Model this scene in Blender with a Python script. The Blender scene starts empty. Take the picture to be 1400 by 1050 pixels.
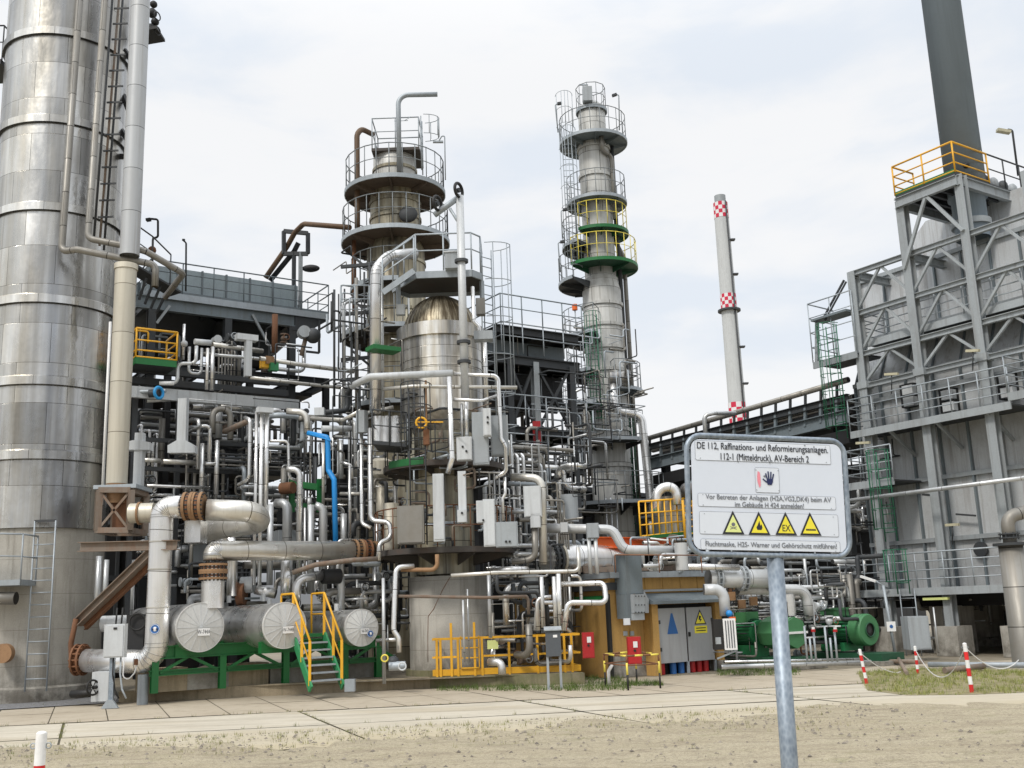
import bpy, math, random
from mathutils import Vector as V, Matrix
random.seed(11)
sc = bpy.context.scene
PI = math.pi
# ------------------------------------------------------------------ camera model
F = 1430.0; PITCH = math.radians(12.15); ROLL = math.radians(2.1); CAMH = 1.9
CAM = V((0, 0, CAMH))
FWD = V((0, math.cos(PITCH), math.sin(PITCH)))
UP0 = V((0, -math.sin(PITCH), math.cos(PITCH)))
RT = V((1, 0, 0)) * math.cos(ROLL) - UP0 * math.sin(ROLL)
UP = V((1, 0, 0)) * math.sin(ROLL) + UP0 * math.cos(ROLL)
TH = math.radians(34)
AX = {'u': V((-math.sin(TH), math.cos(TH), 0)), 'v': V((math.cos(TH), math.sin(TH), 0)),
      'z': V((0, 0, 1)), 'x': V((1, 0, 0)), 'y': V((0, 1, 0))}
U, W, Z = AX['u'], AX['v'], AX['z']
X_, Y_ = AX['x'], AX['y']
def ray(px, py): return FWD * F + RT * (px - 700) - UP * (py - 525)
def at(px, py, Y):
    d = ray(px, py); return CAM + d * (Y / d.y)
def ground(px, py, z=0.0):
    d = ray(px, py); return CAM + d * ((z - CAM.z) / d.z)
def onpl(px, py, pt, n):
    d = ray(px, py); return CAM + d * ((pt - CAM).dot(n) / d.dot(n))
def proj(p):
    q = p - CAM; c = q.dot(FWD)
    return 700 + F * q.dot(RT) / c, 525 - F * q.dot(UP) / c
def dep(p): return (p - CAM).dot(FWD)
def m_per_px(p): return dep(p) / F
def mv(p, axis, target):
    """move along a world axis until the point shows at column (or, for z, row) target"""
    d = AX[axis]; q = p - CAM
    if axis in ('z', 'y'):
        k = (525 - target) / F; a, b = q.dot(UP), d.dot(UP)
    else:
        k = (target - 700) / F; a, b = q.dot(RT), d.dot(RT)
    t = (k * q.dot(FWD) - a) / (b - k * d.dot(FWD))
    return p + d * t
def zrow(x, y, row): return mv(V((x, y, 0)), 'z', row).z
def route(start, steps):
    p = at(*start) if len(start) == 3 and not isinstance(start, V) else start
    pts = [p]
    for s in steps:
        if s[0] == 'p': p = at(s[1], s[2], s[3])
        elif s[0] == 'm': p = p + AX[s[1]] * s[2]
        else: p = mv(p, s[0], s[1])
        pts.append(p)
    return pts
# ------------------------------------------------------------------ mesh builder
def frame(d):
    d = d.normalized()
    a = V((0, 0, 1)) if abs(d.z) < 0.9 else V((1, 0, 0))
    s = d.cross(a).normalized()
    return s, s.cross(d).normalized()
class MB:
    def __init__(s): s.v = []; s.f = []; s.uv = []; s.sm = []
    def face(s, idx, uvs=None, smooth=False):
        s.f.append(tuple(idx)); s.uv.append(uvs or [(0, 0)] * len(idx)); s.sm.append(smooth)
    def box(s, c, h, ax=None):
        a, b, cc = ax or (X_, Y_, Z)
        a, b, cc = a * h[0], b * h[1], cc * h[2]
        n = len(s.v); c = V(c)
        for sx in (-1, 1):
            for sy in (-1, 1):
                for sz in (-1, 1): s.v.append(c + a * sx + b * sy + cc * sz)
        for q in ((0, 1, 3, 2), (4, 6, 7, 5), (0, 4, 5, 1), (2, 3, 7, 6), (0, 2, 6, 4), (1, 5, 7, 3)):
            s.face([n + i for i in q], [(0, 0), (h[1] * 2, 0), (h[1] * 2, h[2] * 2), (0, h[2] * 2)])
        return s
    def gbox(s, c, h): return s.box(c, h, (W, U, Z))
    def bar(s, p, q, w, h, up=Z):
        d = (q - p); L = d.length
        if L < 1e-5: return s
        d.normalize()
        if abs(d.dot(up)) > .98: up = U
        side = d.cross(up).normalized(); u2 = side.cross(d).normalized()
        return s.box((p + q) / 2, (L / 2, w / 2, h / 2), (d, side, u2))
    def ibeam(s, p, q, w, h, up=Z, t=.02):
        d = (q - p).normalized()
        if abs(d.dot(up)) > .98: up = U
        side = d.cross(up).normalized(); u2 = side.cross(d).normalized()
        t = max(t, h * .06)
        s.bar(p + u2 * (h / 2 - t / 2), q + u2 * (h / 2 - t / 2), w, t, u2)
        s.bar(p - u2 * (h / 2 - t / 2), q - u2 * (h / 2 - t / 2), w, t, u2)
        s.bar(p, q, t, h - 2 * t - .002, u2); return s
    def quad(s, a, b, c, d):
        n = len(s.v); s.v += [V(a), V(b), V(c), V(d)]
        L = (V(b) - V(a)).length; H = (V(d) - V(a)).length
        s.face((n, n + 1, n + 2, n + 3), [(0, 0), (L, 0), (L, H), (0, H)]); return s
    def poly(s, pts):
        n = len(s.v); s.v += [V(p) for p in pts]; s.face(range(n, n + len(pts))); return s
    def prism(s, pts, d):
        """polygon pts extruded by vector d"""
        n = len(s.v); k = len(pts)
        s.v += [V(p) for p in pts] + [V(p) + d for p in pts]
        s.face(range(n, n + k)); s.face([n + 2 * k - 1 - i for i in range(k)])
        for i in range(k):
            j = (i + 1) % k; L = (V(pts[j]) - V(pts[i])).length; D = d.length
            s.face((n + i, n + i + k, n + j + k, n + j), [(0, 0), (D, 0), (D, L), (0, L)])
        return s
    def tube(s, pts, r, n=None, fillet=None, caps=True, rings=None):
        n = n or (24 if r > .25 else 16 if r > .1 else 10 if r > .04 else 6)
        P = fil(pts, (3.0 * r if fillet is None else fillet)); 
        if len(P) < 2: return s
        d0 = (P[1] - P[0]).normalized(); a, b = frame(d0)
        base = len(s.v); L = 0; Ls = []
        for i, p in enumerate(P):
            if i: L += (p - P[i - 1]).length
            Ls.append(L)
            if i == 0: d = P[1] - P[0]
            elif i == len(P) - 1: d = P[-1] - P[-2]
            else: d = (P[i + 1] - p).normalized() + (p - P[i - 1]).normalized()
            d.normalize()
            a = (a - d * a.dot(d)).normalized(); b = a.cross(d).normalized()
            rr = r
            if 0 < i < len(P) - 1:
                c = (P[i + 1] - p).normalized().dot((p - P[i - 1]).normalized()); rr = r
            for k in range(n):
                t = 2 * PI * k / n; s.v.append(p + (a * math.cos(t) + b * math.sin(t)) * rr)
        for i in range(len(P) - 1):
            for k in range(n):
                k2 = (k + 1) % n; u0, u1 = k / n * 2 * PI * r, (k + 1) / n * 2 * PI * r
                q = (base + i * n + k, base + i * n + k2, base + (i + 1) * n + k2, base + (i + 1) * n + k)
                s.face(q, [(u0, Ls[i]), (u1, Ls[i]), (u1, Ls[i + 1]), (u0, Ls[i + 1])], True)
        if caps:
            s.face([base + n - 1 - k for k in range(n)]); e = base + (len(P) - 1) * n
            s.face([e + k for k in range(n)])
        return s
    def lathe(s, o, axis, prof, n=32, a0=0.0, a1=2 * PI, smooth=True):
        """revolve (distance along axis, radius) pairs"""
        o = V(o); axis = axis.normalized()
        if abs(axis.z) > .9: a, b = V((1, 0, 0)), V((0, 1, 0))
        else: a, b = frame(axis)
        full = abs(a1 - a0 - 2 * PI) < 1e-6; m = n if full else n + 1; base = len(s.v)
        rm = max(q[1] for q in prof)
        for (t, r) in prof:
            for k in range(m):
                g = a0 + (a1 - a0) * k / n
                s.v.append(o + axis * t + (a * math.cos(g) + b * math.sin(g)) * r)
        L = 0; Ls = [0]
        for i in range(1, len(prof)):
            L += math.hypot(prof[i][0] - prof[i - 1][0], prof[i][1] - prof[i - 1][1]); Ls.append(L)
        for i in range(len(prof) - 1):
            for k in range(n):
                k2 = (k + 1) % m; u0 = (a1 - a0) * k / n * rm; u1 = (a1 - a0) * (k + 1) / n * rm
                s.face((base + i * m + k, base + i * m + k2, base + (i + 1) * m + k2, base + (i + 1) * m + k),
                       [(u0, Ls[i]), (u1, Ls[i]), (u1, Ls[i + 1]), (u0, Ls[i + 1])], smooth)
        return s
    def cyl(s, o, axis, L, r, n=None, smooth=True):
        n = n or (32 if r > .5 else 20 if r > .15 else 12)
        ax = axis.normalized()
        s.lathe(o, ax, [(0, 1e-4), (0, r)], n, smooth=False)
        s.lathe(o, ax, [(0, r), (L, r)], n, smooth=smooth)
        s.lathe(o, ax, [(L, r), (L, 1e-4)], n, smooth=False)
        return s
    def ring(s, c, axis, R, r, n=24, m=6):
        a, b = frame(axis); base = len(s.v); ax = axis.normalized()
        for i in range(n):
            g = 2 * PI * i / n; d = a * math.cos(g) + b * math.sin(g)
            for k in range(m):
                h = 2 * PI * k / m; s.v.append(V(c) + d * (R + r * math.cos(h)) + ax * r * math.sin(h))
        for i in range(n):
            for k in range(m):
                i2, k2 = (i + 1) % n, (k + 1) % m
                s.face((base + i * m + k, base + i2 * m + k, base + i2 * m + k2, base + i * m + k2), None, True)
        return s
    def sphere(s, c, r, n=16, sq=(1, 1, 1)):
        base = len(s.v); m = n // 2
        for i in range(m + 1):
            t = PI * i / m
            for k in range(n):
                g = 2 * PI * k / n
                s.v.append(V(c) + V((r * sq[0] * math.sin(t) * math.cos(g), r * sq[1] * math.sin(t) * math.sin(g), r * sq[2] * math.cos(t))))
        for i in range(m):
            for k in range(n):
                k2 = (k + 1) % n
                s.face((base + i * n + k, base + (i + 1) * n + k, base + (i + 1) * n + k2, base + i * n + k2), None, True)
        return s
    def deck(s, c, z, ri, ro, a0, a1, t=.1, n=28):
        """annular sector plate"""
        n = max(6, int(n * (a1 - a0) / (2 * PI)))
        o = V((c[0], c[1], z))
        s.lathe(o, Z, [(0, ri), (0, ro)], n, a0, a1, False)
        s.lathe(o, Z, [(0, ro), (-t, ro)], n, a0, a1, False)
        s.lathe(o, Z, [(-t, ro), (-t, ri)], n, a0, a1, False)
        if a1 - a0 < 2 * PI - 1e-3:
            for g in (a0, a1):
                d = V((math.cos(g), math.sin(g), 0))
                s.bar(o + d * ri - Z * t / 2, o + d * ro - Z * t / 2, .03, t)
        return s
    def build(s, name, mat, parent=None):
        me = bpy.data.meshes.new(name)
        o0 = WL.get(parent.name, V((0, 0, 0))) if parent else V((0, 0, 0))
        if parent is None and s.v:
            xs = [p[0] for p in s.v]; ys = [p[1] for p in s.v]
            o0 = V(((min(xs) + max(xs)) / 2, (min(ys) + max(ys)) / 2, min(p[2] for p in s.v)))
        me.from_pydata([tuple(p - o0) for p in s.v], [], s.f)
        ul = me.uv_layers.new(name='UVMap'); d = []
        for q in s.uv:
            for t in q: d += [t[0], t[1]]
        ul.data.foreach_set('uv', d)
        me.polygons.foreach_set('use_smooth', s.sm)
        me.materials.append(mat); me.update()
        o = bpy.data.objects.new(name, me); sc.collection.objects.link(o)
        if parent: o.parent = parent
        else: o.location = o0
        WL[o.name] = o0
        return o
def merged(items, name, label, cat, group=None):
    """one mesh out of (MB, material name) pairs: for what nobody would count"""
    mats = sorted({m for _, m in items}); big = MB(); mi = []
    for mb, m in items:
        n = len(big.v); big.v += mb.v; big.uv += mb.uv; big.sm += mb.sm; big.f += [tuple(i + n for i in f) for f in mb.f]; mi += [mats.index(m)] * len(mb.f)
    o = big.build(name, M[mats[0]])
    for m in mats[1:]: o.data.materials.append(M[m])
    o.data.polygons.foreach_set('material_index', mi)
    return tag(o, label, cat, group, 'stuff')
WL = {}
def fil(pts, R):
    P = [V(pts[0])]
    for i in range(1, len(pts) - 1):
        a, b, c = V(pts[i - 1]), V(pts[i]), V(pts[i + 1])
        d1, d2 = (a - b), (c - b); l1, l2 = d1.length, d2.length
        if l1 < 1e-4 or l2 < 1e-4: continue
        d1.normalize(); d2.normalize(); ang = d1.angle(d2)
        if ang > PI - .03 or ang < .03: P.append(b); continue
        t = min(R / math.tan(ang / 2), l1 * .49, l2 * .49)
        if t < 1e-3: P.append(b); continue
        r = t * math.tan(ang / 2); bis = (d1 + d2).normalized(); cen = b + bis * (r / math.sin(ang / 2))
        s, e = b + d1 * t - cen, b + d2 * t - cen; tot = s.angle(e); k = max(3, int(tot / .22))
        axr = s.cross(e).normalized()
        for j in range(k + 1): P.append(cen + Matrix.Rotation(tot * j / k, 3, axr) @ s)
    P.append(V(pts[-1]))
    out = [P[0]]
    for p in P[1:]:
        if (p - out[-1]).length > 1e-4: out.append(p)
    return out
# ------------------------------------------------------------------ objects
def tag(o, label, cat, group=None, kind=None):
    o['label'] = label; o['category'] = cat
    if group: o['group'] = group
    if kind: o['kind'] = kind
    return o
def thing(name, label, cat, loc, group=None, rz=0):
    o = bpy.data.objects.new(name, None); sc.collection.objects.link(o)
    o.location = loc; o.rotation_euler = (0, 0, rz); WL[o.name] = V(loc); o.empty_display_size = .2
    return tag(o, label, cat, group)
def one(mb, name, label, cat, mat, group=None, kind=None):
    return tag(mb.build(name, mat), label, cat, group, kind)
def struct(mb, name, mat):
    o = mb.build(name, mat); o['kind'] = 'structure'; return o
def copy_tree(o, parent=None):
    c = o.copy(); sc.collection.objects.link(c)
    if parent: c.parent = parent
    WL[c.name] = WL.get(o.name, V((0, 0, 0)))
    for ch in list(o.children): copy_tree(ch, c)
    return c
def rail(mb, pts, h=1.05, sp=1.1, r=.022, levels=(1, .55), toe=False):
    for i in range(len(pts) - 1):
        a, b = pts[i], pts[i + 1]; L = (b - a).length; k = max(1, round(L / sp))
        for j in range(k + (1 if i == len(pts) - 2 else 0)):
            p = a.lerp(b, j / k); mb.tube([p, p + Z * h], r, 5)
        for l in levels: mb.tube([a + Z * h * l, b + Z * h * l], r * (1.15 if l == 1 else .85), 5)
        if toe: mb.bar(a + Z * .06, b + Z * .06, .012, .11)
    return mb
def arcpts(c, z, r, a0, a1, n=None):
    n = n or max(3, int(abs(a1 - a0) / .35))
    return [V((c[0] + r * math.cos(a0 + (a1 - a0) * i / n), c[1] + r * math.sin(a0 + (a1 - a0) * i / n), z)) for i in range(n + 1)]
def ladder(mb, a, b, wd, w=.45, step=.28, r=.022):
    d = b - a; k = max(1, int(d.length / step)); wd = wd.normalized() * w / 2
    mb.tube([a - wd, b - wd], r, 5); mb.tube([a + wd, b + wd], r, 5)
    for i in range(1, k):
        p = a.lerp(b, i / k); mb.tube([p - wd, p + wd], r * .7, 4)
    return mb
def cage(mb, a, b, out, wd, R=.38, step=.7, r=.014):
    d = b - a; k = max(1, int(d.length / step)); out = out.normalized(); wd = wd.normalized()
    def hoop(p): return [p + wd * R * math.cos(t) + out * (.1 + R * 1.5 * math.sin(t)) for t in [PI * i / 8 for i in range(9)]]
    H = [hoop(a.lerp(b, i / k)) for i in range(k + 1)]
    for h in H:
        for i in range(8): mb.tube([h[i], h[i + 1]], r, 4, caps=False)
    for j in (1, 3, 4, 5, 7): mb.tube([H[0][j], H[-1][j]], r, 4)
    return mb
def flange(mb, p, d, r, gap=.10, bolts=12, R=None, t=None, bm=None):
    d = d.normalized(); R = R or r * 1.38; t = t or max(.02, r * .16)
    for s in (-1, 1): mb.cyl(p + d * (s * gap / 2 - t / 2), d, t, R, 24)
    mb.cyl(p - d * gap / 2, d, gap, r * 1.02, 20)
    a, b = frame(d)
    for k in range(bolts):
        g = 2 * PI * k / bolts; q = p + (a * math.cos(g) + b * math.sin(g)) * (R * .88)
        (bm or mb).cyl(q - d * (gap / 2 + t * .75 + .02), d, gap + t * 1.5 + .04, max(.008, r * .085), 6)
    return mb
def pipe(label, start, steps, w, mat, name='pipe', group=None, fl=(), bands=False, cat='pipe', r=None, flmat=None, fillet=None):
    pts = start if isinstance(start, list) else route(start, steps)
    if r is None: r = w / 2 * m_per_px(pts[0].lerp(pts[-1], .5) if len(pts) < 3 else pts[1])
    mb = MB().tube(pts, r, fillet=fillet)
    if not fl and not bands: return one(mb, name, label, cat, mat, group)
    low = min(pts, key=lambda p: p.z)
    t = thing(name, label, cat, low, group); mb.build('pipe_run', mat, t)
    for (i, k) in fl:
        p = pts[i].lerp(pts[i + 1], k)
        flange(MB(), p, pts[i + 1] - pts[i], r, gap=max(.05, r * .5)).build('flange', flmat or M['rust'], t)
    if bands:
        P = fil(pts, 3 * r); b = MB()
        for i in range(1, len(P) - 1):
            d = (P[i + 1] - P[i - 1]).normalized(); b.cyl(P[i] - d * .012, d, .024, r * 1.025, 24)
        b.build('seam_band', mat, t)
    return t
# ------------------------------------------------------------------ materials
M = {}
class NT:
    def __init__(s, name):
        m = bpy.data.materials.new(name); m.use_nodes = True; s.m = m; s.t = m.node_tree; s.n = s.t.nodes; s.l = s.t.links
        s.b = s.n['Principled BSDF']
    def node(s, ty, **kw):
        n = s.n.new(ty)
        for k, v in kw.items():
            if k in n.inputs: n.inputs[k].default_value = v
            else: setattr(n, k, v)
        return n
    def link(s, a, b): s.l.new(a, b)
    def pos(s, scale=(1, 1, 1)):
        g = s.node('ShaderNodeNewGeometry'); m = s.node('ShaderNodeMapping'); m.inputs['Scale'].default_value = scale
        s.link(g.outputs['Position'], m.inputs['Vector']); return m.outputs[0]
    def noise(s, vec, scale, detail=4, rough=.6):
        n = s.node('ShaderNodeTexNoise'); n.inputs['Scale'].default_value = scale; n.inputs['Detail'].default_value = detail
        n.inputs['Roughness'].default_value = rough; s.link(vec, n.inputs['Vector']); return n.outputs['Fac']
    def ramp(s, fac, a, b, va=0.0, vb=1.0):
        n = s.node('ShaderNodeMapRange'); s.link(fac, n.inputs[0])
        n.inputs[1].default_value = a; n.inputs[2].default_value = b; n.inputs[3].default_value = va; n.inputs[4].default_value = vb
        return n.outputs[0]
    def mix(s, fac, a, b, mode='MIX'):
        n = s.node('ShaderNodeMix', data_type='RGBA', blend_type=mode)
        if isinstance(fac, (int, float)): n.inputs[0].default_value = fac
        else: s.link(fac, n.inputs[0])
        for x, i in ((a, 6), (b, 7)):
            if isinstance(x, (tuple, list)): n.inputs[i].default_value = (*x[:3], 1)
            else: s.link(x, n.inputs[i])
        return n.outputs[2]
    def math(s, op, a, b=0.0):
        n = s.node('ShaderNodeMath', operation=op)
        for x, i in ((a, 0), (b, 1)):
            if isinstance(x, (int, float)): n.inputs[i].default_value = x
            else: s.link(x, n.inputs[i])
        return n.outputs[0]
    def bump(s, h, strength=.2, dist=.01):
        n = s.node('ShaderNodeBump'); n.inputs['Strength'].default_value = strength; n.inputs['Distance'].default_value = dist
        s.link(h, n.inputs['Height']); s.link(n.outputs[0], s.b.inputs['Normal'])
def objrand(t):
    n = t.node('ShaderNodeObjectInfo'); return n.outputs['Random']
def paint(name, col, rough=.5, metal=0.0, dirt=(.09, .07, .05), amt=.35, streak=.35, bump=.1, dsc=1.3, var=.12):
    t = NT(name)
    st = t.noise(t.pos((7, 7, .35)), 1.0, 5); st = t.ramp(st, .5, .78, 0, streak)
    bl = t.noise(t.pos(), dsc, 6, .7); bl = t.ramp(bl, .5, .8, 0, amt)
    fine = t.noise(t.pos(), 24, 3); fine = t.ramp(fine, .3, .7, 1 - var * .6, 1 + var * .4)
    rv = t.ramp(objrand(t), 0, 1, 1 - var, 1 + var)
    f = t.math('MAXIMUM', st, bl)
    c = t.mix(f, col, dirt)
    mul = t.math('MULTIPLY', fine, rv)
    hs = t.node('ShaderNodeHueSaturation'); t.link(c, hs.inputs['Color']); t.link(mul, hs.inputs['Value'])
    t.link(hs.outputs[0], t.b.inputs['Base Color'])
    t.link(t.ramp(f, 0, 1, rough, min(1, rough + .35)), t.b.inputs['Roughness'])
    t.b.inputs['Metallic'].default_value = metal
    if bump: t.bump(t.noise(t.pos(), 18, 3), bump, .01)
    M[name] = t.m; return t.m
def clad(name, col, rough=.36, metal=.85, row=1.1, width=1.6, seam=.012, dirt=(.16, .12, .07), amt=.35, streak=.5, dent=.25, var=.25, gap=(.03, .03, .03), wash=0, uvst=0):
    """sheet-metal cladding laid in overlapping panels along the UVs (metres)"""
    t = NT(name)
    uv = t.node('ShaderNodeUVMap'); 
    br = t.node('ShaderNodeTexBrick'); t.link(uv.outputs[0], br.inputs['Vector'])
    br.inputs['Scale'].default_value = 1.0; br.inputs['Brick Width'].default_value = width; br.inputs['Row Height'].default_value = row
    br.inputs['Mortar Size'].default_value = seam; br.inputs['Mortar Smooth'].default_value = .2
    br.inputs['Color1'].default_value = (1 - var, 1 - var, 1 - var, 1); br.inputs['Color2'].default_value = (1 + var * .3, 1 + var * .3, 1 + var * .3, 1)
    br.inputs['Mortar'].default_value = (*gap, 1); br.offset = .37
    st = t.noise(t.pos((3.2, 3.2, .12)), 1.0, 6, .65); st = t.ramp(st, .47, .75, 0, streak)
    st2 = t.noise(t.pos((11, 11, .2)), 1.0, 3, .6); st2 = t.ramp(st2, .55, .8, 0, streak * .8)
    bl = t.noise(t.pos(), .8, 6, .7); bl = t.ramp(bl, .5, .8, 0, amt)
    f = t.math('MAXIMUM', t.math('MAXIMUM', st, bl), st2)
    rv = t.ramp(objrand(t), 0, 1, .86, 1.1)
    c = t.mix(f, col, dirt); c = t.mix(1.0, c, br.outputs['Color'], 'MULTIPLY')
    if uvst:   # stains running down along the sheets
        mpg = t.node('ShaderNodeMapping'); mpg.inputs['Scale'].default_value = (uvst, .35, 1); t.link(uv.outputs[0], mpg.inputs['Vector'])
        c = t.mix(t.ramp(t.noise(mpg.outputs[0], 1.0, 4, .7), .42, .56, 0, .9), c, (.06, .042, .02))
    if wash:   # rolled sheet: broad warm and cool reflection bands painted in, with some weathering
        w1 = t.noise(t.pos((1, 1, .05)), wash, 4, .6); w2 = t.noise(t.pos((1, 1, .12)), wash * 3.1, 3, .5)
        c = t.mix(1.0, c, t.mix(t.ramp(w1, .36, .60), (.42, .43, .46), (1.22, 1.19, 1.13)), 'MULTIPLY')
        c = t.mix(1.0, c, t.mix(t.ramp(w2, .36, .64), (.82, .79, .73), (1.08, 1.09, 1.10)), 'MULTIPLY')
    hs = t.node('ShaderNodeHueSaturation'); t.link(c, hs.inputs['Color']); t.link(rv, hs.inputs['Value'])
    t.link(hs.outputs[0], t.b.inputs['Base Color'])
    rn = t.noise(t.pos((2, 2, .5)), 1.5, 4); rr = t.ramp(rn, .3, .7, rough - .1, rough + .16)
    rr = t.math('ADD', rr, t.math('MULTIPLY', f, .3)); t.link(rr, t.b.inputs['Roughness'])
    t.b.inputs['Metallic'].default_value = metal
    h = t.math('ADD', t.math('MULTIPLY', t.noise(t.pos((1, 1, .6)), 1.7, 3), 1.0), t.math('MULTIPLY', br.outputs['Fac'], -.3))
    t.bump(h, dent, .08)
    M[name] = t.m; return t.m
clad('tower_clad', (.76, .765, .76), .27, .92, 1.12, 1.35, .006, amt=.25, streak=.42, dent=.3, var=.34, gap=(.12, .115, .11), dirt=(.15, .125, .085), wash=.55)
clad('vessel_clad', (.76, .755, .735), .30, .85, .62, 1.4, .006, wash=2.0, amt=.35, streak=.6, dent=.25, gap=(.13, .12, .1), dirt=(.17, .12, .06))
clad('dome_clad', (.58, .52, .39), .4, .7, 3.0, .22, .008, uvst=3.2, amt=.6, streak=.7, dent=.2, gap=(.15, .12, .08), dirt=(.09, .06, .03))
clad('column_clad', (.66, .665, .64), .5, .15, 1.0, 1.8, .012, amt=.35, streak=.6, dent=.2, gap=(.12, .11, .1), dirt=(.15, .13, .09))
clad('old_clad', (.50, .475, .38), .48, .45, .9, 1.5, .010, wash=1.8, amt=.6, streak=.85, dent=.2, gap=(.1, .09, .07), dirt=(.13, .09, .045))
clad('pipe_clad', (.84, .84, .83), .26, .85, 1.0, 60, .010, amt=.22, streak=.25, dent=.10, var=.1, gap=(.18, .17, .16))
clad('pipe_cream', (.76, .745, .695), .32, .72, 1.0, 60, .010, amt=.3, streak=.3, dent=.10, var=.1, gap=(.2, .18, .15), dirt=(.24, .17, .08))
clad('pipe_grey', (.60, .62, .63), .36, .55, 1.3, 60, .008, amt=.3, streak=.3, dent=.06, var=.1, gap=(.12, .12, .12))
clad('pipe_dull', (.30, .29, .265), .45, .5, 1.0, 60, .012, amt=.45, streak=.45, dent=.10, var=.15, gap=(.1, .09, .08))
clad('pipe_down', (.58, .60, .61), .42, .3, 1.25, 60, .009, amt=.2, streak=.3, dent=.04, var=.06, gap=(.2, .2, .2))
clad('pipe_upper', (.43, .445, .455), .42, .3, 1.25, 60, .009, amt=.2, streak=.4, dent=.04, var=.06, gap=(.14, .14, .14))
clad('pipe_beige', (.64, .60, .50), .45, .3, 1.35, 60, .009, amt=.3, streak=.35, dent=.04, var=.08, gap=(.22, .2, .16))
clad('drum_clad', (.78, .78, .77), .30, .85, 1.2, 60, .006, amt=.25, streak=.1, dent=.18, var=.1, gap=(.1, .1, .1))
clad('heater_panel', (.36, .38, .395), .55, .15, 60, 60, .0, amt=.45, streak=.6, dent=.12, var=.05, dirt=(.16, .13, .10))
paint('cap_metal', (.62, .62, .60), .5, .35, amt=.2, streak=.2, bump=.15)
paint('galv', (.36, .40, .43), .5, .3, amt=.3, streak=.25)
paint('galv_bright', (.55, .57, .58), .5, .2, amt=.25, streak=.3)
paint('steel_blue', (.17, .205, .225), .55, .1, amt=.4, streak=.4)
paint('girder_light', (.42, .44, .45), .5, .1, amt=.25, streak=.3)
paint('header_blue', (.36, .43, .46), .5, .1, amt=.3, streak=.35)
paint('lamp_cream', (.50, .47, .33), .5, 0)
paint('steel_grey', (.34, .37, .385), .55, .1, amt=.35, streak=.45)
paint('rail_grey', (.19, .21, .22), .5, .2, amt=.3, streak=.3)
paint('steel_dark', (.045, .05, .055), .6, .1, amt=.4, streak=.3, dirt=(.06, .045, .03))
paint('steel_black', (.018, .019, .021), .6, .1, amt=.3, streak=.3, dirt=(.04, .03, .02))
paint('deck_dark', (.07, .065, .06), .7, .2, amt=.5, streak=.2, dirt=(.12, .06, .035))
paint('deck_rust', (.12, .092, .072), .75, .1, amt=.7, streak=.3, dirt=(.05, .04, .035))
paint('rust', (.19, .085, .04), .8, .1, amt=.7, streak=.6, dirt=(.07, .045, .035), bump=.5, dsc=4)
paint('rust_orange', (.30, .175, .09), .75, .1, amt=.6, streak=.5, dirt=(.13, .085, .055), bump=.4, dsc=5)
paint('rust_grey', (.22, .18, .145), .75, .2, amt=.8, streak=.6, dirt=(.20, .09, .04), bump=.4, dsc=3)
paint('pipe_brown', (.11, .065, .035), .6, .1, amt=.5, streak=.4, dirt=(.20, .13, .06))
paint('yellow', (.80, .42, .02), .45, 0, amt=.12, streak=.15, bump=.03, dirt=(.35, .2, .05))
paint('yellow_pale', (.75, .62, .09), .45, 0, amt=.12, streak=.15)
paint('green', (.008, .14, .032), .45, 0, amt=.2, streak=.2, dirt=(.02, .05, .02))
paint('green_light', (.03, .24, .09), .45, 0, amt=.25, streak=.25, dirt=(.05, .09, .04))
paint('green_pump', (.06, .21, .085), .5, 0, amt=.3, streak=.25, dirt=(.03, .08, .035))
paint('green_dark', (.018, .09, .045), .5, 0, amt=.3, streak=.25, dirt=(.02, .04, .02))
paint('orange', (.78, .14, .015), .5, 0, amt=.15, streak=.2)
paint('blue', (.012, .24, .62), .45, 0, amt=.1, streak=.2)
paint('blue_dark', (.02, .12, .36), .5, 0, amt=.2, streak=.2)
paint('red', (.38, .012, .015), .4, 0, amt=.12, streak=.15)
paint('white', (.78, .78, .77), .45, 0, amt=.12, streak=.15, bump=.02)
paint('red_white_red', (.62, .02, .02), .5, 0, amt=.1, streak=.1)
paint('box_white', (.54, .565, .58), .5, 0, amt=.22, streak=.35, var=.06)
paint('box_grey', (.34, .37, .39), .5, 0, amt=.2, streak=.35, var=.08)
paint('box_dark', (.075, .085, .095), .5, 0, amt=.2, streak=.2)
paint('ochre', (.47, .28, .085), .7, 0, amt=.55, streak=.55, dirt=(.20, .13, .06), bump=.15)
paint('ochre_dark', (.34, .20, .055), .75, 0, amt=.6, streak=.6, dirt=(.14, .10, .05), bump=.15)  # darker ochre, side wall's shade painted in; wall seams use it too
paint('door_grey', (.36, .37, .38), .5, 0, amt=.2, streak=.25, var=.04)
paint('black', (.01, .01, .01), .6, 0, amt=.1, streak=.1)
paint('glass_dark', (.02, .022, .025), .15, 0, amt=.1, streak=.1)
paint('stack_grey', (.19, .235, .275), .6, 0, amt=.25, streak=.3, var=.02, dirt=(.10, .12, .14))
paint('chimney_white', (.52, .54, .54), .7, 0, amt=.3, streak=.5, var=.02, dirt=(.3, .3, .3))
paint('valve_blue', (.02, .30, .66), .45, 0)
paint('timber', (.16, .12, .08), .8, 0, amt=.5, streak=.5)
paint('sign_white', (.66, .71, .79), .35, 0, amt=.06, streak=.06, bump=.0, var=.02, dirt=(.5, .5, .5))
paint('sign_plate', (.69, .735, .80), .3, 0, amt=.05, streak=.05, bump=.0, var=.02, dirt=(.5, .5, .5))
paint('sign_yellow', (.85, .74, .05), .35, 0, amt=.05, streak=.05, bump=.0, var=.03)
paint('sign_lime', (.72, .78, .30), .35, 0, amt=.05, streak=.05, bump=.0, var=.03)
paint('ink', (.02, .022, .03), .5, 0, amt=.0, streak=.0, bump=0)
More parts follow.
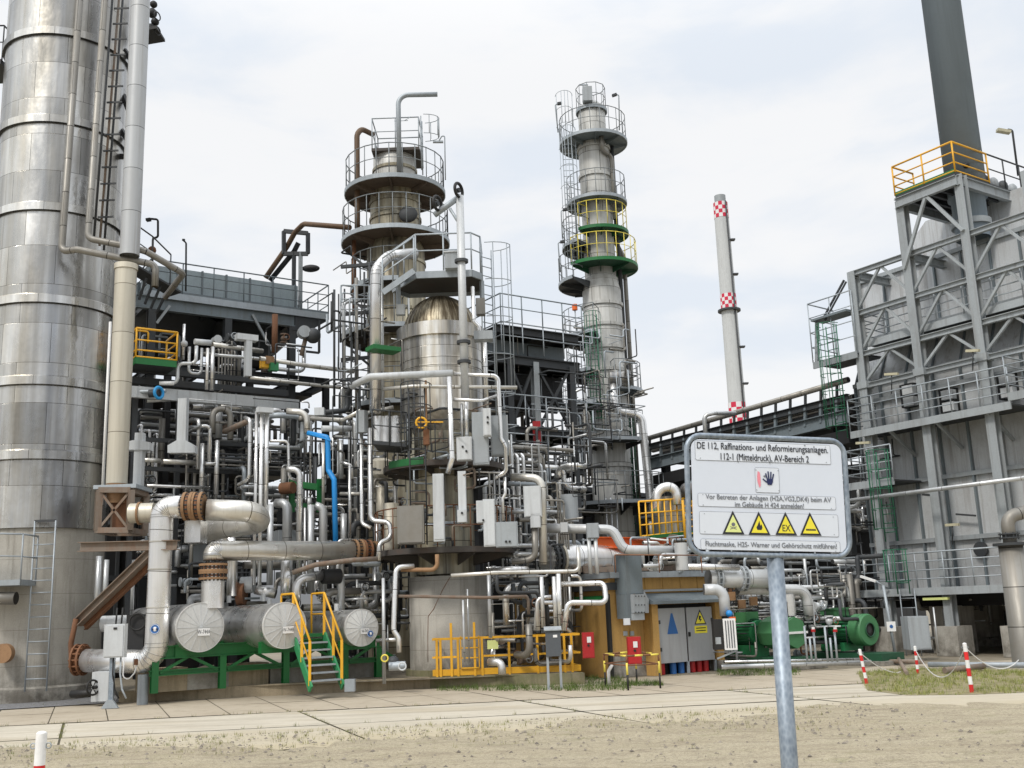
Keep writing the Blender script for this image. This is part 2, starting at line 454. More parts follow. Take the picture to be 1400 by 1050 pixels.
paint('ink_navy', (.01, .018, .09), .5, 0, amt=.0, streak=.0, bump=0)
paint('ink_faded', (.16, .17, .19), .5, 0, amt=.0, streak=.0, bump=0)
paint('ink_red', (.75, .25, .30), .5, 0, amt=.0, streak=.0, bump=0)
def galv_post():
    t = NT('galv_post'); vo = t.node('ShaderNodeTexVoronoi'); vo.inputs['Scale'].default_value = 60; t.link(t.pos((1, 1, .6)), vo.inputs['Vector'])
    w = t.node('ShaderNodeTexNoise'); w.inputs['Scale'].default_value = 9; t.link(t.pos(), w.inputs['Vector'])
    f = t.math('ADD', t.math('MULTIPLY', t.ramp(vo.outputs['Distance'], 0, 1), .5), t.math('MULTIPLY', w.outputs['Fac'], .6))
    c = t.mix(t.ramp(f, .2, .8), (.16, .20, .25), (.34, .39, .44)); t.link(c, t.b.inputs['Base Color'])
    t.b.inputs['Metallic'].default_value = .55; t.b.inputs['Roughness'].default_value = .5; t.bump(f, .15, .002); M['galv_post'] = t.m
galv_post()
def concrete(name, c1, c2, dark, form=True, low=None, sc_=1.0):
    t = NT(name)
    a = t.noise(t.pos(), .7 * sc_, 8, .7); b = t.noise(t.pos((5, 5, .4)), 1.0, 6, .65); c = t.noise(t.pos(), 45, 3)
    col = t.mix(t.ramp(a, .35, .65), c1, c2); col = t.mix(t.ramp(b, .5, .75, 0, .7), col, dark)
    if form:
        sx = t.node('ShaderNodeSeparateXYZ'); t.link(t.pos(), sx.inputs[0])
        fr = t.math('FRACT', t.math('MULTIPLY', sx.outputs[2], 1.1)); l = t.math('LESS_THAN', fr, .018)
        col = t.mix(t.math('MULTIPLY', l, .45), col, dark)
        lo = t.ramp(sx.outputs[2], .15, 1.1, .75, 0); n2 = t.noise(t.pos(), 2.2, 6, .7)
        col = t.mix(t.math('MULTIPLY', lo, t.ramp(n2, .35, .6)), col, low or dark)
    sp = t.ramp(c, .3, .7, .88, 1.08); hs = t.node('ShaderNodeHueSaturation'); t.link(col, hs.inputs['Color']); t.link(sp, hs.inputs['Value'])
    t.link(hs.outputs[0], t.b.inputs['Base Color']); t.b.inputs['Roughness'].default_value = .85
    t.bump(t.math('ADD', c, a), .3, .01); M[name] = t.m
concrete('concrete', (.43, .41, .365), (.33, .315, .28), (.14, .125, .10), low=(.07, .06, .045))
concrete('concrete_pale', (.40, .39, .36), (.32, .31, .285), (.19, .18, .16), low=(.15, .14, .11))
concrete('kerb', (.40, .33, .23), (.30, .25, .17), (.09, .085, .045), form=False, sc_=3)
concrete('kerb_mossy', (.17, .17, .08), (.24, .21, .14), (.06, .07, .03), form=False, sc_=4)
def flatmat(name, layers, rough=.9, bump=.4, bsc=60, bd=.02, fade=None):
    """layers: base colour, then (scale, lo, hi, amount, colour, stretch)"""
    t = NT(name); col = layers[0]
    for (s, lo, hi, amt, c, st) in layers[1:]:
        col = t.mix(t.ramp(t.noise(t.pos(st), s, 7, .68), lo, hi, 0, amt), col, c)
    if fade:   # blown sand: cover grows toward one side of the road
        n_, off, b0, b1, sand = fade; vm = t.node('ShaderNodeVectorMath', operation='DOT_PRODUCT'); t.link(t.pos(), vm.inputs[0]); vm.inputs[1].default_value = n_
        q = t.math('ADD', t.math('SUBTRACT', vm.outputs['Value'], off), t.math('MULTIPLY', t.math('SUBTRACT', t.noise(t.pos((.5, 1.3, 1)), 1.1, 8, .72), .5), 5.0))
        col = t.mix(t.ramp(q, b0, b1, .92, 0), col, sand)
    t.link(col, t.b.inputs['Base Color']); t.b.inputs['Roughness'].default_value = rough
    t.bump(t.math('ADD', t.noise(t.pos(), bsc, 4), t.math('MULTIPLY', t.noise(t.pos(), bsc * .13, 4), 1.5)), bump, bd); M[name] = t.m
S1 = (1, 1, 1)
flatmat('dirt', [(.47, .41, .285), (.35, .42, .62, .7, (.39, .33, .22), (.5, 2.4, 1)), (26, .50, .60, .55, (.20, .165, .11), S1), (38, .56, .64, .6, (.56, .51, .40), S1), (2.2, .48, .66, .55, (.22, .175, .12), (.5, 1.6, 1)), (14, .52, .68, .55, (.15, .12, .085), S1), (50, .55, .72, .5, (.52, .47, .38), S1), (110, .53, .64, .8, (.09, .078, .06), S1), (55, .56, .66, .7, (.14, .12, .09), S1), (.9, .56, .72, .5, (.17, .18, .06), (1, 3, 1))], bump=.7, bd=.03)
SLAB = ('slab', [(.52, .475, .385), (.5, .4, .65, .6, (.40, .365, .29), S1), (.45, .5, .62, .75, (.42, .365, .265), (.35, 1.6, 1)), (.9, .52, .66, .5, (.27, .235, .18), (.12, 2.2, 1)), (1.1, .5, .72, .5, (.28, .24, .18), (.5, 3, 1)), (9, .52, .75, .3, (.24, .20, .15), S1), (60, .5, .7, .2, (.55, .5, .42), S1), (100, .6, .72, .35, (.16, .13, .1), S1)])
flatmat('small_slab', [(.42, .365, .28), (.6, .4, .65, .6, (.34, .285, .205), S1), (3, .5, .75, .5, (.22, .18, .13), S1), (70, .6, .72, .3, (.16, .13, .1), S1)], bump=.25)
flatmat('joint', [(.075, .062, .042), (4, .5, .65, .8, (.12, .125, .045), S1)], bump=.4)
flatmat('gravel', [(.26, .26, .265), (30, .45, .6, .8, (.12, .12, .125), S1), (70, .5, .7, .6, (.42, .42, .42), S1)], bump=.9, bd=.04)
flatmat('yard', [(.26, .225, .17), (.5, .4, .65, .7, (.17, .145, .105), S1), (4, .5, .7, .6, (.12, .11, .05), S1), (40, .55, .7, .5, (.36, .32, .25), S1)], bump=.5)
flatmat('grass_soil', [(.20, .175, .085), (3, .4, .65, .8, (.34, .29, .18), S1)], bump=.5)
def leaf(name, a, b):
    t = NT(name); n = t.noise(t.pos(), 3.5, 3); f = t.math('ADD', t.math('MULTIPLY', n, .9), t.math('MULTIPLY', t.noise(t.pos(), 60, 2), .5))
    t.link(t.mix(t.ramp(f, .45, .95), a, b), t.b.inputs['Base Color']); t.b.inputs['Roughness'].default_value = .8; M[name] = t.m
leaf('grass', (.05, .10, .015), (.30, .26, .08))
leaf('verge', (.09, .15, .025), (.38, .36, .11))
leaf('grass_green', (.035, .09, .012), (.13, .17, .03))
paint('green_ladder', (.022, .14, .075), .5, 0, amt=.3, streak=.25, dirt=(.02, .04, .02))
leaf('stone', (.06, .05, .042), (.34, .30, .24))
def checker():
    t = NT('checker'); uv = t.node('ShaderNodeUVMap'); c = t.node('ShaderNodeTexChecker'); t.link(uv.outputs[0], c.inputs[0])
    c.inputs['Scale'].default_value = 1.0; c.inputs['Color1'].default_value = (.55, .02, .06, 1); c.inputs['Color2'].default_value = (.72, .72, .72, 1)
    t.link(c.outputs[0], t.b.inputs['Base Color']); t.b.inputs['Roughness'].default_value = .7; M['checker'] = t.m
checker()
def lamp():
    t = NT('lamp_glow'); t.b.inputs['Base Color'].default_value = (.8, .75, .5, 1); t.b.inputs['Emission Color'].default_value = (1, .9, .6, 1)
    t.b.inputs['Emission Strength'].default_value = .5; M['lamp_glow'] = t.m
lamp()
# ------------------------------------------------------------------ world, sun, camera
w = bpy.data.worlds.new('World'); sc.world = w; w.use_nodes = True
nt = w.node_tree; bg = nt.nodes['Background']
SUN_EL, SUN_AZ = math.radians(48), math.radians(215)      # high, behind the viewer's left shoulder
sky = nt.nodes.new('ShaderNodeTexSky'); sky.sky_type = 'NISHITA'; sky.sun_disc = False
sky.sun_elevation = SUN_EL; sky.sun_rotation = SUN_AZ; sky.air_density = 1.2; sky.dust_density = 2.5
tc = nt.nodes.new('ShaderNodeTexCoord'); sx = nt.nodes.new('ShaderNodeSeparateXYZ'); nt.links.new(tc.outputs['Generated'], sx.inputs[0])
mp = nt.nodes.new('ShaderNodeMapping'); mp.inputs['Scale'].default_value = (1.2, 1.2, 3.6); nt.links.new(tc.outputs['Generated'], mp.inputs[0])
cn = nt.nodes.new('ShaderNodeTexNoise'); cn.inputs['Scale'].default_value = 3.4; cn.inputs['Detail'].default_value = 8; cn.inputs['Roughness'].default_value = .52
cn.inputs['Distortion'].default_value = .25; nt.links.new(mp.outputs[0], cn.inputs['Vector'])
def mr(src, a, b, c, d, smooth=False):
    n = nt.nodes.new('ShaderNodeMapRange'); nt.links.new(src, n.inputs[0])
    if smooth: n.interpolation_type = 'SMOOTHSTEP'
    for i, x in enumerate((a, b, c, d)): n.inputs[i + 1].default_value = x
    return n.outputs[0]
cf = mr(cn.outputs['Fac'], .36, .60, 0, 1, True)
cc = nt.nodes.new('ShaderNodeMix'); cc.data_type = 'RGBA'; nt.links.new(cf, cc.inputs[0])
cc.inputs[6].default_value = (8.2, 8.75, 9.5, 1); cc.inputs[7].default_value = (9.7, 9.75, 9.85, 1)     # thin and thick cloud
cs = nt.nodes.new('ShaderNodeMix'); cs.data_type = 'RGBA'; cs.inputs[0].default_value = .94            # a little blue sky left in it
nt.links.new(sky.outputs[0], cs.inputs[6]); nt.links.new(cc.outputs[2], cs.inputs[7])
up = mr(sx.outputs[2], .45, .95, 1.0, 1.9, True)                                                       # an overcast sky is brightest overhead
lo = mr(sx.outputs[2], .015, .085, .28, 1.0, True)      # darkened horizon band added all round, for dark reflections in the metal
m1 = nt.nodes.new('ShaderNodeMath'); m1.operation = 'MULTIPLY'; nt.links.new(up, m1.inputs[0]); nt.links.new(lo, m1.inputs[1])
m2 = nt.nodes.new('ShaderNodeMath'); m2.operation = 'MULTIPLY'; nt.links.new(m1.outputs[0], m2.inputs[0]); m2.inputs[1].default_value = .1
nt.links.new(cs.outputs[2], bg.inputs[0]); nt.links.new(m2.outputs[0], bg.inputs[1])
sl = bpy.data.lights.new('sun', 'SUN'); sl.energy = 2.0; sl.angle = math.radians(10); sl.color = (1, .95, .88)
so = bpy.data.objects.new('sun', sl); sc.collection.objects.link(so)
sd = V((math.sin(SUN_AZ) * math.cos(SUN_EL), math.cos(SUN_AZ) * math.cos(SUN_EL), math.sin(SUN_EL)))
so.rotation_euler = sd.to_track_quat('Z', 'Y').to_euler(); so.location = sd * 60
cam = bpy.data.cameras.new('camera'); co = bpy.data.objects.new('camera', cam); sc.collection.objects.link(co); sc.camera = co
cam.sensor_width = 36; cam.lens = F / 1400 * 36; cam.clip_end = 5000; cam.clip_start = .1
co.matrix_world = Matrix(((RT.x, UP.x, -FWD.x, CAM.x), (RT.y, UP.y, -FWD.y, CAM.y), (RT.z, UP.z, -FWD.z, CAM.z), (0, 0, 0, 1)))
sc.view_settings.view_transform = 'Standard'; sc.view_settings.look = 'None'; sc.view_settings.exposure = 0
sc.cycles.max_bounces = 6; sc.cycles.glossy_bounces = 3; sc.cycles.diffuse_bounces = 3
# ------------------------------------------------------------------ ground sheets
g = MB(); S = 1500
g.quad((-S, -200, -.03), (S, -200, -.03), (S, S, -.03), (-S, S, -.03)); struct(g, 'ground', M['yard'])
# the road's frame: E runs along its far edge, N across it, K along the slanting joints
A0, A1 = ground(0, 993), ground(1170, 935)
E = (A1 - A0).normalized(); E.z = 0; E.normalize(); N = V((-E.y, E.x, 0))
K = V((math.sin(math.radians(-22)), math.cos(math.radians(-22)), 0)); K = K / K.dot(N)
def rd(a, b, z=0.0): return A0 + E * a + K * b + V((0, 0, z))
kerbN = (ground(165, 961) - A0).dot(N)
from mathutils import noise as mnoise
flatmat(SLAB[0], SLAB[1], bump=.25, fade=(tuple(N), A0.dot(N), -5.9, -2.9, (.43, .37, .25)))
# dirt foreground, displaced and ragged at its far side
random.seed(3)
g = MB(); nx, ny = 620, 30
def dirt_pt(i, j):
    a = -32 + 74 * i / nx
    far = -4.9 - .10 * (a - 3) * (a > 3) * 0 - .03 * a + (.06 * (a - 8) if a < 8 else 0) + 2.2 * (mnoise.fractal(V((a * .22, 0, 0)), .6, 2.2, 7) )
    b = far - (j / ny) ** 1.3 * 24
    h = (0 if j == 0 else .012 + .02 * math.sin(a * 1.7 + b * 2.1) * math.sin(b * 1.1) + .012 * math.sin(a * 5 + b * 3.1))
    return A0 + E * a + N * b + V((0, 0, .012 + h if j else .002))
for j in range(ny + 1):
    for i in range(nx + 1): g.v.append(dirt_pt(i, j))
for j in range(ny):
    for i in range(nx):
        q = j * (nx + 1) + i; g.face((q + nx + 1, q + nx + 2, q + 1, q), None, True)
struct(g, 'dirt_ground', M['dirt'])
# road joints sheet and slabs
g = MB(); g.quad(A0 + E * -32 + N * -9 - Z * .012, A0 + E * 46 + N * -9 - Z * .012, A0 + E * 46 + N * (kerbN + 3) - Z * .012, A0 + E * -32 + N * (kerbN + 3) - Z * .012)
struct(g, 'road_joints', M['joint'])
g = MB(); random.seed(5)
def slab(mb, a0, a1, b0, b1, gap=.02, dz=.004):
    z = [random.uniform(-dz, dz) for _ in range(4)]
    n = len(mb.v)
    mb.v += [rd(a0 + gap, b0 + gap, z[0]), rd(a1 - gap, b0 + gap, z[1]), rd(a1 - gap, b1 - gap, z[2]), rd(a0 + gap, b1 - gap, z[3])]
    mb.face((n, n + 1, n + 2, n + 3))
a = -31
while a < 44:
    slab(g, a, a + 4.6, -3.0, -.03, .025); slab(g, a, a + 4.6, -6.4, -3.03, .02); a += 4.6
struct(g, 'road', M['slab'])
g = MB(); a = -30
edge = kerbN + .35
while a < 44:
    wd = random.choice((1.1, 1.15, 1.2)); slab(g, a, a + wd, .06, edge * .5, .012, .003); slab(g, a, a + wd, edge * .5 + .0, edge, .012, .003); a += wd
struct(g, 'paved_strip', M['small_slab'])
# yard slab under the plant, behind the kerb
g = MB(); g.quad(A0 + E * -20 + N * edge - Z * .006, A0 + E * 60 + N * edge - Z * .006, A0 + E * 60 + N * 60 - Z * .006, A0 + E * -20 + N * 60 - Z * .006)
struct(g, 'yard_ground', M['yard'])
# gravel by the tower foot
g = MB(); p0, p1, p2, p3 = ground(-60, 975), ground(165, 961), ground(150, 940), ground(-60, 950)
g.quad(p0 + Z * .02, p1 + Z * .02, p2 + Z * .02, p3 + Z * .02); struct(g, 'gravel_strip', M['gravel'])
# stones and tufts
def scatter_stones():
    g = MB(); random.seed(8)
    for _ in range(6500):
        a = random.uniform(-14, 16); b = -4.2 - 11.5 * random.random() ** 1.2
        if random.random() < .15: b = -4.6 - .055 * a - abs(random.gauss(0, 1.3))
        p = A0 + E * a + N * b
        if p.y < 5.5: continue
        s = random.choice((.008, .01, .012, .015, .018, .024)) * random.uniform(.8, 1.7)
        p.z = .02 + s * .3; n = len(g.v); th = random.uniform(0, 6)
        for k in range(5):
            g.v.append(p + V((math.cos(th + k * 1.257) * s * random.uniform(.7, 1.3), math.sin(th + k * 1.257) * s, random.uniform(-.3, .1) * s)))
        g.v.append(p + V((0, 0, s * .7)))
        for k in range(5): g.face((n + k, n + (k + 1) % 5, n + 5))
    one(g, 'loose_stones', 'small stones strewn over the bare sandy ground in front', 'stones', M['stone'], kind='stuff')
scatter_stones()
def tufts(name, label, spots, mat, hh=.09, blades=(5, 12)):
    g = MB()
    for (p, s) in spots:
        for _ in range(random.randint(*blades)):
            q = p + V((random.gauss(0, .05 * s), random.gauss(0, .05 * s), 0)); h = hh * s * random.uniform(.5, 1.4); t = random.uniform(0, 6.3)
            l = V((math.cos(t), math.sin(t), 0)); sd_ = V((-l.y, l.x, 0)) * .006 * s
            g.poly([q - sd_, q + sd_, q + l * h * random.uniform(.2, .8) + Z * h])
    return one(g, name, label, 'grass', mat, kind='stuff')
random.seed(21)
sp = []
for _ in range(1500):
    a = random.uniform(-13, 15); b = -3.9 - .03 * a - abs(random.gauss(0, 1.5)); p = A0 + E * a + N * b; p.z = .015
    if p.y > 6: sp.append((p, random.uniform(.25, .75)))
for _ in range(260):
    a = random.uniform(-12, 22); b = random.choice((-3.0, 0, 0, edge - .05, edge - .02)); p = rd(a, b + random.uniform(-.03, .03)); p.z = 0
    sp.append((p, random.uniform(.3, .7)))
for _ in range(260):
    a = 4.6 * random.randint(-3, 5) - 31 + 4.6 * 6; p = rd(a + random.uniform(-.03, .03), random.uniform(-3, 0)); sp.append((p, random.uniform(.2, .5)))
tufts('weeds', 'sparse dry weeds along the slab joints and over the dirt', sp, M['grass'], .10, (4, 9))
# grass verge on the right
gp = [ground(1172, 920), ground(1186, 944), ground(1240, 951), ground(1330, 950), ground(1420, 946), ground(1500, 944), ground(1500, 916), ground(1400, 917), ground(1250, 914)]
g = MB(); g.poly([p + Z * .006 for p in gp]); struct(g, 'grass_verge', M['grass_soil'])
def inpoly(p, poly):
    c = False; j = len(poly) - 1
    for i in range(len(poly)):
        a, b = poly[i], poly[j]
        if (a.y > p.y) != (b.y > p.y) and p.x < (b.x - a.x) * (p.y - a.y) / (b.y - a.y) + a.x: c = not c
        j = i
    return c
sp = []; x0, x1 = min(p.x for p in gp), max(p.x for p in gp); y0, y1 = min(p.y for p in gp), max(p.y for p in gp)
while len(sp) < 1700:
    p = V((random.uniform(x0, x1), random.uniform(y0, y1), 0.0))
    if inpoly(p, gp) and (math.sin(p.x * 2.1) * math.sin(p.y * 1.7 + p.x) + .4 * math.sin(p.x * 5) > -.15 or random.random() < .3): sp.append((p, random.uniform(.3, 1.0)))
tufts('verge_grass', 'patchy yellow-green grass on the verge around the chained posts', sp, M['verge'], .10, (6, 12))
sp = []
for (xa, xb, ya, yb, n) in ((600, 860, 938, 945, 420), (850, 905, 934, 938, 120), (980, 1090, 905, 924, 500), (780, 850, 925, 938, 160)):
    for _ in range(n): sp.append((ground(random.uniform(xa, xb), random.uniform(ya, yb)) , random.uniform(.5, 1.2)))
tufts('kerbside_grass', 'green weeds growing along the foot of the kerb and shed', sp, M['grass_green'], .11, (5, 10))
# red-white chain posts
def chain_post(px, py_top, py_bot, label, group='red and white chain posts', bare=False, name='bollard'):
    b = ground(px, py_bot) if py_bot else None
    return b
def bollard(base, top, label, r=.035, bands=6):
    t = thing('bollard', label, 'bollard', base); d = top - base; L = d.length; d.normalize()
    for k in range(bands):
        MB().cyl(base + d * (L * k / bands), d, L / bands - .0005, r, 16).build('band', M['white'] if k % 2 == (bands - 1) % 2 else M['red_white_red'], t)
    MB().sphere(top, r * 1.0, 12, (1, 1, .5)).build('cap', M['white'], t)
    s, _ = frame(d); s = V((1, 0, 0))
    for k in (-1, 1): MB().ring(top - d * .07 + s * k * (r + .015), Y_, .016, .004, 10, 5).build('eyelet', M['galv'], t)
    return t
b1, b2, b3 = ground(1185, 935), ground(1255, 921), ground(1329, 947)
t1 = mv(b1, 'z', 888); t2 = mv(b2, 'z', 884); t3 = mv(b3, 'z', 880)
t1 += X_ * -.08; t3 += X_ * -.03
bollard(b1, t1, 'red and white post at the left corner of the grass verge')
bollard(b2, t2, 'red and white post farthest back beside the ladder foot')
bollard(b3, t3, 'red and white post at the front edge of the verge, nearest the large pipe', r=.04)
bl = at(57, 1003, 6.6); bb = V((bl.x - .02, bl.y, 0))
bollard(bb, bl, 'red and white post standing alone at the lower left', r=.032, bands=7)
def chain(p, q, sag, label):
    g = MB(); n = max(10, int((q - p).length / .06)); pts = []
    for i in range(n + 1):
        t = i / n; c = p.lerp(q, t); c.z = max(.03, c.z - sag * 4 * t * (1 - t)); pts.append(c)
    for i in range(n):
        d = pts[i + 1] - pts[i]; mid = (pts[i] + pts[i + 1]) / 2; s, u2 = frame(d); s = s if i % 2 else u2
        w_ = .012; e = [mid - d * .6 - s * 0, mid + s * w_, mid + d * .6, mid - s * w_, mid - d * .6]
        g.tube(e, .005, 5, fillet=.008)
    one(g, 'chain', label, 'chain', M['white'])
chain(t1 - Z * .06, ground(1232, 920), .12, 'white plastic chain hanging down from the left verge post')
chain(t2 - Z * .06, t3 - Z * .06, .62, 'white plastic chain sagging between the back post and the front post')
chain(t3 - Z * .06, ground(1420, 900) + Z * .9, .75, 'white plastic chain running right from the front post to the large pipe')
# lengths of old pipe lying by the verge
pipe('rusty pipe length lying on the ground behind the left verge post', [ground(1200, 908) + Z * .08, ground(1262, 912) + Z * .14], [], 8, M['rust_grey'], r=.06)
pipe('short rusty pipe leaning on a stone among the verge grass', [ground(1228, 906) + Z * .16, ground(1240, 924) + Z * .06], [], 8, M['rust_grey'], r=.05)
pipe('long grey-blue pipe lying along the back of the verge', [ground(1270, 914) + Z * .1, ground(1425, 915) + Z * .1], [], 8, M['galv'], r=.07)
pipe('dark rusty pipe end lying across the verge beside the front post', [ground(1292, 922) + Z * .09, ground(1346, 917) + Z * .11], [], 8, M['rust_grey'], r=.075)
# ------------------------------------------------------------------ LEFT TOWER
YT = 29.3
c = at(63, 600, YT); CX, CY = c.x, c.y
RTW = 84 * m_per_px(c)
def zt(row, X=None, Y=None, r=None):   # height on the tower's front face that shows at this row
    return zrow(CX if X is None else X, (CY if Y is None else Y) - (RTW if r is None else r), row)
tower = thing('distillation_tower', 'huge silver clad tower at the left edge on a round concrete skirt', 'column', V((CX, CY, 0)))
zb = zt(722); ztop = zt(-60)
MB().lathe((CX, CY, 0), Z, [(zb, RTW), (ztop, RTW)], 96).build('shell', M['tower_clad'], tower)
MB().lathe((CX, CY, 0), Z, [(zb - .001, RTW * .6), (zb, RTW)], 64, smooth=False).build('shell_bottom', M['steel_dark'], tower)
for row in (42, 162, 282, 408, 520, 622):
    z = zt(row); hb = .11
    MB().lathe((CX, CY, z), Z, [(-hb, RTW + .002), (-hb, RTW + .075), (hb, RTW + .075), (hb + .05, RTW + .002)], 96, smooth=False).build('stiffening_band', M['tower_clad'], tower)
    MB().lathe((CX, CY, z - hb - .02), Z, [(0, RTW + .0), (0, RTW + .06)], 64, smooth=False).build('painted_band_shadow', M['steel_dark'], tower)  # dark ring standing in for the shadow under the band
MB().lathe((CX, CY, 0), Z, [(-.02, RTW * .985), (zb, RTW * .965)], 64).build('concrete_skirt', M['concrete'], tower)
MB().lathe((CX, CY, 0), Z, [(0, RTW * 1.03), (.35, RTW * 1.03), (.4, RTW * .985)], 64, smooth=False).build('footing', M['concrete'], tower)
# skirt ladder
l1 = at(62, 712, CY - RTW - .12); l0 = V((l1.x, l1.y, .3))
ladder(MB(), l0, l1, X_, .55, .30, .022).build('ladder', M['galv'], tower)
# rungs continue down as rust-stained cast-in steps
MB().bar(l1 + V((-.28, 0, 0)), l1 + V((.28, 0, 0)), .03, .06).build('ladder_bracket', M['steel_dark'], tower)
fo = at(8, 893, CY - RTW - .15); t = MB(); t.cyl(fo, -Y_, .2, .24, 24); t.build('nozzle', M['rust_orange'], tower)
# low platform on the left
pf = thing('tower_platform', 'small grey platform with handrail on the concrete tower skirt', 'platform', at(20, 800, 27.2))
a, b = at(-40, 797, 27.2), at(38, 799, 27.2)
MB().box((a + b) / 2, ((b - a).length / 2, .45, .07)).build('deck', M['galv'], pf)
rail(MB(), [a - Y_ * .42, b - Y_ * .42, b + Y_ * .42], 1.25, 1.2).build('railing', M['galv'], pf)
pipe('dull horizontal pipe stub under the small platform on the tower skirt', [at(-30, 818, 27.0), at(22, 818, 27.0)], [], 14, M['pipe_dull'], r=.16)
# platforms high up at the left edge
pf = thing('tower_platform', 'dark platform high at the left edge of the silver tower', 'platform', at(5, 100, 29.5))
a, b = at(-30, 98, 29.6), at(14, 98, 29.6)
MB().box((a + b) / 2, ((b - a).length / 2, .6, .08)).build('deck', M['steel_dark'], pf)
rail(MB(), [a - Y_ * .55, b - Y_ * .55, b + Y_ * .5], 1.25, .5).build('railing', M['steel_dark'], pf)
pipe('thin dark riser along the left flank of the silver tower', (16, 0, 29.0), [('z', 180), ('v', 2), ('z', 420)], 6, M['steel_dark'])
pipe('pale riser along the left flank of the silver tower', (10, 110, 28.6), [('z', 300)], 6, M['pipe_grey'])
# pipes that climb the tower's face, then run off to the right
yf = CY - RTW - .25
pipe('grey riser down the front of the silver tower, turning right above the yellow railing', (112, -40, yf + .1), [('p', 84, 344, yf - .05), ('p', 106, 341, yf - .2), ('p', 140, 348, yf - .15), ('p', 213, 362, yf + .2), ('z', 392)], 9.5, M['pipe_dull'], fillet=.2)
pipe('second riser of the silver tower, bending right to the steel deck', (146, -40, yf + .25), [('p', 120, 326, yf), ('p', 180, 338, yf + .1), ('p', 200, 344, yf + .2), ('p', 251, 374, yf + 1.2), ('p', 226, 406, yf + 2.6)], 9, M['pipe_dull'], fillet=.2)
for i, (xa, xb, m) in enumerate(((156, 128, 'steel_dark'), (165, 136, 'rust_grey'), (170, 142, 'steel_dark'))):
    pipe(['thin dark conduit nearest the second riser on the silver tower', 'rusty thin conduit in the middle of three on the silver tower', 'thin dark conduit at the right limb of the silver tower'][i],
         (xa, -30, yf + .5 + .1 * i), [('p', xb, 330 + 6 * i, yf + .4 + .1 * i)], 3.2, M[m])
p, q = at(160, -30, yf + .45), at(133, 320, yf + .45); k = 16
for i in range(k): one(MB().bar(p.lerp(q, i / k) - X_ * .02, p.lerp(q, i / k) + X_ * .42, .03, .05), 'conduit_bracket', 'small bracket carrying the conduits on the silver tower', 'bracket', M['steel_dark'], 'conduit brackets on the silver tower')
# dark valve cluster behind the top of the downcomer
vc = thing('valve_platform', 'black valves and rail sticking out at the top behind the fat pipe', 'platform', at(206, 50, 30))
m_ = MB(); a = at(196, 50, 30); b = at(220, 46, 30); m_.bar(a, b, .8, .1); m_.build('deck', M['steel_black'], vc)
for (x, y, s) in ((208, 18, .16), (212, 30, .13), (206, 40, .18), (210, 6, .12)): MB().sphere(at(x, y, 30), s, 12).build('valve', M['steel_black'], vc)
for y in (22, 42): MB().ring(at(215, y, 29.8), V((1, -.4, 0)), .14, .02, 16, 6).build('handwheel', M['steel_black'], vc)
for (x, y, x2, y2) in ((165, 62, 178, 80), (168, 130, 176, 150), (164, 176, 178, 196), (160, 214, 176, 214)):
    one(MB().bar(at(x, y, 29.4), at(x2, y2, 29.2), .12, .14), 'pipe_bracket', 'dark bracket between the silver tower and the fat downcomer', 'bracket', M['steel_black'], 'brackets of the downcomer')
# ------------------------------------------------------------------ DOWNCOMER
YD = 27.2
dc = thing('downcomer_pipe', 'fat pale pipe running down beside the silver tower', 'pipe', at(160, 700, YD))
pt = at(177, 352, YD); rdn = 13.6 * m_per_px(at(165, 500, YD))
MB().lathe((pt.x, pt.y, 0), Z, [(zrow(pt.x, pt.y, 350), rdn * .98), (zrow(pt.x, pt.y, -60), rdn * .98)], 32).build('upper_pipe', M['pipe_upper'], dc)
p2 = at(170, 420, YD - .1)
zz0, zz1 = zrow(p2.x, p2.y, 662), zrow(p2.x, p2.y, 362)
MB().lathe((p2.x, p2.y, 0), Z, [(zz0, rdn * 1.0), (zz1 - .15, rdn * 1.06)], 32).build('lower_pipe', M['pipe_beige'], dc)
MB().lathe((p2.x, p2.y, 0), Z, [(zz1 - .15, rdn * 1.06), (zz1 - .15, rdn * 1.16), (zz1, rdn * 1.16), (zz1, rdn * .5)], 32, smooth=False).build('collar', M['pipe_beige'], dc)
MB().lathe((p2.x, p2.y, 0), Z, [(zz0 - .5, rdn * .8), (zz0 - .1, rdn * .95), (zz0, rdn)], 32).build('stained_end', M['rust_orange'], dc)
pipe('thin white conduit between the silver tower and the fat downcomer', (151, 440, 27.6), [('z', 690)], 4, M['white'])
# rusty cage below the downcomer
cg = thing('rusty_steelwork', 'rusty steel cage under the end of the fat downcomer', 'frame', at(155, 725, 27.2))
def gp4(x0, x1, Y0): return [at(x0, 725, Y0), at(x1, 725, Y0), at(x1, 725, Y0) + Y_ * 1.1, at(x0, 725, Y0) + Y_ * 1.1]
q = gp4(133, 177, 26.8); top = zrow(q[0].x, q[0].y, 670) - q[0].z
for p in q: MB().ibeam(p, p + Z * top, .16, .16).build('post', M['rust_grey'], cg)
for zz in (0, top):
    for i in range(4): MB().bar(q[i] + Z * zz, q[(i + 1) % 4] + Z * zz, .14, .14).build('ring_beam', M['rust_grey'], cg)
for p_, q_ in ((q[0], q[1] + Z * top), (q[1], q[0] + Z * top), (q[3], q[2] + Z * top)): MB().bar(p_, q_, .04, .06).build('cross_brace', M['rust_grey'], cg)
MB().box(q[0].lerp(q[2], .5) + Z * (top + .09), (.55, .6, .05)).build('cap_plate', M['galv'], cg)
MB().cyl(q[0].lerp(q[2], .5), Z, top, .24).build('inner_pipe', M['rust'], cg)
br = thing('rusty_bracket', 'rust-streaked horizontal channel with a diagonal brace against the skirt', 'bracket', at(105, 860, 26.6))
MB().ibeam(at(110, 748, 26.7), at(242, 745, 25.6), .22, .24).build('channel', M['rust_grey'], br)
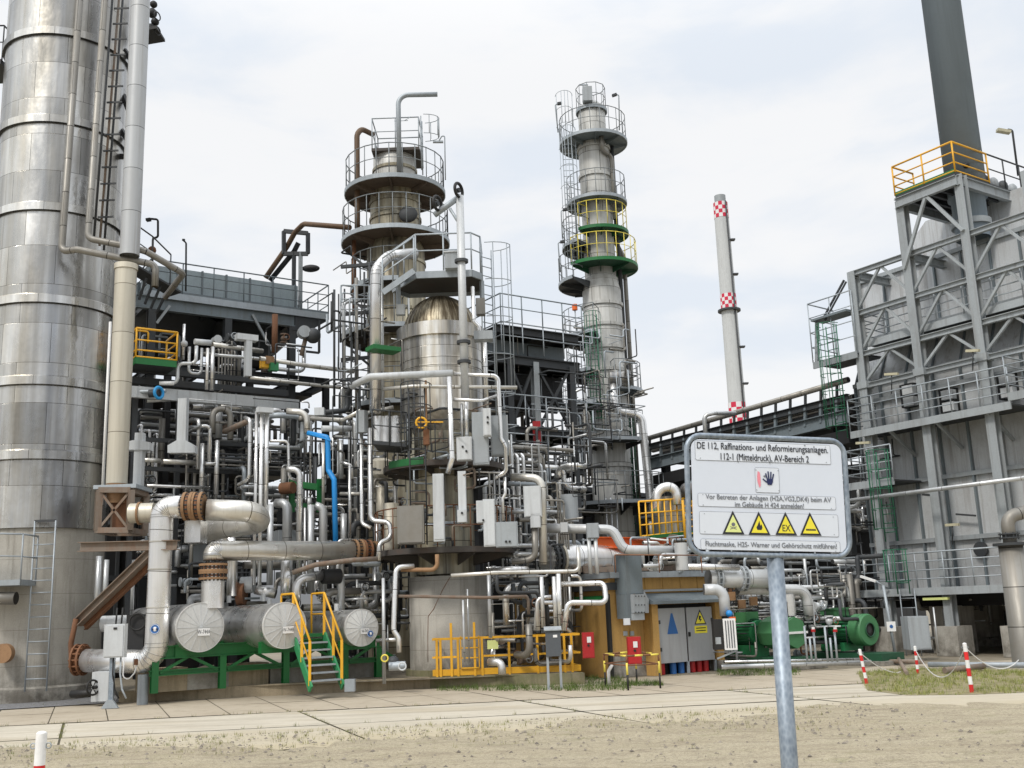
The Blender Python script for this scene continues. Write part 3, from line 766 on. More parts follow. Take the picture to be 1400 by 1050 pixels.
MB().ibeam(at(106, 852, 26.9), at(206, 756, 25.9), .2, .2).build('brace', M['rust_grey'], br)
MB().ibeam(at(116, 858, 27.0), at(214, 764, 26.0), .12, .14).build('lower_brace', M['rust'], br)
MB().tube([at(104, 846, 26.8), at(97, 880, 26.8), at(98, 905, 26.8), at(104, 916, 26.8)], .07, 8).build('curved_bar', M['rust'], br)
# ------------------------------------------------------------------ BIG U PIPE
YU = 25.9
sil = M['pipe_clad']
t = thing('inlet_pipe', 'thick silver pipe rising in front of the drums with elbows at both ends', 'pipe', at(160, 905, YU))
pts = [at(252, 693, YU), at(222, 693, YU), mv(at(222, 693, YU), 'z', 905)]
pts[2] = at(213, 905, YU); pts.append(at(118, 903, YU + .6))
rp = 15.6 * m_per_px(at(213, 800, YU))
MB().tube(pts, rp, 28, fillet=.42).build('pipe_run', sil, t)
P = fil(pts, .42); bm = MB()
for i in range(2, len(P) - 1):
    d = (P[min(i + 1, len(P) - 1)] - P[i - 1]).normalized(); bm.cyl(P[i] - d * .012, d, .024, rp * 1.03, 28)
bm.build('elbow_seams', M['pipe_clad'], t)
for row in (742, 780, 832):
    z = zrow(pts[1].x, pts[1].y, row); x = pts[1].lerp(pts[2], (row - 693) / (905 - 693))
    MB().cyl(x - Z * .02, Z, .04, rp * 1.03, 28).build('seam_band', M['pipe_cream'], t)
def safety_disc(p, n, r, label):
    n = n.normalized(); a, b = frame(n)
    t = thing('safety_sticker', label, 'sticker', p)
    MB().cyl(p, n, .006, r, 28).build('disc', M['blue_dark'], t)
    MB().ring(p + n * .007, n, r * .88, r * .05, 28, 5).build('border', M['white'], t)
    m = MB(); m.sphere(p + n * .006 , r * .42, 14, (1, .25, 1.1)); m.build('head_symbol', M['white'], t)
    e = MB()
    for s in (-1, 1): e.sphere(p + n * .02 + a * s * r * .42, r * .22, 10, (.8, .5, 1.2))
    e.build('ear_muffs', M['ink_navy'], t); return t
pv = pts[1].lerp(pts[2], (861 - 693) / (905 - 693))
safety_disc(pv + V((0.05, -rp - .03, 0)), V((.05, -1, 0)), .12, 'round blue ear protection sticker on the thick silver pipe')
fl_ = thing('pipe_flange', 'orange bolted flange joining the thick silver pipe at its top', 'flange', at(265, 692, YU))
for k, x in enumerate((259, 272)):
    m_ = MB(); bo = MB(); flange(m_, at(x, 692, YU + .02 * k), X_, rp * .95, gap=.17, bolts=18, R=rp * 1.27, t=.07, bm=bo); m_.build('flange_ring', M['rust_orange'], fl_); bo.build('bolts', M['steel_black'], fl_)
    MB().cyl(at(x, 692, YU + .02 * k) - X_ * .03, X_, .06, rp * 1.15, 24).build('gasket', M['rust'], fl_)
t = thing('return_pipe', 'thick silver pipe that bends back beneath the orange flange', 'pipe', at(300, 720, YU))
pp = [at(282, 697, YU + .1), at(352, 699, YU + .35), at(356, 715, YU + 1.3), at(262, 729, YU + 2.3)]
MB().tube(pp, rp * .96, 28, fillet=.5).build('pipe_run', M['pipe_cream'], t)
MB().box(at(268, 728, YU + .9), (.2, .3, .28)).build('support_box', M['pipe_clad'], t)
MB().cyl(at(178, 702, YU + .6), X_, .62, rp * .9, 28).build('beige_stub', M['pipe_beige'], t)
m_ = MB(); m_.cyl(at(190, 702, YU + .6), X_, .05, rp * 1.05, 28); m_.build('stub_ring', M['rust_orange'], t)
m_ = MB(); flange(m_, at(110, 902, YU + .7), V((1, -.1, 0)), rp, gap=.16, bolts=14); one(m_, 'pipe_flange', 'dark rusty flange where the thick silver pipe meets the concrete skirt', 'flange', M['rust'])
t = thing('valve_box', 'light grey valve casing under the thick silver pipe with a black handwheel', 'valve', at(142, 958, YU))
c = at(141, 938, YU + .1)
MB().box(c, (.20, .2, .34)).build('casing', M['box_white'], t)
MB().ring(at(127, 940, YU - .2), V((1, -.6, .1)), .17, .025, 20, 6).build('handwheel', M['black'], t)
m_ = MB(); ctr = at(127, 940, YU - .2); a_, b_ = frame(V((1, -.6, .1)))
for g_ in range(3):
    d = a_ * math.cos(g_ * PI / 3) + b_ * math.sin(g_ * PI / 3); m_.tube([ctr - d * .16, ctr + d * .16], .012, 5)
m_.build('spokes', M['black'], t); MB().tube([ctr, c], .04, 8).build('spindle', M['black'], t)
pipe('black pipe on the ground running to the grey valve casing', [at(98, 949, YU + .3), at(132, 947, YU + .1)], [], 10, M['black'], r=.09)
t = thing('control_box', 'light grey junction box on a post in front of the silver tower foot', 'box', ground(152, 962))
c = at(158, 876, 25.0)
MB().box(c, (.24, .1, .38)).build('cabinet', M['box_white'], t)
MB().box(c + V((0, -.11, 0)), (.215, .012, .35)).build('door', M['box_white'], t)
MB().box(c + V((.03, -.13, .28)), (.04, .01, .025)).build('latch', M['black'], t)
g_ = ground(153, 962); g_ = V((c.x - .06, c.y, 0))
MB().box(V((g_.x, g_.y + .03, (c.z - .37) / 2)), (.055, .04, (c.z - .37) / 2)).build('post', M['galv_post'], t)
MB().prism([g_ + V((-.2, -.05, .01)), g_ + V((.2, -.05, .01)), g_ + V((.06, -.05, .2)), g_ + V((-.06, -.05, .2))], V((0, .08, 0))).build('foot', M['galv'], t)
for s in (-.03, .14): MB().tube([c + V((s, 0, -.37)), c + V((s, 0, -.75)), c + V((s + .05, .02, -1.1)), c + V((s + .16, 0, -1.3))], .022, 8, fillet=.1).build('cable', M['black'] if s < 0 else M['galv'], t)
for s in (-.03, .1): MB().tube([c + V((s, .05, .36)), c + V((s, .1, .75))], .02, 6).build('conduit', M['black'], t)
t = thing('hose', 'pale loop of small hose hanging below the thick silver pipe elbow', 'hose', at(176, 930, YU - .4))
MB().tube([at(188, 905, YU - .35), at(184, 920, YU - .4), at(175, 930, YU - .45), at(168, 925, YU - .4), at(170, 900, YU - .35)], .016, 6, fillet=.1).build('hose_loop', M['white'], t)
MB().box(at(186, 905, YU - .38), (.04, .03, .07)).build('clamp', M['rust'], t)
one(MB().cyl(V((at(196, 925, YU).x, at(196, 925, YU).y, 0)), Z, at(196, 922, YU).z, .13), 'pipe_support', 'short round grey support under the thick silver pipe', 'support', M['galv'])
# things in the shadow between tower and silver pipe
t = thing('gearbox_valve', 'white valve body with black handwheel left of the thick silver pipe', 'valve', at(190, 860, 27))
MB().cyl(at(140, 853, 27.2), X_, 1.1, .2).build('body', M['box_white'], t)
MB().box(at(188, 868, 26.9), (.22, .2, .5)).build('bonnet', M['steel_black'], t)
MB().ring(at(188, 850, 26.6), V((0, -1, .1)), .2, .025, 20, 6).build('handwheel', M['black'], t)
for (x, y0, y1, w_, Yq) in ((136, 760, 850, 9, 28.5), (146, 765, 835, 7, 28.2), (183, 765, 840, 5, 27.8)):
    pipe('vertical pipe in the shade behind the rusty diagonal brace', (x, y0, Yq), [('z', y1)], w_, M['pipe_grey'], group='pipes behind the rusty brace')
# ------------------------------------------------------------------ KERB / PAD
t = thing('kerb', 'long weathered concrete kerb in front of the drums and yellow fence', 'kerb', ground(165, 961))
kz = .27
def kp(px, py, n=0): return ground(px, py) + N * n
for (a, b, m) in ((kp(162, 961), kp(588, 941), 'kerb'), (kp(588, 941), kp(800, 935), 'kerb_mossy')):
    MB().box((a + b) / 2 + N * .15 + Z * kz / 2, ((b - a).length / 2 - .002, .15, kz / 2), ((b - a).normalized(), N, Z)).build('kerb_stone', M[m], t)
# raised floor behind the kerb
a, b = kp(166, 961, .3), kp(800, 935, .3)
g = MB(); g.quad(a + Z * (kz - .02), b + Z * (kz - .02), b + N * 14 + Z * (kz - .02), a + N * 14 + Z * (kz - .02)); struct(g, 'plant_floor', M['yard'])
KZ = kz - .02
# ------------------------------------------------------------------ DRUMS
def text(body, name, mat, p, right, up, size, parent, sx_=1.0, align='CENTER'):
    cu = bpy.data.curves.new(name, 'FONT'); cu.body = body; cu.size = size; cu.align_x = align; cu.align_y = 'CENTER'; cu.extrude = .0008
    tmp = bpy.data.objects.new('tmp', cu); sc.collection.objects.link(tmp); dg = bpy.context.evaluated_depsgraph_get()
    me = bpy.data.meshes.new_from_object(tmp.evaluated_get(dg)); bpy.data.objects.remove(tmp); bpy.data.curves.remove(cu)
    me.name = name; me.materials.clear(); me.materials.append(mat); o = bpy.data.objects.new(name, me); sc.collection.objects.link(o)
    right = right.normalized(); up = up.normalized(); n = right.cross(up)
    o.parent = parent; q = p - WL.get(parent.name, V((0, 0, 0))) if parent else p
    o.matrix_local = Matrix(((right.x * sx_, up.x, n.x, q.x), (right.y * sx_, up.y, n.y, q.y), (right.z * sx_, up.z, n.z, q.z), (0, 0, 0, 1)))
    WL[o.name] = WL.get(parent.name, V((0, 0, 0))); return o
def drum(px, py, Y, rpx, L, txt, label, disc=None):
    c = at(px, py, Y); r = rpx * m_per_px(c)
    t = thing('horizontal_drum', label, 'tank', V((c.x, c.y, c.z - r)))
    MB().lathe(c, U, [(.0, r), (L, r)], 64).build('shell', M['drum_clad'], t)
    cap = MB(); seg = 16; a_, b_ = frame(-U)
    for k in range(seg):   # the end cap is folded from wedge sheets
        g0, g1 = 2 * PI * k / seg, 2 * PI * (k + 1) / seg; n = len(cap.v)
        cap.v += [c - U * .075, c - U * .006 + (a_ * math.cos(g0) + b_ * math.sin(g0)) * r * 1.01, c - U * .006 + (a_ * math.cos((g0 + g1) / 2) + b_ * math.sin((g0 + g1) / 2)) * r * 1.015, c - U * .006 + (a_ * math.cos(g1) + b_ * math.sin(g1)) * r * 1.01]
        cap.face((n, n + 1, n + 2, n + 3))
    cap.build('end_cap', M['cap_metal'], t)
    MB().lathe(c, U, [(-.02, r * .985), (-.02, r * 1.02), (.05, r * 1.02), (.05, r)], 64, smooth=False).build('rim', M['cap_metal'], t)
    sm = MB()
    for k in range(seg):
        g0 = 2 * PI * k / seg; d = a_ * math.cos(g0) + b_ * math.sin(g0)
        sm.bar(c - U * .076, c - U * .012 + d * r * .99, .012, .008)
    sm.build('cap_seams', M['galv_bright'], t)
    pc = c - U * .09 + W * r * .12 - Z * r * .2
    MB().box(pc, (r * .25, .006, r * .15), (W, U, Z)).build('name_plate', M['white'], t)
    text(txt, 'plate_lettering', M['ink'], pc - U * .008, W, Z, r * .24, t, .62)
    if disc: safety_disc(c - U * .09 + W * r * disc[0] - Z * r * disc[1], -U, r * .2, 'round blue ear protection sticker on the end of the right-hand drum')
    return c, r, t
d1 = drum(273.5, 857.5, 25.95, 32.5, 5.2, 'W-744A', 'left one of three silver horizontal drums, with a nozzle on top')
d2 = drum(389, 855, 25.9, 30.5, 5.2, 'W-744B', 'middle one of three silver horizontal drums, half behind the yellow stair')
d3 = drum(494, 858, 27.2, 24.6, 5.0, 'W-743', 'right one of three silver horizontal drums, smallest and with a blue sticker', (.45, .35))
for (d, s) in ((d1, 1), (d2, 1), (d3, 1)):
    c, r, t = d
    for o_ in (.5, 3.4):
        MB().box(c + U * o_ - Z * (r * .95), (.1, r * .8, r * .25), (U, W, Z)).build('saddle', M['green'], t)
# nozzle pipe on drum 1 with orange flange and the long horizontal pipe
c, r, t = d1
YL = 25.7
nz = at(291, 800, 26.3)
MB().cyl(V((nz.x, nz.y, c.z + r * .75)), Z, nz.z - c.z - r * .75 + .5, .28).build('nozzle', M['pipe_clad'], t)
fl2 = thing('pipe_flange', 'orange bolted flange on top of the left drum nozzle', 'flange', at(289, 780, 26.3))
for k, y in enumerate((776, 787)):
    m_ = MB(); bo = MB(); flange(m_, mv(nz, 'z', y), Z, .27, gap=.14, bolts=18, R=.35, t=.055, bm=bo); m_.build('flange_ring', M['rust_orange'], fl2); bo.build('bolts', M['steel_black'], fl2)
    MB().cyl(mv(nz, 'z', y) - Z * .025, Z, .05, .31, 24).build('gasket', M['rust'], fl2)
t = thing('transfer_pipe', 'long horizontal silver pipe above the drums, bent down to the left drum', 'pipe', at(300, 750, 26.3))
rl = 13.6 * m_per_px(at(390, 750, 26.5))
PL = [mv(nz, 'z', 768), mv(nz, 'z', 748) , None]
PL = [at(281, 768, 26.25), at(296, 745, 26.4), at(305, 751, 26.4), at(482, 751, 28.3)]
PL = [mv(nz, 'z', 766), at(291, 752, 26.3), at(482, 752, 28.3)]
PL[1] = V((nz.x, nz.y, at(291, 753, 26.3).z)); PL[2] = mv(PL[1], 'v', 482)
MB().tube(PL, rl, 28, fillet=.4).build('pipe_run', M['pipe_cream'], t)
P = fil(PL, .4); bm = MB()
for i in range(1, len(P) - 1):
    d = (P[i + 1] - P[i - 1]).normalized(); bm.cyl(P[i] - d * .012, d, .024, rl * 1.03, 28)
bm.build('elbow_seams', M['pipe_clad'], t)
PEND = PL[2]
fl3 = thing('pipe_flange', 'rusty bolted flange at the right end of the long horizontal pipe', 'flange', PEND)
for k in range(2):
    m_ = MB(); bo = MB(); flange(m_, PEND + W * (.14 + .24 * k), W, rl * .85, gap=.17, bolts=18, R=rl * 1.22, t=.06, bm=bo); m_.build('flange_ring', M['rust_orange'] if k != 1 else M['rust'], fl3); bo.build('bolts', M['steel_black'], fl3)
pe = PEND + W * .62
t = thing('tapered_elbow', 'ochre segmented elbow after the rusty flange, rising behind the small pipes', 'pipe', pe)
MB().tube([pe, pe + W * .55, pe + W * .55 + Z * 1.3], rl * .9, 24, fillet=.45).build('elbow', M['pipe_beige'], t)
MB().cyl(pe, W, .08, rl * 1.05, 24).build('seam_band', M['rust_orange'], t)
# green steel frame below
fr = thing('support_steelwork', 'green steel support frame carrying the three drums', 'frame', at(370, 920, 26.6))
def gl(px0, py0, Y0, px1, drop=0.0):
    a = at(px0, py0, Y0); b = mv(a, 'v', px1); return a, b
a, b = gl(205, 893, 25.75, 519)
MB().ibeam(a, b, .2, .30).build('top_beam', M['green'], fr)
a2, b2 = V((a.x, a.y, KZ + .46)), V((b.x, b.y, KZ + .46))
MB().ibeam(a2, b2, .14, .13).build('lower_beam', M['green'], fr)
off = U * 3.2
MB().ibeam(a + off, b + off, .2, .30).build('rear_beam', M['green'], fr)
L = (b - a).length
for k, f_ in enumerate((.02, .29, .56, .83, .99)):
    p = a.lerp(b, f_)
    MB().ibeam(V((p.x, p.y, KZ)), V((p.x, p.y, a.z - .15)), .16, .16).build('post', M['green'], fr)
    if k < 4:
        q0 = a.lerp(b, f_ + .135); 
        for s in (-1, 1):
            e = a2.lerp(b2, f_ + (.27 if s > 0 else 0)); e = V((e.x, e.y, a2.z)); e = a2.lerp(b2, f_)
            MB().bar(V((q0.x, q0.y, a.z - .12)) + W * .02 * s, a2.lerp(b2, f_ + (.25 if s > 0 else .02)), .08, .07).build('brace', M['green'], fr)
for i, f_ in enumerate((.08, .25, .42, .60, .79, .93)):
    p = a.lerp(b, f_) + U * .7; h = .55 if i % 2 == 0 else .42
    blk = MB().box(V((p.x, p.y, KZ + h / 2)), (.52, .4, h / 2), (W, U, Z))
    one(blk, 'concrete_block', ['concrete block under the green frame below the left drum', 'low pale concrete block right of the left drum', 'concrete block under the gap between left and middle drums', 'concrete block just left of the green stair foot', 'concrete block just right of the yellow stair', 'concrete block under the right-hand drum'][i], 'block', M['concrete_pale'] if i % 2 else M['kerb'])
# yellow stair
st = thing('steel_stair', 'green steel stair with yellow handrails between the middle and right drums', 'stairs', ground(450, 940))
f0 = at(425, 941, 25.25); f0.z = KZ; f1 = mv(f0, 'v', 469)
wv = (f1 - f0); topz = at(430, 868, 27).z
t0 = f0 + U * 1.1; t0.z = topz; t1_ = f1 + U * 1.1; t1_.z = topz
for s in ((f0, t0), (f1, t1_)): MB().bar(s[0], s[1], .05, .2).build('stringer', M['green_light'], st)
for i in range(1, 7):
    p = f0.lerp(t0, i / 7); q = f1.lerp(t1_, i / 7); MB().box((p + q) / 2, ((q - p).length / 2 - .03, .13, .018), (W, U, Z)).build('tread', M['galv'], st)
MB().box((t0 + t1_) / 2 + U * .4, (wv.length / 2, .4, .04), (W, U, Z)).build('landing', M['green'], st)
for nm, s in (('l', (f0, t0)), ('r', (f1, t1_))):
    m_ = MB(); h = Z * 1.02
    for f_ in (.06, .5, 1.0):
        p = s[0].lerp(s[1], f_); m_.bar(p, p + h, .06, .06, X_)
    m_.tube([s[0].lerp(s[1], .06) + h, s[1] + h, s[1] + h + U * .8, s[1] + U * .8], .028, 8, fillet=.05)
    m_.tube([s[0].lerp(s[1], .06) + h * .5, s[1] + h * .5, s[1] + h * .5 + U * .8], .02, 8, fillet=.05)
    m_.build('handrail', M['yellow'], st)
MB().box(f0 + wv * 1.25 + V((0, -.1, .03)), (.12, .1, .14)).build('base_shoe', M['galv'], st)
# ------------------------------------------------------------------ ring platforms for columns
def ring_platform(t, c, z, ri, ro, a0, a1, dmat, rmat, h=1.1, brackets=True, full=None, rsp=.9, edge=None, lv=(1, .55)):
    """deck with railing and brackets: a part with sub-parts"""
    full = (a1 - a0) >= 2 * PI - .01 if full is None else full
    d = MB().deck(c, z, ri, ro, a0, a1, .06, 40).build('platform', dmat, t)
    e = MB(); e.lathe((c[0], c[1], z), Z, [(-.09, ro - .02), (-.09, ro + .015), (.06, ro + .015), (.06, ro - .02), (-.09, ro - .02)], max(6, int(40 * (a1 - a0) / 6.28)), a0, a1, False)
    e.build('edge_plate', edge or rmat, d)
    pts = arcpts(c, z, ro - .04, a0, a1, max(6, int((a1 - a0) * ro / .45)))
    m = MB()
    if rmat == M['galv']: rmat = M['rail_grey']
    if not full:
        pts = [V((c[0] + ri * math.cos(a0), c[1] + ri * math.sin(a0), z))] + pts + [V((c[0] + ri * math.cos(a1), c[1] + ri * math.sin(a1), z))]
    rail(m, pts, h, rsp, .017, lv); m.build('railing', rmat, d)
    if brackets:
        k = max(3, int((a1 - a0) / .7))
        for i in range(k + (0 if full else 1)):
            g = a0 + (a1 - a0) * i / k; n = V((math.cos(g), math.sin(g), 0)); o = V((c[0], c[1], z))
            MB().prism([o + n * (ri - .02) - Z * .07, o + n * (ro - .06) - Z * .07, o + n * (ro - .06) - Z * .14, o + n * (ri - .02) - Z * (.07 + (ro - ri) * .27)], V((-n.y, n.x, 0)) * .03).build('bracket', dmat, d)
    return d
def col_axis(px, py, Y):
    p = at(px, py, Y); return p.x, p.y
def rz(row, c, r=0.0): return zrow(c[0], c[1] - r, row)
def ring_band(t, c, z, r, mat, h=.1, pr=.05):
    MB().lathe((c[0], c[1], z), Z, [(-h, r), (-h, r + pr), (h, r + pr), (h, r)], 40, smooth=False).build('stiffening_band', mat, t)
FR = -PI / 2   # angle that faces the camera
# ------------------------------------------------------------------ MIDDLE TOWER (behind the domed vessel)
c2 = col_axis(540, 250, 34); 
def r2(w_, row): return w_ * m_per_px(V((c2[0], c2[1], rz(row, c2))))
T2 = thing('column_tower', 'brown-stained tower with round platforms and a bent vent pipe on top', 'column', V((c2[0], c2[1], 0)))
ra, rb, rc = r2(29, 215), r2(34, 280), r2(40, 450)
zA, zB, zC = rz(206, c2, ra), rz(252, c2, rb), rz(330, c2, rc)
MB().lathe((c2[0], c2[1], 0), Z, [(0, rc * 1.05), (zC, rc), (zC + .3, rb)], 48).build('lower_shell', M['old_clad'], T2)
MB().lathe((c2[0], c2[1], 0), Z, [(zC + .3, rb), (zB, rb), (zB + .45, ra)], 48).build('middle_shell', M['old_clad'], T2)
MB().lathe((c2[0], c2[1], 0), Z, [(zB + .45, ra), (zA, ra), (zA + .25, ra * .7), (zA + .35, .01)], 48).build('upper_shell', M['column_clad'], T2)
for row in (222, 268, 290, 352, 380, 420): ring_band(T2, c2, rz(row, c2, rb), ra if row < 240 else rb if row < 330 else rc * 1.0, M['old_clad'], .05, .04)
ring_platform(T2, c2, rz(238, c2, r2(68, 246)), ra * .98, r2(68, 246), 0, 2 * PI, M['deck_rust'], M['galv'], 1.15)
ring_platform(T2, c2, rz(307, c2, r2(73, 313)), rb, r2(73, 313), 0, 2 * PI, M['deck_rust'], M['galv'], 1.15)
ring_platform(T2, c2, rz(398, c2, 0), rc, r2(62, 398), PI * .55, PI * 1.55, M['deck_dark'], M['galv'], 1.1)
ring_platform(T2, c2, rz(462, c2, 0), rc, r2(75, 462), PI * .5, PI * 1.6, M['deck_dark'], M['galv'], 1.1)
ring_platform(T2, c2, rz(560, c2, 0), rc, r2(70, 560), PI * .5, PI * 1.6, M['deck_dark'], M['galv'], 1.1)
tp = zA + .04; 
MB().box((c2[0] + .12, c2[1], tp), (.82, .8, .05)).build('top_deck', M['deck_dark'], T2)
m = MB(); q = [V((c2[0] + a, c2[1] + b, tp + .05)) for a, b in ((-.68, .78), (-.68, -.78), (.92, -.78), (.92, .78), (-.68, .78))]
rail(m, q, 1.1, .8, .02, (1, .55)).build('top_railing', M['galv'], T2)
m = MB(); lb = V((c2[0] + 1.0, c2[1] - .55, rz(246, c2))); lt = V((lb.x, lb.y, tp + 1.2))
ladder(m, lb, lt, Y_, .42).build('ladder', M['galv'], T2)
cage(MB(), lb + Z * 1.3, lt, X_, Y_, .34, .55).build('ladder_cage', M['galv'], T2)
m = MB(); b_ = V((c2[0] + .25, c2[1] - ra - .15, rz(250, c2))); m.tube([b_, V((b_.x, b_.y, rz(130, (b_.x, b_.y)))), at(598, 129, b_.y)], .085, 14, fillet=.35)
m.build('vent_pipe', M['galv'], T2)
m = MB(); e = at(553, 165, b_.y); m.tube([e - X_ * .35, e + X_ * .12], .012, 5); m.tube([e, e + V((.22, 0, .14))], .012, 5); m.build('aerial_bars', M['galv'], T2)
pipe('brown pipe climbing the left side of the stained tower in a hoop', (510, 184, 34), [('p', 494, 176, 33.6), ('p', 488, 184, 33.4), ('z', 300), ('z', 312)], 7.5, M['pipe_brown'], fillet=.3)
pipe('lower rusty run of the brown pipe beside the stained tower', (484, 318, 33.4), [('z', 430)], 6, M['rust'], fillet=.3)
pipe('brown pipe running from the steel deck frame across to the stained tower', (363, 380, 36.4), [('p', 392, 338, 36.4), ('p', 403, 318, 36.0), ('p', 415, 306, 35.6), ('p', 478, 311, 33.4)], 7, M['pipe_brown'], fillet=.4)
pipe('second dark pipe sloping up into the square frame over the steel deck', (369, 384, 36.6), [('p', 402, 344, 36.5), ('p', 408, 332, 36.4)], 7, M['steel_black'], fillet=.3)
for (x, y, l) in ((606, 187, 'lamp post with a small floodlight on the stained tower platform'),):
    t = thing('platform_lamp', l, 'lamp', at(609, 246, 34)); MB().tube([at(609, 246, 34), at(608, 186, 34), at(604, 186, 34), at(600, 193, 34)], .022, 6, fillet=.1).build('pole', M['galv'], t)
    MB().bar(at(592, 194, 34), at(606, 194, 34), .1, .06).build('lamp_head', M['galv'], t)
one(MB().sphere(at(558, 293, 33), .32, 18, (1, .4, .9)), 'manhole_cover', 'dark round manhole on the stained tower above the second platform', 'manhole', M['steel_dark'])
# ------------------------------------------------------------------ DOMED VESSEL
c3 = col_axis(603, 480, 29.6)
def r3(w_, row): return w_ * m_per_px(V((c3[0], c3[1] - 1, rz(row, c3, 1))))
T3 = thing('domed_vessel', 'bright clad pressure vessel with a brown ribbed dome on a grey concrete base', 'tank', V((c3[0], c3[1], 0)))
rv = r3(57.5, 500)
zband, zl = rz(446, c3, rv), rz(560, c3, rv); zd = zband + rv * 1.02
prof = [(zband, rv * .93)] + [(zband + (zd - zband) * math.sin(a), max(.02, rv * .93 * math.cos(a))) for a in [PI / 2 * i / 12 for i in range(1, 13)]]
MB().lathe((c3[0], c3[1], 0), Z, prof, 48).build('dome', M['dome_clad'], T3)
rb_ = MB()
for k in range(30):
    g = 2 * PI * k / 30
    for i in range(0, 11):
        p, q = prof[i], prof[i + 1]; n = V((math.cos(g), math.sin(g), 0)); o = V((c3[0], c3[1], 0))
        rb_.bar(o + n * p[1] + Z * p[0], o + n * q[1] + Z * q[0], .014, .02, n)
rb_.build('dome_ribs', M['dome_clad'], T3)
MB().lathe((c3[0], c3[1], 0), Z, [(zl, rv), (zband - .2, rv)], 64).build('shell', M['vessel_clad'], T3)
MB().lathe((c3[0], c3[1], 0), Z, [(zband - .22, rv * 1.0), (zband - .22, rv * 1.085), (zband + .16, rv * 1.085), (zband + .22, rv * .93)], 64, smooth=False).build('top_band', M['vessel_clad'], T3)
for row in (486, 497): ring_band(T3, c3, rz(row, c3, rv), rv, M['vessel_clad'], .015, .02)
rs = r3(41, 650); zbt = rz(785, c3, rs)
MB().lathe((c3[0], c3[1], 0), Z, [(zl - .5, rs), (zl, rv)], 48).build('cone', M['vessel_clad'], T3)
MB().lathe((c3[0], c3[1], 0), Z, [(zbt, rs), (zl - .5, rs)], 48).build('lower_shell', M['old_clad'], T3)
rbz = r3(59, 850); zc = rz(787, c3, rbz)
MB().lathe((c3[0] + .12, c3[1], 0), Z, [(0, rbz), (zc, rbz), (zc, rs * .6)], 64).build('concrete_base', M['concrete'], T3)
MB().lathe((c3[0] + .12, c3[1], 0), Z, [(KZ, rbz + .12), (KZ + .15, rbz + .12), (KZ + .15, rbz)], 64, smooth=False).build('base_ring', M['kerb_mossy'], T3)
ring_platform(T3, c3, rz(642, c3), rs, r3(84, 642), PI * .95, PI * 2.1, M['deck_dark'], M['steel_dark'], 1.15, edge=M['deck_dark'])
ring_platform(T3, c3, rz(756, c3), rs, r3(100, 750), PI * .9, PI * 2.15, M['deck_dark'], M['rust'], 1.15, edge=M['deck_dark'])
# green rim segment left
MB().lathe((c3[0], c3[1], rz(642, c3)), Z, [(-.05, r3(85.5, 642)), (.14, r3(85.5, 642))], 12, PI * 1.18, PI * 1.42, False).build('green_edge', M['green'], T3)
# top platform
TP = thing('top_platform', 'grey steel platform with handrails and ladder cage over the brown dome', 'platform', at(600, 385, 29.6))
zp = rz(375, (c3[0], c3[1] - 1.0)); o = V((c3[0], c3[1], zp))
hexp = [o + V(p) for p in ((-1.4, .2, 0), (-.6, -1.05, 0), (1.0, -1.05, 0), (1.25, -.7, 0), (1.25, .8, 0), (-1.0, .8, 0))]
MB().prism(hexp, V((0, 0, .08))).build('deck', M['deck_dark'], TP)
m = MB(); 
for i in range(6): m.bar(hexp[i] + Z * -.02, hexp[(i + 1) % 6] + Z * -.02, .05, .2)
m.build('edge_beams', M['galv'], TP)
rail(MB(), [p + Z * .1 for p in hexp[:5]], 1.1, .9, .024).build('railing', M['galv'], TP)
# stair flight down-left from the platform
m = MB(); m.bar(at(523, 400, 27.9), at(566, 370, 28.1), .04, .16); m.bar(at(523, 400, 28.9), at(566, 372, 29.1), .04, .16); m.build('stringers', M['galv'], TP)
for k in range(5):
    m = MB(); a, b = at(523, 400, 27.9).lerp(at(566, 370, 28.1), (k + .5) / 5), at(523, 400, 28.9).lerp(at(566, 372, 29.1), (k + .5) / 5); m.bar(a, b, .2, .03); m.build('tread', M['galv'], TP)
m = MB(); rail(m, [at(523, 400, 27.9), at(566, 370, 28.1)], 1.0, .9, .022); m.build('stair_rail', M['galv'], TP)
la, lb = at(672, 600, 29.2), None; lt = mv(la, 'z', 340); 
ladder(MB(), la, lt, Y_ * .5 + X_ * .5, .45).build('ladder', M['galv'], TP)
cage(MB(), mv(la, 'z', 540), lt + Z * .05, X_ + Y_ * -.2, X_ * .3 + Y_, .42, .95).build('ladder_cage', M['galv'], TP)
for x in (545, 660):
    p = at(x, 430, 29.0); MB().bar(p, mv(p, 'z', 384), .1, .1).build('leg', M['galv'], TP)
t = thing('instrument_box', 'pale grey box on the platform over the brown dome', 'box', at(622, 366, 28.6)); MB().box(at(621, 358, 28.5), (.26, .2, .24)).build('cabinet', M['box_grey'], t)
MB().box(at(621, 347, 28.5), (.29, .23, .02)).build('lid', M['box_white'], t)
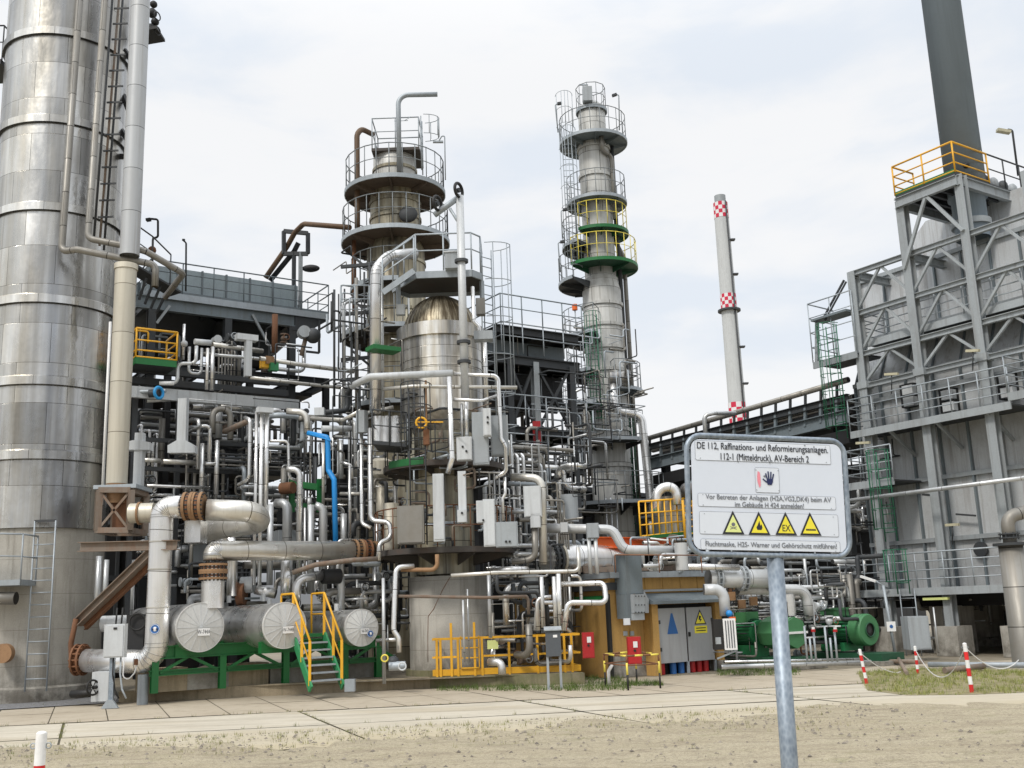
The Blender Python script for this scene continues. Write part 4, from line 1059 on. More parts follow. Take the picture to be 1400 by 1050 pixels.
# tall swing davit in front of the dome
dv = thing('davit_pole', 'tall galvanised pole with a lifting arm and two black pulleys in front of the vessel', 'hoist', at(636, 560, 27.8))
pb = at(636, 548, 27.6); pt_ = mv(pb, 'z', 268)
MB().tube([pb, pt_], .11, 16).build('pole', M['galv_bright'], dv)
for row in (359, 497, 470): MB().cyl(mv(pb, 'z', row), Z, .08, .19, 16).build('collar', M['steel_dark'], dv)
MB().tube([pt_ + X_ * .02, at(594, 294, 27.6)], .085, 12).build('arm', M['galv'], dv)
MB().tube([at(615, 285, 27.6), at(632, 312, 27.6)], .045, 8).build('strut', M['galv'], dv)
for (x, y) in ((627, 260), (598, 278)):
    d = MB(); d.ring(at(x, y, 27.5), V((1, -.55, 0)), .20, .045, 20, 8); w_ = d.build('pulley', M['black'], dv)
    d = MB(); d.cyl(at(x, y, 27.5) - V((.03, -.02, 0)), V((1, -.55, 0)), .07, .07); d.build('hub', M['steel_dark'], w_)
# ------------------------------------------------------------------ RIGHT COLUMN
c4 = col_axis(821, 374, 46)
def r4(w_, row): return w_ * m_per_px(V((c4[0], c4[1], rz(row, c4))))
T4 = thing('slender_column', 'tall slender pale column with many round platforms, two of them green', 'column', V((c4[0], c4[1], 0)))
rA, rB, rC = r4(18.5, 165), r4(21, 260), r4(26.5, 450)
z0 = rz(360, c4)
MB().lathe((c4[0], c4[1], 0), Z, [(0, rC), (rz(392, c4, rC), rC), (rz(380, c4), rB)], 40).build('lower_shell', M['column_clad'], T4)
MB().lathe((c4[0], c4[1], 0), Z, [(rz(380, c4), rB), (rz(200, c4), rB)], 40).build('middle_shell', M['column_clad'], T4)
MB().lathe((c4[0], c4[1], 0), Z, [(rz(200, c4), rB), (rz(190, c4), rA), (rz(150, c4), rA), (rz(142, c4), rA * .6), (rz(138, c4), .01)], 40).build('upper_shell', M['column_clad'], T4)
for row, r in ((196, rB), (235, rB), (378, rB), (412, rC), (441, rC), (472, rC), (503, rC), (585, rC), (635, rC)): ring_band(T4, c4, rz(row, c4, r), r, M['column_clad'], .07, .07)
g, sd_ = M['galv'], M['steel_blue']
ring_platform(T4, c4, rz(181, c4, r4(37, 181)), rA, r4(46, 181), 0, 2 * PI, M['steel_blue'], g, 1.25)
ring_platform(T4, c4, rz(145, c4, r4(17, 145)), rA * .5, r4(21, 145), 0, 2 * PI, M['steel_blue'], g, 1.2)
ring_platform(T4, c4, rz(267, c4, r4(33, 267)), rB, r4(41, 267), 0, 2 * PI, M['steel_blue'], g, 1.25)
ring_platform(T4, c4, rz(310, c4, r4(33, 310)), rB, r4(41, 310), -PI * .75, PI * .35, M['green_dark'], M['yellow_pale'], 1.25, edge=M['green'])
ring_platform(T4, c4, rz(325, c4, r4(40, 325)), rB, r4(50, 325), PI * .7, PI * 1.28, M['steel_dark'], g, 1.25)
ring_platform(T4, c4, rz(355, c4, r4(41, 355)), rB, r4(51, 355), -PI * .8, PI * .3, M['green_dark'], M['yellow_pale'], 1.25, edge=M['green'])
ring_platform(T4, c4, rz(374, c4, r4(46, 374)), rB, r4(58, 374), PI * .7, PI * 1.25, M['steel_dark'], g, 1.25)
ring_platform(T4, c4, rz(452, c4, r4(46, 452)), rC, r4(57, 452), PI * .7, PI * 1.4, M['steel_dark'], g, 1.25)
ring_platform(T4, c4, rz(503, c4, r4(43, 503)), rC, r4(54, 503), PI * .75, PI * 1.35, M['steel_dark'], g, 1.25)
ring_platform(T4, c4, rz(530, c4, r4(38, 530)), rC, r4(48, 530), -PI * .45, PI * .3, M['steel_blue'], g, 1.25)
ring_platform(T4, c4, rz(548, c4, r4(53, 548)), rC, r4(66, 548), PI * .75, PI * 1.4, M['steel_dark'], g, 1.25)
ring_platform(T4, c4, rz(600, c4, r4(48, 600)), rC, r4(60, 600), PI * .7, PI * 1.75, M['steel_dark'], g, 1.25)
ring_platform(T4, c4, rz(686, c4, r4(60, 686)), rC, r4(75, 686), PI * .75, PI * 1.85, M['steel_dark'], g, 1.25)
m = MB(); a = V((c4[0] - rB - .55, c4[1] - .6, rz(372, c4))); b = V((a.x, a.y, rz(186, c4))); ladder(m, a, b, X_, .45); m.build('ladder', g, T4)
cage(MB(), a, b, -Y_, X_, .4, .9).build('ladder_cage', g, T4)
m = MB(); a = V((c4[0] - r4(38, 150), c4[1] - .5, rz(181, c4))); cage(m, a, a + Z * 1.6, -Y_, X_, .4, .8); m.build('top_cage', g, T4)
m = MB(); a = V((c4[0] - .15, c4[1] - r4(36, 520), rz(590, c4, 1))); a = at(817, 590, 46 - rC - .5); b = mv(a, 'z', 430); ladder(m, a, b, X_, .45); m.build('ladder', M['green_ladder'], T4)
cage(MB(), mv(a, 'z', 575), b, -Y_, X_, .38, .8).build('ladder_cage', M['green_ladder'], T4)
m = MB(); a = at(860, 740, 46.3); b = mv(a, 'z', 565); ladder(m, a, b, X_, .45); m.build('ladder', M['green_ladder'], T4)
cage(MB(), a, b, -Y_ + X_ * .4, X_, .4, .7).build('ladder_cage', M['green_ladder'], T4)
for (x0, y0, x1, y1, l) in ((763, 181, 759, 143, 'left lamp mast on the top platform of the slender column'), (847, 178, 846, 130, 'right lamp mast on the top platform of the slender column'), (769, 326, 767, 288, 'lamp mast on the upper left dark platform of the slender column'), (766, 372, 763, 332, 'lamp mast on the lower left dark platform of the slender column')):
    t = thing('platform_lamp', l, 'lamp', at(x0, y0, 45)); s = -1 if x0 > 800 else 1
    MB().tube([at(x0, y0, 45), at(x1, y1, 45), at(x1 + 4 * s, y1 - 1, 45)], .03, 6, fillet=.1).build('pole', g, t)
    MB().bar(at(x1 + 3 * s, y1 - 1, 45), at(x1 + 9 * s, y1 + 1 - 3 * (s > 0), 45), .16, .1).build('lamp_head', M['steel_dark'], t)
t = thing('lightning_mast', 'short T-shaped mast on the very top of the slender column', 'mast', at(798, 138, 46)); MB().tube([at(797, 140, 46), at(797, 116, 46)], .03, 6).build('rod', g, t); MB().bar(at(792, 116, 46), at(804, 116, 46), .06, .06).build('crossbar', g, t)
one(MB().box(at(803, 130, 45.3), (.22, .2, .36)), 'instrument_box', 'grey box on the very top platform of the slender column', 'box', M['box_grey'])
YR = 46.2
pipe('dark pipe down the right side of the slender column from the top platform', (822, 186, 45), [('p', 823, 205, 45.2), ('p', 836, 214, 45.6), ('z', 300)], 6, M['pipe_dull'])
pipe('black riser close to the right side of the slender column', (836, 200, 46), [('z', 330), ('p', 846, 345, 46), ('z', 700)], 6, M['steel_dark'])
pipe('grey riser right of the black riser of the slender column', (841, 330, 46.4), [('p', 853, 352, 46.4), ('z', 745)], 6, M['pipe_dull'])
pipe('thin dark riser furthest right on the slender column', (856, 545, 46.6), [('z', 760)], 4, M['steel_dark'])
pipe('silver pipe from the slender column nozzle, stepping out right and down', (838, 524, 44.5), [('z', 552), ('p', 846, 563, 44.5), ('p', 877, 568, 44.6), ('p', 890, 690, 44.6), ('z', 712)], 11.5, M['pipe_clad'], fillet=.4)
one(MB().cyl(at(833, 518, 44.6), X_, .9, .38), 'nozzle_drum', 'small horizontal silver drum on the right platform of the slender column', 'nozzle', M['vessel_clad'])
pipe('white pipe in a square bend left of the slender column', (776, 541, 43), [('p', 800, 529, 43), ('p', 804, 603, 43), ('p', 828, 605, 43), ('z', 655)], 3.6, M['pipe_grey'])
for i, x in enumerate((829, 836, 843)): pipe('slim riser on the foot of the slender column', (x - 1, 680, 44), [('z', 800)], 2.6, M['pipe_grey'], group='slim risers on the slender column foot')
t = thing('warning_light', 'orange-red lamp on the left platform of the slender column', 'lamp', at(786, 452, 45)); MB().tube([at(788, 452, 44.5), at(786, 424, 44.5)], .03).build('pole', g, t); MB().cyl(at(786, 424, 44.5), Z, .26, .12).build('lamp_head', M['orange'], t)
# ------------------------------------------------------------------ STEEL DECK (air cooler)
CP = at(217, 416, 32.5)
def vp(px, py, back=0.0): return onpl(px, py, CP + U * back, U)
ac = thing('air_cooler', 'long blue-grey air cooler on a raised steel deck with handrails', 'air cooler', V((CP.x, CP.y, 0)))
zg = vp(217, 403).z; L = (vp(449, 411) - vp(205, 403)); L.z = 0; LL = L.length; o = vp(205, 403); o.z = 0
D = 5.6
def acp(a, b, z): return V((o.x, o.y, z)) + W * a + U * b
MB().gbox(acp(LL / 2, D / 2, zg + .02), (LL / 2, D / 2, .06)).build('deck', M['steel_blue'], ac)
Lg = LL * .80
for b in (0.1, D - .1):
    MB().ibeam(acp(-.4, b, zg - .27), acp(Lg, b, zg - .27), .2, .44).build('girder', M['steel_blue'], ac)
for k in range(6):
    MB().ibeam(acp(Lg * k / 5, .2, zg - .22), acp(Lg * k / 5, D - .2, zg - .22), .14, .3).build('cross_beam', M['steel_dark'], ac)
rail(MB(), [acp(0, D, zg + .08), acp(0, 0, zg + .08), acp(LL, 0, zg + .08), acp(LL, D, zg + .08)], 1.1, 1.0, .022, (1, .66, .33), True).build('railing', M['steel_blue'], ac)
MB().gbox(acp(LL * .43, 1.0, zg + .62), (LL * .42, .45, .55)).build('header_box', M['header_blue'], ac)
MB().gbox(acp(LL * .43, 3.2, zg + .75), (LL * .42, 1.3, .2)).build('tube_bundle', M['steel_blue'], ac)
for k in range(7): MB().gbox(acp(LL * (.03 + .134 * k), 1.0, zg + .62), (.03, .48, .58)).build('rib', M['steel_blue'], ac)
MB().gbox(acp(LL * .5, -.03, zg + .0), (LL * .5, .025, .11)).build('deck_edge', M['galv'], ac)
for k, a in enumerate((1.35, 4.0)):
    q = acp(a, 2.8, zg - 1.35)
    MB().lathe(q, Z, [(0, 1.15), (.35, 1.15), (1.1, 1.9)], 40).build('fan_shroud', M['steel_dark'], ac)
    MB().lathe(q, Z, [(.1, .1), (.1, 1.1)], 40, smooth=False).build('fan_guard', M['steel_black'], ac)
    MB().cyl(q - Z * .5, Z, .5, .2).build('fan_motor', M['steel_dark'], ac)
# right end bracket and hanging frame
MB().prism([acp(Lg, 0, zg - .04), acp(LL, 0, zg - .04), acp(LL, 0, zg - .12), acp(Lg, 0, zg - .95)], U * .08).build('end_bracket', M['steel_dark'], ac)
m = MB(); a = acp(LL - .35, 0, zg - .1); m.bar(a, a - Z * 1.25, .07, .07); m.bar(a - Z * 1.25, a - Z * 1.25 - W * .8, .07, .07); m.bar(a - Z * .5, a - Z * .5 - W * 1.0, .07, .07); m.build('hanging_frame', M['steel_dark'], ac)
for (x0, y0, x1, y1) in ((214, 442, 232, 418), (345, 430, 372, 480)): MB().bar(vp(x0, y0), vp(x1, y1), .08, .08).build('brace', M['steel_grey'], ac)
# columns to ground
for a in (.1, 2.6, Lg - .1):
    for b in (.1, D - .1):
        MB().ibeam(acp(a, b, KZ), acp(a, b, zg - .5), .24, .24).build('column', M['steel_dark'], ac)
# frame over the deck
m = thing('frame_post', 'dark square steel frame on a post over the steel deck', 'frame', at(402, 400, 33)); q = MB()
cs_ = [at(388, 347, 36.2), at(388, 316, 36.2), at(421, 319, 36.2), at(421, 347, 36.2)]
for i in range(4): q.bar(cs_[i], cs_[(i + 1) % 4], .12, .14)
q.build('square', M['steel_dark'], m)
for x in (402, 411): MB().bar(at(x, 345, 36.2), V((at(x, 345, 36.2).x, 36.2, zg)), .12, .12).build('post', M['steel_dark' if x == 402 else 'steel_grey'], m)
MB().sphere(at(425, 367, 36.3), .3, 16, (1.1, .6, .45)).build('silencer', M['steel_black'], m)
t = thing('platform_lamp', 'thin lamp post on the left part of the steel deck', 'lamp', at(254, 400, 32)); MB().tube([at(254, 398, 32), at(254.5, 332, 32), at(251, 329, 32)], .03, 6, fillet=.1).build('pole', M['steel_dark'], t); MB().cyl(at(251, 329, 32), Z, .05, .05).build('lamp_head', M['steel_dark'], t)
t = thing('platform_lamp', 'dark hooked lamp post right beside the fat downcomer', 'lamp', at(208, 345, 31)); MB().tube([at(208, 372, 31), at(209, 326, 31), at(216, 324, 31), at(216, 300, 31), at(204, 299, 31)], .035, 6, fillet=.08).build('pole', M['steel_black'], t); MB().bar(at(200, 301, 31), at(206, 300, 31), .14, .08).build('lamp_head', M['steel_black'], t)
MB().sphere(at(208, 342, 31), .13, 12).build('junction', M['rust'], t)
t = thing('access_platform', 'dark handrail and bracket platform between the downcomer and the steel deck', 'platform', at(215, 400, 30))
rail(MB(), [at(178, 352, 30), at(207, 372, 30.6), at(232, 396, 31.2)], 1.15, .6, .022).build('railing', M['steel_dark'], t)
MB().bar(at(180, 366, 30.2), at(240, 402, 31.5), .6, .06).build('deck', M['steel_dark'], t)
for k in range(4): MB().bar(at(200 + 10 * k, 380 + 5 * k, 30.4 + .3 * k), at(190 + 8 * k, 410 + 6 * k, 30.6 + .3 * k), .06, .06).build('bracket', M['steel_dark'], t)
# yellow-railed platform
yp = thing('yellow_platform', 'small platform with yellow handrails and green toe boards beside the fat downcomer', 'platform', at(212, 498, 29.5))
a = at(185, 497, 29.0); b = mv(a, 'v', 241); dd = U * 1.1
MB().prism([a, b, b + dd, a + dd], Z * .05).build('deck', M['steel_dark'], yp)
m = MB(); 
for p, q in ((a, b), (b, b + dd), (a, a + dd)): m.bar(p + Z * .1, q + Z * .1, .02, .2)
m.build('toe_board', M['green'], yp)
rail(MB(), [a + dd + Z * .2, a + Z * .2, b + Z * .2, b + dd + Z * .2], .85, .95, .03, (1, .6, .25, 0.02)).build('railing', M['yellow'], yp)
m = MB(); q = a + dd * .9 + Z * .9; m.tube([q, q + Z * .35, q + Z * .35 + (b - a) * .5, q + (b - a) * .5], .03, 6, fillet=.06); m.build('gate_frame', M['yellow'], yp)
# big light girder + dark ones below
gd = thing('pipe_rack', 'open steel pipe rack of dark columns with a light grey girder in front', 'pipe rack', acp(1, 1, KZ))
f = -.55
g0 = vp(176, 527, f)
ga = at(172, 535, 29.2); gb = mv(ga, 'v', 408)
MB().bar(ga, gb, .14, .33).build('front_girder', M['girder_light'], gd)
for k in range(9): MB().gbox(ga.lerp(gb, (k + .5) / 9) - U * .08, (.012, .01, .15)).build('girder_stiffener', M['girder_light'], gd)
ge = mv(gb, 'z', 592); MB().gbox((gb + ge) / 2 - W * .12 - Z * .02, (.12, .08, abs(gb.z - ge.z) / 2)).build('end_leg', M['girder_light'], gd)
for (y_, h_) in ((505, .16), (520, .2)): a_ = at(180, y_, 29.9); MB().bar(a_, mv(a_, 'v', 393), .2, h_).build('dark_beam', M['steel_dark'], gd)
for x_ in (185, 245, 330, 392): a_ = at(x_, 545, 29.8 + (x_ - 185) * .02); MB().bar(a_, mv(a_, 'z', 860), .14, .14).build('front_column', M['steel_dark'], gd)
for y_ in (600, 640, 690): a_ = at(186, y_, 29.9); MB().bar(a_, mv(a_, 'v', 392), .1, .12).build('front_rail_beam', M['steel_dark'], gd)
zf = g0.z
for dz, mt in ((.75, 'steel_dark'), (-1.9, 'steel_dark'), (-3.7, 'steel_dark')):
    for b in (-.2, 2.4, D): MB().ibeam(acp(-.8, b, zf + dz), acp(LL * .98, b, zf + dz), .2, .3).build('longitudinal_beam', M[mt], gd)
    for a in (.1, 1.6, 3.2, Lg, LL * .98): MB().ibeam(acp(a, -.2, zf + dz - .02), acp(a, D, zf + dz - .02), .16, .26).build('cross_beam', M[mt], gd)
for a in (.6, 3.3, LL * .97):
    for b in (-.2, 2.4): MB().ibeam(acp(a, b, KZ), acp(a, b, zf + .9), .2, .2).build('column', M['steel_black'], gd)
MB().gbox(acp(LL * .45, D * .6, zf + .55), (LL * .52, D * .42, .06)).build('floor', M['steel_black'], gd)  # black floors added to keep light out of the rack
MB().gbox(acp(LL * .45, D * .6, zf - 2.1), (LL * .50, D * .40, .05)).build('floor', M['steel_black'], gd)
# black backdrop blocks added behind the pipes to shut out light
def dark_backdrop(name, label, p0, p1, top, depth, mat):
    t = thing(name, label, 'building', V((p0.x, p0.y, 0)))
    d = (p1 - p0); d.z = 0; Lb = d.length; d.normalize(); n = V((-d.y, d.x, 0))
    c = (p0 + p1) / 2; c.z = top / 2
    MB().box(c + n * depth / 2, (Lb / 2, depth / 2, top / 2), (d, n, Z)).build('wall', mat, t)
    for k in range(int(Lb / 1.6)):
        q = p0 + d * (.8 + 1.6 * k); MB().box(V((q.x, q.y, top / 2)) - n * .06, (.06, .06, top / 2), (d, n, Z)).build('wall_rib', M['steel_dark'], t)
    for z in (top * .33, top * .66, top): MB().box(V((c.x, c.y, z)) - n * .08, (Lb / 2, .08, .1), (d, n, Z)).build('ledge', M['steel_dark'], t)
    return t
q0, q1 = acp(-3, D + 1.5, 0), acp(LL * .98, D + 1.5, 0)
dark_backdrop('rack_backdrop', 'black backdrop block added deep behind the pipe rack and drums', q0, q1, zg - 1.6, 5, M['steel_black'])
q0, q1 = at(446, 700, 38), at(530, 700, 38.5); q0.z = q1.z = 0; dark_backdrop('low_backdrop', 'low black backdrop block added between the pipe rack and the stained tower', q0, q1, zrow(q0.x, q0.y, 612), 4, M['steel_black'])
q0 = at(668, 700, 42); q1 = at(905, 700, 52); dark_backdrop('column_backdrop', 'black backdrop block added behind the slender column and vessel', V((q0.x, q0.y, 0)), V((q1.x, q1.y, 0)), zrow(q0.x, q0.y, 655), 5, M['steel_black'])
# ------------------------------------------------------------------ lattice deck structure right of the vessel
LR = thing('steel_structure', 'dark lattice structure with a railed roof deck behind the domed vessel', 'steel structure', at(730, 800, 38))
lp = at(700, 490, 37)
def l2(px, py, back=0.0): return onpl(px, py, lp + U * back, U)
zr, z2_, z3_, z4_ = l2(700, 452).z, l2(700, 492).z, l2(700, 588).z, l2(700, 640).z
lo = l2(684, 500, 0); lo.z = 0; Wd = (l2(792, 500) - l2(684, 500)); Wd.z = 0; WL_ = Wd.length
def lpnt(a, b, z): return V((lo.x, lo.y, z)) + W * a + U * b
for z, t_ in ((zr, .28), (z2_, .32), (z3_, .26), (z4_, .2)):
    for b in (0, 4.5): MB().ibeam(lpnt(-.2, b, z), lpnt(WL_, b, z), .2, t_).build('beam', M['steel_dark'], LR)
    for a in (0, WL_ / 2, WL_): MB().ibeam(lpnt(a, 0, z), lpnt(a, 4.5, z), .18, t_ * .9).build('cross_beam', M['steel_dark'], LR)
MB().gbox(lpnt(WL_ / 2, 2.2, z2_ + .16), (WL_ / 2, 2.2, .05)).build('deck', M['steel_black'], LR)
MB().gbox(lpnt(WL_ * .55, 2.6, z2_ - .75), (WL_ * .40, 1.7, .5)).build('plenum', M['steel_black'], LR)
MB().gbox(lpnt(WL_ / 2, 2.2, zr + .15), (WL_ / 2, 2.2, .04)).build('roof', M['steel_dark'], LR)
MB().gbox(lpnt(WL_ * .5, 1.6, zr - .45), (WL_ * .45, .9, .25)).build('tube_bundle', M['steel_blue'], LR)
MB().gbox(lpnt(WL_ / 2, 2.4, z3_ + .13), (WL_ / 2, 2.2, .04)).build('deck', M['steel_black'], LR)
for a in (.35, WL_ * .42, WL_ * .88):
    for b in (0, 4.5): MB().ibeam(lpnt(a, b, 0), lpnt(a, b, z2_ if b == 0 else zr), .24, .24).build('column', M['steel_grey'] if a > 1 and b == 0 and a < 3 else M['steel_dark'], LR)
for (a0_, b0_) in ((.35, WL_ * .42), (WL_ * .42, WL_ * .88)):
    MB().bar(lpnt(a0_, 0, z3_), lpnt(b0_, 0, z2_), .09, .09).build('brace', M['steel_dark'], LR); MB().bar(lpnt(b0_, 0, z3_), lpnt(a0_, 0, z2_), .09, .09).build('brace', M['steel_dark'], LR)
    MB().bar(lpnt(a0_, 4.5, z3_), lpnt(b0_, 4.5, z2_), .1, .1).build('brace', M['steel_dark'], LR)
for z in (zr + .15, z2_ + .2, z3_ + .15, z4_ + .1): rail(MB(), [lpnt(-.1, 3, z), lpnt(-.1, -.3, z), lpnt(WL_, -.3, z)], 1.1, 1.0, .024).build('railing', M['galv'] if z < zr else M['steel_blue'], LR)
MB().cyl(at(745, 605, 37), X_, .01, .01).build('bolt', M['steel_dark'], LR)
one(MB().box(at(734, 592, 37.2), (.14, .1, .42)), 'fire_locker', 'small red locker on the lattice structure behind the vessel', 'locker', M['red'])
# ------------------------------------------------------------------ NAMED PIPES AND EQUIPMENT, LEFT / CENTRE
G, WH, DU, CRM = M['pipe_grey'], M['pipe_clad'], M['pipe_dull'], M['pipe_cream']
Q = pipe
# --- on and under the steel deck
Q('small grey pipe in a double step right of the yellow platform', (222, 524, 29.8), [('p', 243, 524, 29.8), ('p', 243, 497, 29.8), ('p', 268, 497, 29.9), ('z', 473)], 5, G)
Q('narrow U-bend of grey pipe under the steel deck', (259, 474, 30.4), [('z', 510), ('v', 275), ('z', 476)], 4, G)
Q('left of two short grey risers standing on the light girder', (284, 476, 30.2), [('z', 533)], 4.5, WH)
Q('right of two short grey risers standing on the light girder', (291, 474, 30.3), [('z', 534)], 5.5, WH)
t = thing('cable_duct', 'light grey T-shaped duct standing in front of the black beams under the steel deck', 'duct', at(339, 515, 30.4))
MB().gbox(at(339, 489, 30.4), (.09, .1, .58)).build('upright', M['box_white'], t)
MB().gbox(at(337, 462, 30.4), (.32, .14, .09)).build('head', M['box_white'], t)
Q('long pale pipe leaving the T-shaped duct to the right', (341, 516, 30.4), [('p', 402, 523, 31.4), ('p', 481, 532, 32.5)], 4.5, CRM)
Q('flat-topped short duct above the two short risers', [at(266, 467, 30.1), at(288, 469, 30.4)], [], 8, M['box_white'], r=.09)
Q('pale pipe just under the fans, left part', [at(290, 471, 30.8), at(359, 480, 32.2)], [], 7, CRM, r=.075)
Q('long thin grey pipe under the fans toward the stained tower', (290, 485, 30.6), [('p', 340, 489, 31.3), ('p', 481, 507, 33)], 4.5, G)
Q('cream pipe running from the ochre valve group to the stained tower', (355, 490, 31), [('p', 420, 500, 32), ('p', 484, 508, 32.6)], 6, CRM)
Q('thick rust-red vertical pipe under the right fan', (376, 430, 32.8), [('z', 482)], 8, M['rust'])
Q('thin grey riser under the left fan', (252, 443, 30.6), [('z', 492)], 4, WH)
for k, (x, y, s) in enumerate(((252, 470, .07), (232, 492, .06))): one(MB().sphere(at(x, y, 30.3), s * 1.5, 12), 'valve', ['small white valve on the thin riser under the left fan', 'small white valve behind the yellow platform'][k], 'valve', M['box_white'])
t = thing('control_valve', 'round pale valve head and dark body on the right end of the deck structure', 'valve', at(420, 470, 32)); MB().cyl(at(414, 456, 32), X_ * .4 - Y_, .3, .19).build('actuator', M['box_grey'], t)
MB().sphere(at(428, 459, 32), .25, 14).build('body', M['steel_dark'], t); MB().tube([at(418, 462, 32), at(412, 486, 32)], .07).build('stem', M['rust_grey'], t)
for k, (x, y, m_) in enumerate(((362, 498, 'yellow'), (374, 502, 'green_light'), (368, 493, 'rust_orange'))): one(MB().gbox(at(x, y, 31.2), (.13, .1, .12)), 'valve', ['yellow valve on the pipes below the right fan', 'green valve on the pipes below the right fan', 'orange-brown valve on the pipes below the right fan'][k], 'valve', M[m_])
Q('dark grey pipe along the black beams, upper', [at(190, 507, 30.4), at(262, 512, 31.2)], [], 5, M['rust_grey'], r=.05)
Q('white pipe stub lying on the light girder', [at(218, 524, 29.6), at(238, 524, 29.7)], [], 6, M['white'], r=.06)
t = thing('blue_valve', 'bright blue handwheel and flange at the left end of the light girder', 'valve', at(217, 538, 29.4))
MB().ring(at(217, 537, 29.2), V((1, -.5, 0)), .16, .045, 20, 8).build('handwheel', M['valve_blue'], t); MB().cyl(at(204, 538, 29.3), X_, .3, .12).build('body', M['steel_dark'], t); MB().cyl(at(184, 536, 29.4), X_, .9, .06).build('stem', M['galv'], t)
Q('thick pipe under the left end of the light girder', [at(200, 548, 29.6), at(243, 546, 30.2)], [], 5, G, r=.055)
# --- T shaped ducts
def tduct(px, y0, y1, Y, wt, ws, ym, yb, label, left=True):
    t = thing('air_duct', label, 'duct', at(px, y1, Y)); s = m_per_px(at(px, y0, Y))
    MB().box(at(px, (y0 + y1) / 2, Y), (wt / 2 * s, .12, (y1 - y0) / 2 * s)).build('shaft', M['box_white'], t)
    c = at(px + (-2), (ym + yb) / 2, Y); a = at(px - ws / 2, yb, Y); b = at(px + ws / 2, yb, Y); h1 = at(px - ws / 2, yb - 10, Y); h2 = at(px + ws / 2, yb - 10, Y); u1, u2 = at(px - wt / 2, ym, Y), at(px + wt / 2, ym, Y)
    MB().prism([a - Y_ * .16, b - Y_ * .16, h2 - Y_ * .16, u2 - Y_ * .16, u1 - Y_ * .16, h1 - Y_ * .16], Y_ * .3).build('hood', M['box_white'], t)
tduct(250, 545, 612, 29.4, 12, 37, 603, 620, 'light grey duct with a flared hood below the light girder')
tduct(190, 592, 690, 28.0, 11, 35, 603, 616, 'light grey duct with a flared hood right of the fat downcomer foot')
# --- rack pipes
Q('silver pipe with an elbow just right of the flared duct, upper', (262, 556, 31), [('p', 291, 556, 31.6)], 7, WH)
Q('thick silver pipe along the light girder underside', (300, 556, 31), [('p', 346, 559, 31.8), ('m', 'u', 1.5)], 8, WH)
Q('silver pipe with downward elbow at the girder end leg', (368, 561, 31.3), [('p', 387, 562, 31.6), ('z', 592)], 8, WH)
Q('fat grey riser crossing under the light girder', (299, 552, 31.5), [('z', 600)], 11, G)
Q('fat dark grey riser behind the flared ducts', (222, 572, 31.0), [('z', 645)], 8.5, DU)
Q('white pipe hooked over a beam right of the flared duct', (286, 632, 29.9), [('z', 583), ('v', 275), ('m', 'u', 1.2)], 5.5, WH)
Q('thin silver riser hooked at the top, left of the three tall risers', (270, 642, 30.1), [('z', 574), ('p', 262, 573, 31)], 5, WH)
Q('broad flat riser left of centre, cream at the foot', (277, 606, 29.9), [('z', 682)], 6.5, WH)
Q('second broad flat riser left of centre', (297, 602, 30), [('z', 676)], 6.5, WH)
Q('white branch joining the two broad risers', [at(280, 634, 29.8), at(297, 634, 30)], [], 5, WH, r=.05)
Q('leftmost of the tall silver risers behind the long horizontal pipe', (351, 562, 28.4), [('z', 800)], 4.8, WH)
Q('second of the tall silver risers behind the long horizontal pipe', (358, 564, 28.4), [('z', 800)], 5.5, WH)
Q('third tall silver riser, thicker below the joint', (365, 564, 28.5), [('z', 700)], 6.5, WH)
Q('thick lower half of the third tall silver riser', (370, 690, 28.5), [('z', 800)], 8.5, G)
t = thing('header_box', 'small pale header joining the heads of the tall silver risers', 'header', at(362, 562, 28.4)); MB().gbox(at(362, 561, 28.4), (.22, .1, .07)).build('box', M['box_white'], t)
Q('silver pipe with a hooked foot left of the tall risers', (335, 571, 28.9), [('p', 342, 574, 28.6), ('z', 655), ('p', 326, 663, 28.8)], 5.5, WH)
Q('brown-stained pipe slanting down under the silver header', [at(307, 590, 30), at(341, 575, 29.2)], [], 7, M['rust_grey'], r=.08)
Q('square-bent thin white pipe right of the tall risers', (369, 603, 29), [('p', 394, 603, 29.2), ('p', 395, 653, 29.2), ('p', 406, 657, 29.3)], 4, WH)
Q('cream horizontal pipe below the flared ducts', [at(197, 629, 29.2), at(219, 630, 29.5)], [], 6, CRM, r=.065)
Q('longer cream horizontal pipe below the flared ducts', [at(222, 631, 29.6), at(266, 633, 30.2)], [], 7, CRM, r=.075)
Q('thin white horizontal pipe low behind the silver elbow', [at(200, 664, 28.8), at(287, 667, 30)], [], 4, WH, r=.045)
Q('large silver pipe with a top elbow behind the long horizontal pipe, left', (378, 688, 29.6), [('p', 393, 688, 29.4), ('z', 812)], 13, G, fillet=.3)
Q('silver riser with a top elbow, just right of the square-bent pipe', (392, 641, 29), [('p', 410, 643, 29), ('z', 812)], 8.5, WH)
Q('grey riser behind the square-bent pipe', (388, 640, 30), [('z', 690)], 8, DU)
Q('pale green-grey riser with a narrow neck', (425, 690, 29.0), [('z', 812)], 9.5, G)
Q('narrow neck on the pale riser', (423, 681, 29.0), [('z', 692)], 6, G, cat='pipe')
Q('silver riser curving left at the top beside the blue pipe', (431, 691, 29.2), [('p', 442, 695, 29.2), ('z', 812)], 11, G)
Q('thin white riser between two thick silver risers', (417, 694, 28.9), [('z', 812)], 3.6, WH)
Q('thin cream riser just left of the blue pipe', (442, 605, 29.6), [('z', 692)], 4, CRM)
Q('bright blue pipe stepping right on its way down', (421, 592, 28.9), [('p', 448, 598, 28.7), ('p', 449, 643, 28.7), ('p', 457, 656, 28.6), ('p', 459, 752, 28.5)], 7.2, M['blue'], fillet=.08)
one(MB().bar(at(424, 593, 28.8), at(452, 602, 28.6), .04, .04), 'blue_bar', 'slim blue bar at the head of the blue pipe', 'bar', M['blue'])
